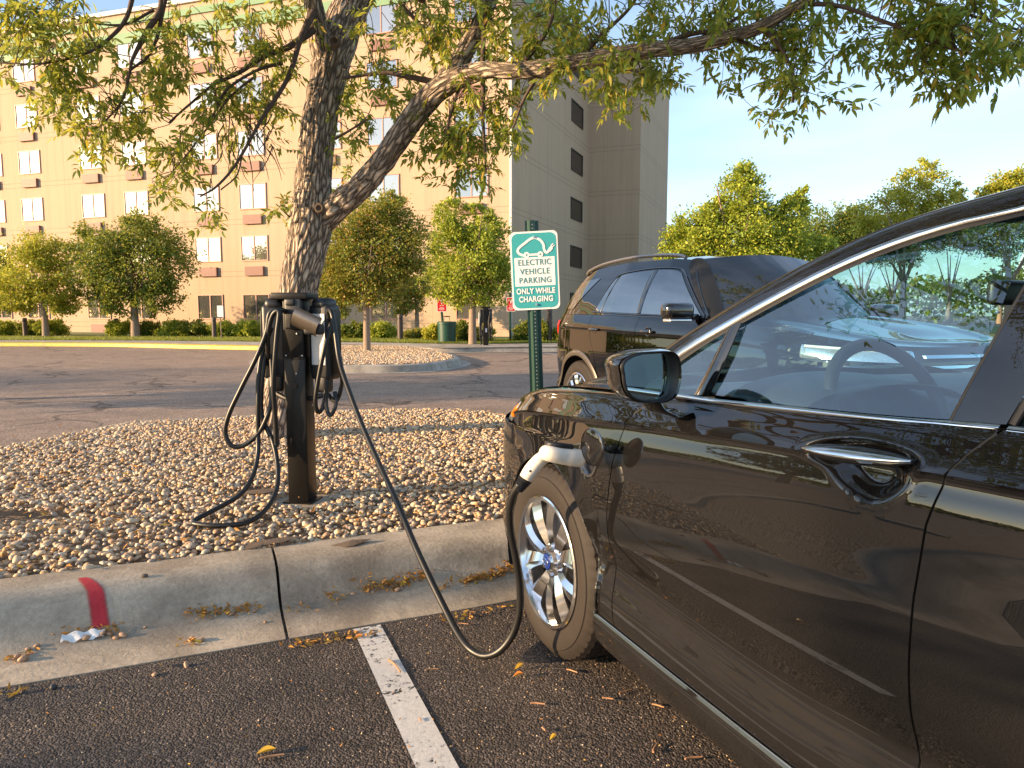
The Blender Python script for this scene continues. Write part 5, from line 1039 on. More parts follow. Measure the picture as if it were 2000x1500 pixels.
# backing, underbody, wheel wells
def arch_liner(sa, nm):
    for sg in (1, -1):
        V = []; Fs = []; n = 28
        for k in range(n+1):
            a = R(-20)+math.radians(220)*k/n; x_ = sa+math.cos(a)*.371; z_ = HZ+math.sin(a)*.371
            for w_ in (-.012, -.30): V.append((-x_, sg*(w_+HW), z_))
        for k in range(n): Fs.append((2*k, 2*k+1, 2*k+3, 2*k+2))
        b = len(V); V += [V[2*k+1] for k in range(n+1)]; Fs.append(tuple(range(b, b+n+1))); mesh('wheel_well', V, Fs, M['dark'], sed, True, sharp=40)
arch_liner(0, 'f'); arch_liner(2.85, 'r')
for sa in (0, 2.85):   # rolled arch lip
    for sg in (1, -1):
        P = []
        for k in range(60):
            a = R(-8)+R(196)*k/59; s_ = sa+math.cos(a)*.3715; z_ = HZ-.005+math.sin(a)*.3715
            if z_ < .293: continue
            p, nm_ = ring.at(ring.t_of(s_)); rp = rowpts(rowsS, s_); of = float(np.interp(-z_, -rp[:, 0], rp[:, 1]))+.010-.004; q = p+nm_*of; P.append((-q[0], sg*(q[1]+HW), z_))
        MB().tube(P, .0045, 6).build('arch_lip', M['paint'], sed, True)
un = MB(); un.box(S3(1.43, -HW, .20), (3.9, 1.52, .06)); un.box(S3(1.43, -HW, .24), (2.1, 1.72, .03)); un.build('underbody', M['dark'], sed)
MB().box(S3(-.42, -HW, .55), (.60, 1.2, .50)).build('engine_block', M['dark'], sed)
for s_ in (1.40,): pass
for gfun, in ((gF,), (gR,), (gQ,)):
    for sg in (1, -1):
        P = []
        for z in np.linspace(.30, 1.0, 24):
            s_ = gfun(z)
            if z > zb(s_): break
            p, nm_ = ring.at(ring.t_of(s_)); rp = rowpts(rowsS, s_); of = float(np.interp(-z, -rp[:, 0], rp[:, 1]))-.014; q = p+nm_*of; P.append((-q[0], sg*(q[1]+HW), z))
        MB().tube(P, .010, 6).build('door_seal', M['rubber'], sed, True)
# hood
def top_edge(t): p, nm_ = ring.at(t); s_ = p[0]; z = zb(s_); q = p+nm_*(-.078-.03*sm((.6-s_)/.8)); return np.array([q[0], q[1], z])
ts = np.linspace(ring.l[0], ring.t_of(.36), 60); cs = []
hz = Ic([-1.0, -.9, -.7, -.45, -.2, .05], [.69, .735, .835, .912, .955, .985])
for i, t_ in enumerate(ts):
    e = top_edge(t_); f = i/59; sc__ = -.915+(.03+.915)*f**1.05; row = []
    for v_ in np.linspace(0, 1, 26):
        a = sm(v_) if False else v_; s_ = e[0]*(1-a)+sc__*a; w_ = e[1]*(1-a)+(-HW)*a; g1 = math.sin(v_*math.pi/2); z = e[2]*(1-g1)+hz(sc__)*g1
        z += .016*math.exp(-((v_-.34)/.10)**2)*sm(f*2.2)-.008*math.exp(-((v_-.12)/.07)**2)*sm(f*2)   # raised power dome line
        row.append((s_, w_, z))
    cs.append(row)
V, Fs = loft([[S3(*p) for p in r_] for r_ in cs]); V2 = [(p[0], -p[1], p[2]) for p in V]; n0 = len(V)
ho = mesh('hood', V+V2, Fs+[tuple(i+n0 for i in f[::-1]) for f in Fs], M['paint'], sed, True); clean(ho, .0008, 60)
# headlights and grille (front corner)
rp0 = lambda s: rowpts(rowsS, s)
def proud(name, tl, tr, z1, z0, mat, off, nc=24, right=True, parent=None):
    V = []; zs = np.linspace(0, 1, 9)
    for u in np.linspace(0, 1, nc):
        t_ = tl*(1-u)+tr*u; p, nm_ = ring.at(t_); rp = rowpts(rowsS, p[0]); a = z1(u); b = z0(u)
        V.append([S3(*(p+nm_*(float(np.interp(-z, -rp[:, 0], rp[:, 1]))+off*(1 if 0 < f < 1 and 0 < u < 1 else -1))), z) for f in zs for z in [a*(1-f)+b*f]])
    V, Fs = loft(V); return both(name, V, Fs, mat, parent or sed, True, 60, right)
tn = lambda s: ring.t_of(s)
proud('headlight', tn(-.57), tn(-.405), lambda u: .80-.0*u+.045*u, lambda u: .70+.12*u, M['clearlens'], .003)
proud('side_marker', tn(-.47), tn(-.41), lambda u: .815+.022*u, lambda u: .765+.045*u, M['amber'], .006, 10)
proud('headlight', ring.l[0]+.42, tn(-.58), lambda u: .70+.09*u, lambda u: .64+.06*u, M['clearlens'], .003)
proud('grille', ring.l[0], ring.l[0]+.40, lambda u: .68, lambda u: .40+.05*u, M['blackpl'], .004)
proud('tail_light', tn(3.30), ring.l[-1]-.25, lambda u: .93, lambda u: .80, M['redlens'], .004)
# ---- greenhouse
def wg(z): return -.075-.30*(z-1.0)-.50*(z-1.0)*max(z-1.0, 0)
def gh(u, v, dw=0.0, it=8):
    w_ = -.12
    for _ in range(it): q = onpl(u, v, HG+NX*w_, NX); w_ = wg(q[2])+dw
    d = q-HG; return np.array([d @ AX, d @ NX, d[2]])
def curve(px, ext=(), n=60, dw=0.0): return resample(cat([gh(u, v, dw) for u, v in px]+[np.array(e) for e in ext], 10), n)
g3 = lambda s, z, dw=0.0: (s, wg(z)+dw, z)
ext_glass = [g3(1.60, 1.395), g3(1.95, 1.395), g3(2.30, 1.36), g3(2.60, 1.29), g3(2.85, 1.19), g3(3.05, 1.075)]
def lift(E_, dz): return [(s, wg(z+dz), z+dz) for s, w_, z in E_]
c_glass = curve([(1322, 712), (1362, 684), (1400, 661), (1500, 603), (1600, 555.5), (1700, 500), (1800, 470), (1900, 443), (2000, 420)], ext_glass)
c_glass = curve([(1322, 712), (1362, 684), (1400, 660), (1500, 604), (1600, 552), (1700, 507), (1800, 471), (1900, 443), (2000, 421)], ext_glass)
c_chl = curve([(1316, 706), (1358, 678), (1400, 653), (1500, 596), (1600, 543), (1700, 498), (1800, 462), (1900, 434), (2000, 412)], lift(ext_glass, .010))
c_chh = curve([(1310, 697), (1352, 668), (1400, 640), (1500, 584), (1600, 532), (1700, 487), (1800, 451), (1900, 424), (2000, 402)], lift(ext_glass, .022), dw=.002)
c_rail = curve([(1290, 694), (1340, 660), (1400, 620), (1500, 558), (1600, 505), (1700, 458), (1800, 421), (1900, 390), (2000, 364)], [(s, wg(z)-.085, z+.062) for s, w_, z in ext_glass], dw=-.055)
N3 = np.array([0, 1.0, .25])
def LS(cv): return [np.array(S3(*p)) for p in cv]
V, Fs = band(LS(c_chh), LS(c_rail), np.array([0, .9, .45]), .0, .020, 8); both('roof_rail', V, Fs, M['paint'], sed, True, 60)
V, Fs = band(LS(c_chl), LS(c_chh), N3, .004, .003, 3); both('window_trim', V, Fs, M['chrome'], sed, True, 50)
V, Fs = band(LS(c_glass), LS(c_chl), N3, .001, .001, 2); both('window_seal', V, Fs, M['rubber'], sed, True, 50)
# seam line in the rail
mid = [a*.45+b*.55+np.array([0, .0172, .0086]) for a, b in zip(LS(c_chh), LS(c_rail))]
both('rail_seam', *tube_geo(mid, .0022, 6)[:2], M['rubber'], sed)
# belt trim
def beltline(ss, dz, off=0.0): return [np.array(S3(*(ring.at(tn(s))[0]+ring.at(tn(s))[1]*(-.078+off)), zb(s)+dz)) for s in ss]
cb_t = [gh(u, v) for u, v in ((1318, 767), (1400, 779), (1500, 789), (1600, 800), (1700, 810), (1800, 818), (1900, 824), (1960, 829))]
cb_b = [gh(u, v) for u, v in ((1318, 776), (1400, 788), (1500, 800), (1600, 811), (1700, 822), (1800, 832), (1900, 841), (1955, 845))]
bt_t = LS(resample(cat(cb_t, 8), 40)); bt_b = LS(resample(cat(cb_b, 8), 40))
V, Fs = band(bt_b, bt_t, np.array([0, 1, .1]), .006, .004, 4); both('belt_trim', V, Fs, M['chrome'], fd, True, 50, right=False); both('belt_trim', [(p[0], -p[1], p[2]) for p in V], [f[::-1] for f in Fs], M['chrome'], fdr, True, 50, right=False)
s_e, z_e = cb_t[-1][0], cb_t[-1][2]; s_b, z_bb = cb_b[-1][0], cb_b[-1][2]
e0 = [np.array(g3(s, np.interp(s, [s_e+.012, 3.0], [z_e, 1.07]))) for s in np.linspace(s_e+.012, 3.0, 30)]; e1 = [np.array(g3(p[0], p[2]-.016)) for p in e0]
V, Fs = band(LS(e1), LS(e0), np.array([0, 1, .1]), .006, .004, 4); both('belt_trim', V, Fs, M['chrome'], rd, True, 50, right=False)
# shoulder filler between the body's top row and the belt trim (keeps the door closed at the top)
fs_ = np.linspace(.36, 3.3, 110); top_s = [np.array([*(ring.at(tn(s))[0]+ring.at(tn(s))[1]*(-.078-.03*sm((.6-s)/.8))), zb(s)]) for s in fs_]
allb = np.array(cb_b+e1); order = np.argsort(allb[:, 0]); allb = allb[order]
up_s = [np.array([s, *(np.array([np.interp(s, allb[:, 0], allb[:, 1]), np.interp(s, allb[:, 0], allb[:, 2])]) if s > allb[0, 0] else np.array([np.interp(s, [.30, allb[0, 0]], [-.16, allb[0, 1]]), np.interp(s, [.30, allb[0, 0]], [.965, allb[0, 2]])]))]) for s in fs_]
V, Fs = loft([LS([p*(1-f)+q*f for p, q in zip(top_s, up_s)]) for f in (0, .5, 1)]); both('shoulder', V, Fs, M['paint'], sed, True, 60)
V, Fs = loft([LS(up_s), [np.array(S3(p[0], p[1]-.03, p[2]-.002)) for p in up_s], [np.array(S3(p[0], p[1]-.035, p[2]-.10)) for p in up_s]]); both('door_inner_sill', V, Fs, M['blackpl'], sed, True, 60)
# glass polygons
def gpoly(name, px, mat, parent, dw=-.008, ext=(), right=True, th=0):
    pts = [np.array(S3(*gh(u, v, dw))) for u, v in px]+[np.array(S3(*e)) for e in ext]; c = sum(pts)/len(pts); return both(name, [tuple(p) for p in pts], [tuple(range(len(pts)))], mat, parent, False, right=right)
def gstrip(name, c0, c1, mat, parent, n=30):
    V, Fs = loft([LS(resample(cat(c0, 6), n)), LS(resample(cat(c1, 6), n))]); return both(name, V, Fs, mat, parent, True, 60)
gd = -.006
gstrip('front_window', [gh(u, v, gd) for u, v in ((1444, 634), (1500, 602), (1600, 550), (1700, 505), (1800, 469), (1900, 441), (2000, 419), (2030, 412))], [gh(u, v, gd) for u, v in ((1386, 770), (1440, 778), (1520, 789), (1600, 798), (1680, 806), (1750, 812), (1820, 817), (1868, 820))], M['glass'], sed)
gstrip('quarter_window', [gh(u, v, gd) for u, v in ((1316, 716), (1350, 692), (1385, 668), (1428, 641))], [gh(u, v, gd) for u, v in ((1316, 768), (1335, 770), (1350, 771), (1366, 773))], M['glass'], sed)
V, Fs = band([np.array(S3(*gh(u, v))) for u, v in ((1358, 772), (1378, 735), (1400, 690), (1424, 642))], [np.array(S3(*gh(u, v))) for u, v in ((1386, 774), (1402, 740), (1424, 690), (1450, 630))], N3, .003, .006, 4); both('quarter_divider', V, Fs, M['blackgl'], sed, True, 50)
V, Fs = loft([[np.array(S3(*gh(u, v, .004))) for u, v in ((1859, 822), (1900, 745), (1950, 655), (2000, 568), (2052, 478), (2090, 402))], [np.array(S3(*gh(u, v, .006))) for u, v in ((1912, 824), (1958, 748), (2004, 664), (2050, 582), (2096, 490), (2125, 398))], [np.array(S3(*gh(u, v, .004))) for u, v in ((1965, 829), (2012, 752), (2058, 668), (2104, 580), (2140, 488), (2165, 396))]]); both('pillar_cover', V, Fs, M['pillar'] if 'pillar' in M else M['paint'], sed, True, 60)
both('pillar_seal', *tube_geo([np.array(S3(*gh(u, v, .002))) for u, v in ((1857, 821), (1898, 744), (1948, 654), (1998, 567), (2050, 477))], .003, 6)[:2], M['rubber'], sed)
a0 = gh(1976, 829, gd); rearwin0 = [np.array(g3(s, np.interp(s, [1.4, 2.0, 2.3, 2.6, 2.85, 2.95], [1.392, 1.39, 1.355, 1.285, 1.185, 1.12]), gd)) for s in np.linspace(a0[0]+.04, 2.95, 20)]; rearwin1 = [np.array(g3(s, np.interp(s, [a0[0], 3.0], [a0[2], 1.07]), gd)) for s in np.linspace(a0[0], 2.98, 20)]
V, Fs = loft([LS(rearwin0), LS(rearwin1)]); both('rear_window', V, Fs, M['glass'], sed, True, 60)
both('rear_pillar', *tube_geo([np.array(S3(*gh(u, v, .0))) for u, v in ((1978, 830), (2024, 752), (2070, 668), (2116, 580), (2150, 488))], .006, 6)[:2], M['rubber'], sed)
# windshield, roof, rear glass
cr = LS(c_rail); k1 = next(i for i, p in enumerate(c_rail) if p[0] > 1.06); k2 = next((i for i, p in enumerate(c_rail) if p[0] > 2.35), len(c_rail)-1)
base0 = [np.array(S3(.37, -.15, .968)), np.array(S3(.44, -.155, 1.0))]
ap = resample(cat(base0+cr[:k1+1:3], 6), 30)
V, Fs = loft([resample([np.array(S3(*p)) for p in [up_s[0], up_s[8], up_s[16]]], 30), ap]) if False else ([], [])
# outer A-pillar foot joining shoulder to rail
foot_o = resample(cat([np.array(S3(*up_s[0])), np.array(S3(*up_s[3])), LS(c_chh)[0]], 6), 12); foot_i = resample(cat([np.array(S3(.30, -.22, .968)), ap[4], cr[0]], 6), 12)
V, Fs = band(foot_o, foot_i, np.array([0, .9, .45]), 0, .012, 5); both('pillar_foot', V, Fs, M['paint'], sed, True, 60)
rows_w = []
for i, p in enumerate(ap):
    f = i/29; row = []
    for v_ in np.linspace(0, 1, 31): y = p[1]*(1-2*v_); b = math.sin(math.pi*v_)**.9; row.append((p[0]+b*(.30*(1-f)+.10*f), y, p[2]+b*(.012+.030*f)))
    rows_w.append(row)
V, Fs = loft(rows_w); mesh('windshield', V, Fs, M['wglass'], sed, True)
V, Fs = loft([rows_w[-1]]+[[(p[0]+(q[0]-p[0])*0+(math.sin(math.pi*v_)**.9)*.10*(1-j/24), q[1]*0+p[1]*(1-2*v_), p[2]+math.sin(math.pi*v_)**.8*(.042+.012*math.sin(math.pi*j/24))) for v_, q in zip(np.linspace(0, 1, 31), rows_w[-1])] for j, p in enumerate(resample(cr[k1:k2+1], 25))]); mesh('roof', V, Fs, M['paint'], sed, True)
V = []; rr0 = [(p[0], p[1]*(1-2*v_), p[2]+math.sin(math.pi*v_)**.8*.042) for p in [cr[k2]] for v_ in np.linspace(0, 1, 31)]
for f in np.linspace(0, 1, 10): V.append([(p[0]*(1-f)+(-3.20-.12*math.sin(math.pi*v_))*f, p[1]*(1-.0*f), p[2]*(1-f)+(1.05+.02*math.sin(math.pi*v_))*f+.05*math.sin(math.pi*f)) for p, v_ in zip(rr0, np.linspace(0, 1, 31))])
V, Fs = loft(V); mesh('rear_windshield', V, Fs, M['pglass'], sed, True)
sf = [(c_rail[i]) for i in range(k2, 60)]; V, Fs = band(LS(sf), [(p[0]*1.0, .55+.0*p[1], p[2]*.5+.5*1.05) for p in LS(sf)]); both('sail_panel', V, Fs, M['paint'], sed, True, 60)
ts = np.linspace(ring.t_of(3.12), ring.l[-1], 20); V = []
for i, t_ in enumerate(ts):
    e = top_edge(t_); c_ = 3.20+.56*i/19; V.append([S3(e[0]*(1-v_)+c_*v_, e[1]*(1-v_)-HW*v_, e[2]+.03*math.sin(v_*math.pi/2)) for v_ in np.linspace(0, 1, 12)])
V, Fs = loft(V); both('boot_lid', V, Fs, M['paint'], sed, True, 60)
# ---- door handle
def HPt(s, z, off): p, nm_ = ring.at(tn(s)); rp = rowpts(rowsS, s); q = p+nm_*(float(np.interp(-z, -rp[:, 0], rp[:, 1]))+off); return np.array(S3(q[0], q[1], z))
hl = [(s, .934+.07*(s-1.24)+.003) for s in np.linspace(1.124, 1.352, 24)]
hh = MB(); st = []
for i, (s, z) in enumerate(hl):
    f = i/23; ht_ = .0165*min(1, math.sin(math.pi*min(max(f, .02), .98))**.45); of = .002+.019*math.sin(math.pi*min(1, max(0, f)))**.5; st.append([HPt(s, z+ht_*math.cos(a)*.95, of+.008*math.sin(a)) for a in np.linspace(0, 2*math.pi, 15)])
V, Fs = loft(st); Fs.append(tuple(range(15))); Fs.append(tuple(23*15+k for k in range(15))[::-1]); hnd = mesh('door_handle', V, Fs, M['paint'], fd, True, sharp=60)
st = []
for i, (s, z) in enumerate(hl):
    f = i/23; ht_ = .0072*math.sin(math.pi*min(max(f, .02), .98))**.5; of = .002+.019*math.sin(math.pi*f)**.5; st.append([HPt(s, z+.002+ht_*math.cos(a), of+.0068+.0045*max(0, math.sin(a))) for a in np.linspace(0, math.pi, 9)])
V, Fs = loft(st); mesh('chrome_strip', V, Fs, M['chrome'], hnd, True, sharp=60)

# ---- charging port and flap
pc_ = lambda ds, dz, off: HPt(PORT[0]+ds, PORT[2]+dz, off)
def disc_pts(cs, cz, r_, off, n=40): return [pc_(cs+math.cos(a)*r_, cz+math.sin(a)*r_, off) for a in np.linspace(0, 2*math.pi, n+1)[:-1]]
pw = np.array(S3(PORT[0], ring.at(tn(PORT[0]))[0][1]-.004, PORT[2])); axN = np.array([0, 1., 0])
V, Fs = lathe([(.058, -.002), (.0565, .004), (.050, .0045), (.044, -.004), (.043, -.022)], pw, axN, 48); prt = mesh('charge_port', V, Fs, M['satin'], sed, True, sharp=40)
V, Fs = lathe([(.043, -.022), (0, -.022)], pw, axN, 32); mesh('port_socket', V, Fs, M['blackpl'], prt)
fc = onpl(1156, 873, HG+NX*.058, NX)-HG; fs0, fz0 = fc @ AX, fc[2]; fp0 = np.array(S3(fs0, .058, fz0)); fax = np.array([-.10, 1, 0]); 
V, Fs = lathe([(0, .0035), (.045, .003), (.0515, .0), (.0525, -.004), (.050, -.006), (0, -.006)], fp0, fax, 56); flp = mesh('charge_flap', V, Fs, M['paint'], sed, True, sharp=40)
V, Fs = lathe([(.0522, .0015), (.0536, -.002), (.0522, -.0045)], fp0, fax, 56); mesh('flap_edge', V, Fs, M['satin'], flp, True)
MB().tube(cat([fp0+[-.02, -.006, 0], fp0+[-.045, -.03, 0], fp0+[-.03, -.062, 0]], 5), .007, 8).build('hinge_arm', M['blackpl'], flp, True)
# ---- mirror
MS = .775
def mp_(u, v, s_=MS): q = onpl(u, v, HG+AX*s_, AX)-HG; return np.array([s_, q @ NX, q[2]])
outl = [(1205, 730), (1202, 715), (1208, 702), (1225, 692), (1250, 686), (1280, 684), (1305, 684), (1320, 690), (1327, 705), (1329, 730), (1326, 755), (1318, 775), (1300, 786), (1275, 788), (1250, 787), (1228, 780), (1213, 765), (1207, 748)]
oc = resample(cat([mp_(u, v) for u, v in outl], 6, closed=True)+[mp_(*outl[0])], 65)[:-1]; cc0 = sum(oc)/len(oc)
lay = []
for f, ds, ci in ((.93, .004, 0), (.97, .010, 0), (1.0, .0, 0), (1.03, -.02, 0), (1.02, -.05, .0), (.92, -.085, .0), (.70, -.115, .0), (.35, -.130, .0), (.02, -.134, .0)):
    lay.append([S3(p[0]+ds, cc0[1]+(p[1]-cc0[1])*f-.02*(-ds/.13), cc0[2]+(p[2]-cc0[2])*f) for p in oc+[oc[0]]])
V, Fs = loft(lay[::1]); mir = mesh('door_mirror', V, Fs, M['blackgl'], sed, True, sharp=60); clean(mir, .0003, 60)
bez = [[S3(p[0]+.006-dd+.16*(p[1]-cc0[1])*(1.0 if f < .93 else .5), cc0[1]+(p[1]-cc0[1])*f, cc0[2]+(p[2]-cc0[2])*f) for p in oc+[oc[0]]] for f, dd in ((.955, .0), (.90, -.001), (.86, .006), (.84, .014))]
V, Fs = loft(bez); mesh('mirror_bezel', V, Fs, M['blackpl'], mir, True)
gp = [np.array([p[0]-.004, cc0[1]+(p[1]-cc0[1])*.855, cc0[2]+(p[2]-cc0[2])*.855]) for p in oc]; tilt_ = lambda p: np.array(S3(p[0]+.20*(p[1]-cc0[1])-.0, p[1], p[2]))
mg = mesh('mirror_glass', [tuple(tilt_(p)) for p in gp], [tuple(range(len(gp)))], M['mirror'], mir)
V, Fs = loft([[np.array(S3(*p))+np.array(o) for o in [(x*wv_, y*wv_*.6, 0) for x, y in [(math.cos(a), math.sin(a)) for a in np.linspace(0, 2*math.pi, 13)]]] for p, wv_ in (((.735, .085, .985), .032), ((.715, .05, .955), .034), ((.70, .0, .935), .040), ((.69, -.035, .945), .050))]); mesh('mirror_arm', V, Fs, M['blackgl'], mir, True, sharp=60)
mir2 = copy_tree(mir, sed)
for o2 in [mir2]+list(mir2.children):
    o2.data = o2.data.copy()
    for vv_ in o2.data.vertices: vv_.co.y = -vv_.co.y
    o2.data.flip_normals()
# ---- wheels
wl = make_wheel(sed, 'wheel', S3(0, 0, HZ), (0, 1, 0), .3325, .2235, .225, 5, R(18))
for sx, sy in ((0, -1), (1, 1), (1, -1)):
    c_ = copy_tree(wl, sed); c_.location = Vector((-2.85*sx, 0, 0)) if sy > 0 else Vector((-2.85*sx, 0, 0)); 
    if sy < 0: c_.rotation_euler = (0, 0, math.pi); c_.location = Vector((-2.85*sx, 0, 0))
# ---- interior
M['cabin'] = plain('cabin_grey_plastic', (.022, .023, .025), .55, 0, .15, 30, .1, 200); M['fabric'] = plain('seat_fabric', (.05, .05, .052), .9, 0, .2, 60, .3, 300); M['lining'] = plain('pale_headliner', (.35, .35, .34), .9)
dash = []
for x_, z_ in ((.28, .955), (.45, .985), (.62, 1.0), (.80, .992), (.93, .965), (.98, .90), (.95, .80), (.98, .55)): dash.append([(-x_-.0*b, y, z_-.012*abs(y)/.8) for y, b in [(yy, 0) for yy in np.linspace(-.78, .78, 30)]])
V, Fs = loft(dash); da = mesh('dashboard', V, Fs, M['cabin'], sed, True, sharp=60)
dz_ = loft([[(-x_, .50+.26*math.cos(a), zz+.05*max(0, math.sin(a))) for a in np.linspace(0, math.pi, 16)] for x_, zz in ((.74, .985), (.86, .985), (.97, .97))]); mesh('instrument_hood', *dz_, M['cabin'], da, True)
MB().box((-.965, .0, .90), (.03, .24, .14), bev=.01).build('screen_bezel', M['blackgl'], da, True, 40)
swc = onpl(1752, 800, HG+NX*-.46, NX)-HG; sws, swz = swc @ AX, swc[2]; sc0 = np.array(S3(sws, -.44, swz-.01)); sax = np.array([-.90, 0, .42]); sax /= np.linalg.norm(sax); su = np.array([.42, 0, .90]); su /= np.linalg.norm(su); sv = np.array([0, 1., 0])
swo = MB().tube([sc0+(su*math.cos(a)+sv*math.sin(a))*.178 for a in np.linspace(0, 2*math.pi, 61)[:-1]], .0155, 12, closed=True).build('steering_wheel', M['cabin'], sed, True, 180)
sp_ = MB().tube([sc0-sax*.03+sv*.17, sc0-sax*.04+sv*.05], .016, 8).tube([sc0-sax*.03-sv*.17, sc0-sax*.04-sv*.05], .016, 8).tube([sc0-sax*.03-su*.17, sc0-sax*.04-su*.04], .018, 8); sp_.build('wheel_spoke', M['cabin'], swo, True)
V, Fs = lathe([(0, .012), (.05, .008), (.075, -.005), (.08, -.03), (0, -.05)], sc0-sax*.035, sax, 32); mesh('wheel_hub', V, Fs, M['cabin'], swo, True, sharp=60)
MB().tube([sc0-sax*.05, sc0-sax*.25-np.array([0, 0, .03])], .045, 12).build('steering_column', M['cabin'], swo, True)
def seat(x, y, nm='seat'):
    s_o = MB().box((x, y, .50), (.50, .50, .16), bev=.05).build(nm, M['fabric'], sed, True, 40)
    ax3 = (np.array([math.cos(R(-22)), 0, -math.sin(R(-22))]), np.array([0, 1., 0]), np.array([math.sin(R(-22)), 0, math.cos(R(-22))])); MB().box((x-.30, y, .80), (.13, .48, .58), ax=ax3, bev=.05).build('backrest', M['fabric'], s_o, True, 40); MB().box((x-.43, y, 1.15), (.09, .27, .17), ax=ax3, bev=.04).build('headrest', M['fabric'], s_o, True, 40)
seat(-1.72, .42); seat(-1.72, -.42); MB().box((-2.45, 0, .48), (.5, 1.3, .18), bev=.05).build('rear_bench', M['fabric'], sed, True, 40); MB().box((-2.78, 0, .78), (.16, 1.3, .5), bev=.05).build('rear_backrest', M['fabric'], sed, True, 40)
MB().box((-1.6, 0, .30), (2.3, 1.6, .02)).build('cabin_floor', M['dark'], sed)
both('door_card', *loft([[(-s, HW-.10, z) for s in np.linspace(.5, 2.9, 12)] for z in np.linspace(.32, .93, 4)]), M['cabin'], sed, False)
hl_v, hl_f = loft([[(p[0], p[1]*(1-2*v_)*.97, p[2]-.02+math.sin(math.pi*v_)**.8*.03) for v_ in np.linspace(0, 1, 15)] for p in resample(cr[k1:k2+1], 12)]); mesh('headliner', hl_v, hl_f, M['lining'], sed, True)
MB().box((-.93, .0, 1.24), (.03, .22, .065), bev=.015).build('rear_view_mirror', M['blackpl'], sed, True)
MB().box((-.38, 0, .945), (.30, 1.30, .02)).build('cowl_panel', M['blackpl'], sed)

# ================================================================== BLACK SUV (faces the viewer's side, nose to the right)
SP0 = dep(1128, 740, 7.15)*np.array([1, 1, 0]); SHW = .93
suv = thing('suv', 'glossy black SUV with grey roof rails parked behind the sedan', 'car', tuple(SP0+NX*-SHW), math.atan2(AX[1], AX[0]))
def U3(s, w_, z): return (s, -(w_+SHW), z)
def both_u(*a, **k): return both(*a, **k)
ringU = Ring([(-.86, -.93), (-.855, -.65), (-.83, -.42), (-.78, -.25), (-.68, -.12), (-.52, -.05), (-.3, -.012), (0, .0), (.6, .012), (1.3, .014), (2.0, .01), (2.5, .0), (2.9, -.03), (3.15, -.10), (3.32, -.22), (3.42, -.42), (3.46, -.65), (3.47, -.93)])
zbu = Ic([-.9, -.7, -.4, 0, .6, 1.2, 1.9, 2.4, 2.9, 3.2, 3.5], [1.17, 1.185, 1.185, 1.18, 1.17, 1.155, 1.14, 1.115, 1.06, 1.02, .98]); tu = lambda s: ringU.t_of(s)
rowsU = [[(zbu, -.060), (lambda s: zbu(s)-.035, -.040), (lambda s: zbu(s)-.09, -.014), (lambda s: zbu(s)-.13, -.004)], [(lambda s: zbu(s)-.13, -.004), (lambda s: zbu(s)-.15, -.008), (.90, -.001), (.80, .004), (.68, .002), (.56, -.010), (.48, -.004), (.42, .010), (.36, .012)], [(.36, .012), (.30, .004), (.24, -.02)]]
UZ = .36; ar1 = (0.0, UZ, .415); ar2 = (2.70, UZ, .415)
def su_patch(name, tl, tr, nc, sub=None, ar=(ar1, ar2)):
    V, Fs = side_patch(ringU, rowsU, tl, tr, nc, list(ar), U3, flange=.01); return both(name, [p for p in V], [f[::-1] for f in Fs], M['paint2'], suv)
uq = I([.2, .60, .80, .95, 1.05, 1.15, 1.3], [.44, .40, .34, .25, .22, .20, .19]); um = I([.2, .9, 1.2], [1.055, 1.055, 1.045]); uf = I([.2, .6, .9, 1.2], [2.10, 2.08, 2.06, 2.02])
tU = lambda g, d=0.: (lambda z: ringU.t_of(g(z))+d)
su_patch('rear_quarter', lambda z: ringU.l[0], tU(uq, -.0025), 110); rdu, _ = su_patch('rear_door', tU(uq, .0025), tU(um, -.0025), 50); fdu, _ = su_patch('front_door', tU(um, .0025), tU(uf, -.0025), 50); su_patch('front_fender', tU(uf, .0025), lambda z: ringU.t_of(3.05), 60); su_patch('front_bumper', lambda z: ringU.t_of(3.055), lambda z: ringU.l[-1], 50)
# greenhouse: loft from belt ring to roof ring
def gring(f, n=110):
    """f 0 belt .. 1 roof edge"""
    out = []; z1 = 1.655
    for q in np.linspace(0, 1, n):
        # belt outline from rear centre round to windshield centre
        t_ = ringU.l[0]+(tu(2.0)-ringU.l[0])*q; p, nm_ = ringU.at(t_); b = p+nm_*-.058; zb_ = zbu(p[0]); sb = b[0]
        s_r = np.interp(sb, [-.86, -.7, -.5, -.2, .1, 1.0, 1.55, 2.0], [-.50, -.44, -.36, -.12, .14, .98, 1.36, 1.50]); w_r = b[1]-.235-.0*q
        if b[1] < -.3: w_r = b[1]*(.93-.235)/.93*1.0-.235*.0 if False else -.93+(b[1]+.93)*.70
        ztop = np.interp(s_r, [-.50, -.2, .5, 1.2, 1.55], [1.60, 1.645, 1.665, 1.655, 1.62]); g_ = f; bow = math.sin(math.pi*f)*.030
        out.append((sb*(1-g_)+s_r*g_-bow*(1 if sb < -.6 else 0)*.8, b[1]*(1-g_)+w_r*g_+bow*(1 if sb > -.6 else .4), zb_*(1-g_)+ztop*g_))
    return out
rg = [gring(f) for f in np.linspace(0, 1, 14)]
V, Fs = loft([[U3(*p) for p in r_] for r_ in rg]); both('upper_body', V, Fs, M['paint2'], suv, True, 60)
top_r = rg[-1]; V, Fs = loft([[U3(p[0]*(1)+0, p[1]*(1-v_)-.93*v_, p[2]+.045*math.sin(v_*math.pi/2)) for p in top_r] for v_ in np.linspace(0, 1, 12)]); both('roof', V, Fs, M['paint2'], suv, True, 60)
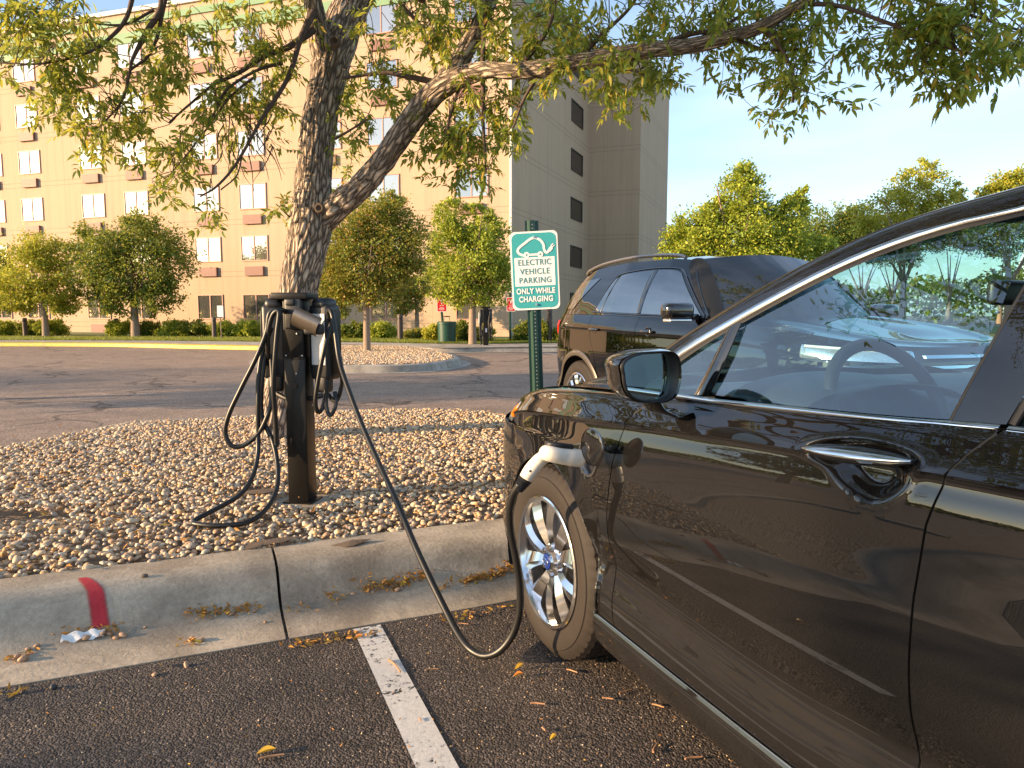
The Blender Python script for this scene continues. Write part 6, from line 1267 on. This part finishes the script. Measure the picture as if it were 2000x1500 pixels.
# surface sampler for windows: nearest position on greenhouse at given s, z
RG = np.array(rg)
def ghu(s, z, off=.004):
    best = None; f = np.linspace(0, 1, 14)
    # interpolate each column at height z then pick by s
    cols_ = RG.transpose(1, 0, 2); S_ = []; W_ = []
    for c_ in cols_:
        if c_[0, 1] < -.55: continue
        zz = np.clip(z, c_[0, 2], c_[-1, 2]); S_.append(np.interp(zz, c_[:, 2], c_[:, 0])); W_.append(np.interp(zz, c_[:, 2], c_[:, 1]))
    S_ = np.array(S_); W_ = np.array(W_); o = np.argsort(S_); return np.array([s, np.interp(s, S_[o], W_[o])+off, z])
def win(name, outline, mat, off=.004, parent=None, nr_=8, right=True):
    """outline: top curve list and bottom curve list of (s,z)"""
    a, b = outline; a = resample(cat([np.array(p, float) for p in a], 8), 22); b = resample(cat([np.array(p, float) for p in b], 8), 22)
    V, Fs = loft([[U3(*ghu(*(p*(1-f)+q*f), off)) for p, q in zip(a, b)] for f in np.linspace(0, 1, nr_)]); return both(name, V, Fs, mat, parent or suv, True, 60, right)
win('rear_door_window', ([(.40, 1.51), (.50, 1.548), (.75, 1.565), (.985, 1.565)], [(.235, 1.215), (.5, 1.203), (.75, 1.195), (.995, 1.188)]), M['pglass'], .006)
win('front_door_window', ([(1.065, 1.565), (1.2, 1.56), (1.34, 1.545), (1.42, 1.52)], [(1.055, 1.186), (1.3, 1.18), (1.6, 1.175), (1.88, 1.168)]), M['glassu'] if 'glassu' in M else M['pglass'], .006)
win('quarter_window', ([(-.42, 1.50), (-.3, 1.515), (-.1, 1.53), (.08, 1.54)], [(-.60, 1.235), (-.50, 1.235), (-.38, 1.235), (-.26, 1.235)]), M['pglass'], .006)
for nm_, sline in (('window_trim', [(.215, 1.20), (.30, 1.35), (.385, 1.50), (.47, 1.558), (.75, 1.58), (1.05, 1.583), (1.35, 1.562), (1.46, 1.52), (1.68, 1.36), (1.92, 1.17)]), ('belt_seal', [(.20, 1.205), (.6, 1.19), (1.02, 1.178), (1.5, 1.168), (1.92, 1.158)])):
    both(nm_, *tube_geo([np.array(U3(*ghu(s, z, .004))) for s, z in [tuple(q) for q in cat([np.array(p, float) for p in sline], 6)]], .0065, 6)[:2], M['blackgl'], suv)
both('pillar_cover', *band([np.array(U3(*ghu(s, z, .004))) for s, z in ((1.0, 1.19), (1.0, 1.38), (.99, 1.565))], [np.array(U3(*ghu(s, z, .004))) for s, z in ((1.05, 1.19), (1.055, 1.38), (1.06, 1.565))], np.array([0, -1, 0]), .006, .003, 3), M['blackgl'], suv)
both('quarter_divider', *tube_geo([np.array(U3(*ghu(s, z, .007))) for s, z in ((.36, 1.205), (.415, 1.38), (.47, 1.55))], .006, 6)[:2], M['blackgl'], suv)
# windshield + a-pillar
tr_ = np.array(rg[-1][-1])
A_o = cat([np.array(U3(1.97, -.065, 1.14)), np.array(U3(*ghu(1.74, 1.34, .01))), np.array(U3(*ghu(1.50, 1.55, .01))), np.array(U3(tr_[0]-.02, tr_[1]+.02, tr_[2]))], 6); A_i = cat([np.array(U3(2.03, -.17, 1.15)), np.array(U3(1.84, -.25, 1.35)), np.array(U3(1.65, -.32, 1.54)), np.array(U3(tr_[0]+.03, tr_[1]-.05, tr_[2]+.008))], 6)
both('windshield_pillar', *band(A_o, A_i, np.array([.3, -.8, .3]), .012, .018, 5), M['blackpl'], suv)
V = []
for f, e in zip(np.linspace(0, 1, len(A_i)), A_i):
    c_ = np.array([2.23*(1-f)+(tr_[0]+.13)*f, 0, 1.165*(1-f)+(tr_[2]+.048)*f+.02*math.sin(math.pi*f)]); V.append([(e[0]*(1-g_)+c_[0]*g_, e[1]*(1-v_), e[2]*(1-g_)+c_[2]*g_) for v_ in np.linspace(0, 1, 16) for g_ in [math.sin(v_*math.pi/2)]])
Vw, Fw = loft(V); both('windshield', Vw, Fw, M['wsdark'], suv, True, 60)
V = [V[-1], [(tr_[0]-.02+.06*math.sin(v_*math.pi/2), p[1], p[2]+.006) for p, v_ in zip(V[-1], np.linspace(0, 1, 16))], [U3(tr_[0]-.2, tr_[1]*(1-v_)-.93*v_, tr_[2]+.010+.045*math.sin(v_*math.pi/2)) for v_ in np.linspace(0, 1, 16)]]
V, Fs = loft(V); both('roof_header', V, Fs, M['paint2'], suv, True, 60)
# hood
V = []
for i, t_ in enumerate(np.linspace(tu(1.98), ringU.l[-1], 40)):
    p, nm_ = ringU.at(t_); q = p+nm_*-.06; f = i/39; sc__ = 2.15+(3.44-2.15)*f; ze = zbu(p[0])
    V.append([U3(q[0]*(1-v_)+sc__*v_, q[1]*(1-v_)-.93*v_, ze+(.045-.02*f)*math.sin(v_*math.pi/2)+.018*math.exp(-((v_-.30)/.08)**2)*(1-f*.5)) for v_ in np.linspace(0, 1, 24)])
V, Fs = loft(V); both('hood', V, Fs, M['paint2'], suv, True, 60)
def proudU(name, tl, tr, z1, z0, mat, off, nc=26, parent=None):
    V = []
    for u in np.linspace(0, 1, nc):
        t_ = tl*(1-u)+tr*u; p, nm_ = ringU.at(t_); rp = rowpts(rowsU, p[0]); a = z1(u); b = z0(u); V.append([U3(*(p+nm_*(float(np.interp(-z, -rp[:, 0], rp[:, 1]))+off*(1 if 0 < f < 1 and 0 < u < 1 else -1))), z) for f in np.linspace(0, 1, 8) for z in [a*(1-f)+b*f]])
    V, Fs = loft(V); return both(name, V, Fs, mat, parent or suv, True, 60)
hlm, _ = proudU('headlight', tu(2.88), ringU.l[-1]-.50, lambda u: 1.0-.03*u, lambda u: .90-.02*u, M['clearlens'], .012); proudU('lamp_strip', tu(2.90), ringU.l[-1]-.52, lambda u: .995-.03*u, lambda u: .980-.03*u, M['white'], .016, parent=hlm)
proudU('grille', ringU.l[-1]-.48, ringU.l[-1], lambda u: .96, lambda u: .66, M['blackpl'], .006)
for zz in (.93, .87, .81, .75): proudU('grille_bar', ringU.l[-1]-.47, ringU.l[-1], lambda u: zz+.012, lambda u: zz-.012, M['chrome'], .018)
tl_, _ = proudU('tail_light', tu(-.70), tu(-.60), lambda u: 1.13, lambda u: .93+.12*u, M['redlens'], .012); proudU('tail_light', ringU.l[0]+.42, tu(-.71), lambda u: 1.13, lambda u: .90, M['redlens'], .010)
# wheel arch mouldings
M['mould'] = plain('grey_arch_moulding', (.085, .072, .060), .38, .3, .15, 30)
for (sa, za, Rr) in (ar1, ar2):
    c0_, c1_ = [], []
    for k in range(50):
        a = R(-14)+R(208)*k/49
        for rr_, cl_ in ((Rr-.006, c0_), (Rr+.050, c1_)):
            s_ = sa+math.cos(a)*rr_; z_ = max(.25, za+math.sin(a)*rr_); p, nm_ = ringU.at(tu(s_)); rp = rowpts(rowsU, s_); of = float(np.interp(-z_, -rp[:, 0], rp[:, 1])); q = p+nm_*(of+.004+(.008 if rr_ < Rr else 0)); cl_.append(np.array(U3(q[0], q[1], z_)))
    V, Fs = band(c0_, c1_, np.array([0, -1, 0]), .006, .008, 5); both('arch_moulding', V, Fs, M['mould'], suv, True, 50)
both('sill_moulding', *loft([[np.array(U3(s, w_, z)) for s in np.linspace(.41, 2.3, 10)] for w_, z in ((.016, .36), (.022, .34), (.018, .27), (-.03, .22))]), M['mould'], suv)
for sg in (0, 1):
    for sa in (0, 2.70):
        V = []; n = 24
        for k in range(n+1):
            a = R(-25)+R(230)*k/n
            for w_ in (-.012, -.32): V.append((sa+math.cos(a)*.414, (-(w_+SHW))*(1 if sg == 0 else -1), UZ+math.sin(a)*.414))
        Fs = [(2*k, 2*k+1, 2*k+3, 2*k+2) for k in range(n)]; b = len(V); V += [V[2*k+1] for k in range(n+1)]; Fs.append(tuple(range(b, b+n+1))); mesh('wheel_well', V, Fs, M['dark'], suv, True, sharp=40)
MB().box((1.35, 0, .32), (3.9, 1.5, .14)).build('underbody', M['dark'], suv)
wu = make_wheel(suv, 'wheel', U3(0, .004, UZ), (0, -1, 0), .358, .232, .24, 5, R(0), False)
for sx, sy in ((0, -1), (1, 1), (1, -1)):
    c_ = copy_tree(wu, suv); c_.location = (2.70*sx, 0, 0)
    if sy < 0: c_.rotation_euler = (0, 0, math.pi); c_.location = (2.70*sx, 0, 0)
# roof rails
M['rail'] = plain('silver_grey_roof_rail', (.30, .27, .24), .3, .8, .1)
rl = cat([np.array(U3(*p)) for p in ((-.36, -.30, 1.600), (-.28, -.30, 1.638), (0, -.30, 1.685), (.5, -.30, 1.712), (1.0, -.30, 1.700), (1.25, -.30, 1.678), (1.34, -.30, 1.655))], 8); both('roof_rail', *tube_geo(rl, .016, 8)[:2], M['rail'], suv)
# SUV mirror
def rbox(c, d, bev): return MB().box(c, d, bev=bev)
for sg in (1, -1):
    c_ = np.array(U3(1.86, .155, 1.205)); m_ = rbox(c_*[1, sg, 1], (.13, .25, .125), .04).build('door_mirror', M['blackgl'], suv, True, 40); MB().box(np.array(U3(1.865, .155, 1.135))*[1, sg, 1], (.10, .20, .022), bev=.008).build('turn_signal', M['clearlens'], m_, True); MB().box(np.array(U3(1.84, .015, 1.16))*[1, sg, 1], (.07, .12, .05), bev=.015).build('mirror_arm', M['blackgl'], m_, True)
# handles on SUV doors
def HU(s, z, off): p, nm_ = ringU.at(tu(s)); rp = rowpts(rowsU, s); q = p+nm_*(float(np.interp(-z, -rp[:, 0], rp[:, 1]))+off); return np.array(U3(q[0], q[1], z))
for sc_s, par in ((.335, rdu), (1.25, fdu)):
    V, Fs = lathe([(.042, .001), (.040, .003), (.03, -.004), (0, -.008)], HU(sc_s, 1.035, 0), (0, -1, 0), 24); mesh('handle_cup', V, Fs, M['blackgl'], par, True)
    hp = [HU(sc_s+dx, 1.035, of) for dx, of in ((-.09, .006), (-.06, .024), (0, .030), (.06, .024), (.09, .006))]; MB().tube(cat(hp, 5), np.array([.008]+[.014]*19+[.008]), 10).build('door_handle', M['chromed'] if 'chromed' in M else M['blackgl'], par, True, 180)

# ================================================================== LITTER, STICKS, PAPER
def stick(u, v, length, ang, r_, label, bend=.1, z=0.006):
    c = gr(u, v, z+r_); d = np.array([math.cos(ang), math.sin(ang), 0]); nrm = np.array([-d[1], d[0], 0]); P = [c-d*length/2, c-d*length*.15+nrm*bend*length*.5, c+d*length*.2+nrm*bend*length*.3, c+d*length/2]; o = MB().tube(cat(P, 4), np.linspace(r_, r_*.7, 13), 6).build('stick', M['twigdry'], None, True, 60)
    # knobbly: slight noise
    tag(o, label, 'stick', 'dry sticks lying on the asphalt')
for a in ((770, 1300, .10, -1.0, .0035, 'bent dry stick lying across the white line'), (843, 1307, .045, .15, .002, 'thin short stick right of the white line'), (1117, 1310, .040, -.55, .003, 'stick below the front tyre of the sedan'), (1050, 1374, .045, -.12, .0033, 'stick below the yellow leaf, in front of the front wheel'), (1187, 1364, .035, -.2, .003, 'stick nearest the sedan sill, mid-way'), (1285, 1378, .038, -.5, .003, 'stick near the sill farther right'), (1222, 1350, .05, .5, .002, 'thin forked stick near the sedan sill'), (1280, 1460, .045, 1.1, .003, 'upright-pointing stick at the bottom by the sill'), (1062, 1424, .02, -1.1, .0025, 'tiny stub of stick at the bottom centre'), (530, 1478, .065, .35, .0035, 'curved stick beside the yellow leaf at the bottom left'), (905, 1218, .04, -.2, .002, 'thin stick inside the cable bend'), (820, 1405, .02, -1.2, .002, 'tiny stick just right of the line near the bottom'), (1355, 1480, .05, .2, .003, 'stick at the bottom edge beside the sill')): stick(*a)
def leaf1(u, v, ln, ang, mat, label, z=.004):
    c = gr(u, v, z); V = []; Fs = []
    for i, t_ in enumerate(np.linspace(0, 1, 9)):
        wd_ = .20*math.sin(math.pi*t_**.8)*ln+.0006
        for j in (-1, 0, 1): x = (t_-.5)*ln; y = j*wd_; V.append((c[0]+x*math.cos(ang)-y*math.sin(ang), c[1]+x*math.sin(ang)+y*math.cos(ang), z+.003+.012*abs(j)*math.sin(t_*3)+.008*t_*t_))
    for i in range(8): Fs += [(i*3, i*3+1, i*3+4, i*3+3), (i*3+1, i*3+2, i*3+5, i*3+4)]
    tag(mesh('fallen_leaf', V, Fs, mat, None, True), label, 'leaf', 'single fallen leaves')
M['yleaf'] = leafmat('yellow_fallen_leaf', [(0, (.70, .45, .04)), (1, (.62, .36, .05))], .2); M['oleaf'] = leafmat('orange_fallen_leaf', [(0, (.60, .22, .03)), (1, (.55, .18, .04))], .2)
for a in ((1014, 1306, .035, .6, M['yleaf'], 'yellow leaf on the asphalt between cable bend and front tyre'), (1012, 1322, .03, .1, M['oleaf'], 'orange leaf just below the yellow leaf'), (314, 1303, .030, -1.1, M['yleaf'], 'yellow leaf at the gutter edge under the paper scrap'), (520, 1472, .05, .2, M['yleaf'], 'yellow leaf beside the curved stick at the bottom left'), (700, 1248, .03, .1, M['oleaf'], 'orange leaf at the head of the white line'), (1080, 1445, .02, .4, M['yleaf'], 'small pale leaf near the bottom centre')): leaf1(*a)
# leaf litter drifts in the gutter
P, D, S = [], [], []
def drift(u0, v0, u1, v1, n, sp=.014):
    for k in range(int(n*.75)):
        f = rng.random(); c = gr(u0*(1-f)+u1*f+rng.normal(0, 6), v0*(1-f)+v1*f, .02); c = c+np.append(rng.normal(0, sp, 2), 0); a = (c-HG) @ AX; P.append([c[0], c[1], kerb_z(min(-.48, max(-1.1, a)))+.004+abs(rng.normal(0, .005))] if a < -.47 else [c[0], c[1], .006]); D.append(rng.normal(size=3)*[1, 1, .45]); S.append(rng.uniform(.010, .036))
for a in ((365, 1210, 500, 1192, 200), (560, 1190, 612, 1186, 20), (636, 1172, 668, 1168, 40), (705, 1158, 745, 1150, 90), (752, 1152, 835, 1135, 240), (905, 1138, 1004, 1114, 330), (20, 1290, 60, 1270, 26), (120, 1248, 240, 1232, 110), (360, 1252, 400, 1256, 16), (560, 1252, 735, 1226, 110), (850, 1205, 1000, 1180, 60), (0, 1345, 40, 1338, 20), (840, 1160, 890, 1135, 40)): drift(*a)
for k in range(420):
    u, v = rng.uniform(0, 990), rng.uniform(830, 1120); c = gr(u, v, .19); a = (c-HG) @ AX
    if a < -1.1: P.append([c[0], c[1], mound_z(c[0], c[1])+.036]); D.append(rng.normal(size=3)*[1, 1, .4]); S.append(rng.uniform(.014, .04))
for k in range(300):
    c = gr(rng.uniform(-50, 1500), rng.uniform(1230, 1500), 0); a = (c-HG) @ AX
    if a > -.44: P.append([c[0], c[1], .005]); D.append(rng.normal(size=3)*[1, 1, .3]); S.append(rng.uniform(.004, .012))
o = leaves('leaf_litter', np.array(P), np.array(D), np.array(S), M['litter']); tag(o, 'dry orange leaf litter drifted along the gutter', 'leaf litter', kind='stuff')
# fine loose grit and crumbs on the asphalt
n = 2600; gx = rng.uniform(-2.2, 1.2, n); gy = rng.uniform(1.15, 3.0, n); a_ = (gx-HG[0])*AX[0]+(gy-HG[1])*AX[1]; ok = a_ > -.46; gx, gy = gx[ok], gy[ok]
tag(pebbles('grit', gx, gy, np.full(len(gx), .001), rng.uniform(.001, .0035, len(gx)), ICO1), 'fine loose grit scattered on the asphalt', 'grit', kind='stuff')
# loose stones on kerb and gutter
def stone(u, v, r_, label, z=None, col=None, on='kerb'):
    c = gr(u, v, .02); a = (c-HG) @ AX
    for _ in range(4):
        zz = kerb_z(a) if a < -.47 else 0.0; c = gr(u, v, zz+r_*.3); a = (c-HG) @ AX
    X = np.array([c[0]]); o = pebbles('loose_stone', X, np.array([c[1]]), np.array([zz+r_*.42]), np.array([r_]), ICO2, col); tag(o, label, 'stone', 'loose stones on kerb, gutter and asphalt')
M['dkst'] = plain('dark_stone', (.045, .05, .055), .6); M['brst'] = plain('brown_stone', (.13, .10, .075), .7)
for a in ((33, 1283, .017, 'reddish stone at the far left of the gutter'), (45, 1288, .020, 'tan stone touching the reddish one at far left'), (55, 1268, .013, 'small grey stone just above the far-left pair'), (72, 1261, .014, 'pale stone on the flow line left of the paper'), (168, 1246, .022, 'whitish stone holding down the paper'), (198, 1240, .020, 'cream stone at the right end of the paper'), (214, 1238, .014, 'small tan stone at the end of the red stripe'), (226, 1246, .014, 'grey stone right of the paper'), (240, 1241, .017, 'pinkish stone right of the grey one'),
          (283, 1226, .012, 'lone pale stone between paper and leaf pile'), (375, 1250, .018, 'grey stone low in the gutter under the leaf pile'), (394, 1250, .016, 'darker stone touching the grey one in the gutter'), (452, 1200, .017, 'pale stone on top of the leaf pile'), (497, 1194, .013, 'round pale stone at the right end of the leaf pile'), (518, 1215, .010, 'small stone by the kerb joint'), (690, 1161, .015, 'cream stone left of the gutter leaf drift'), (729, 1157, .013, 'stone in the small leaf heap'), (776, 1152, .018, 'largest pale stone in the leaf drift by the cable'), (806, 1141, .014, 'pinkish stone in the drift beside the cable'),
          (364, 1300, .014, 'light stone chip at the asphalt edge'), (302, 1318, .012, 'pale pebble on the asphalt below the yellow leaf'), (660, 1170, .010, 'small brown stone on the gutter line')): stone(a[0], a[1], a[2]*.85, a[3])
stone(104, 1343, .015, 'dark blue-grey stone on the asphalt at far left', col=M['dkst']); stone(282, 1125, .014, 'brown stone on top of the kerb near the red stripe', col=M['brst'])
c = gr(162, 1243, .03); V = []; Fs = []
for i in range(13):
    for j in range(4):
        x = (i/12-.5)*.135; y = (j/3-.5)*.035*(1-.4*abs(i/12-.5)); q = c+np.array([x*.93-y*.3, x*.36+y*.9, 0]); a = (q-HG) @ AX; V.append((q[0], q[1], kerb_z(max(-1, a))+.006+.006*math.sin(i*1.3+j)+.006*abs(noise.noise(Vector((i*.7, j*.9, 3))))+.004*j))
for i in range(12):
    for j in range(3): Fs.append((i*4+j, (i+1)*4+j, (i+1)*4+j+1, i*4+j+1))
tag(mesh('paper_scrap', V, Fs, M['paper'], None, True), 'crumpled white paper strip at the foot of the red stripe', 'paper')
print('done')
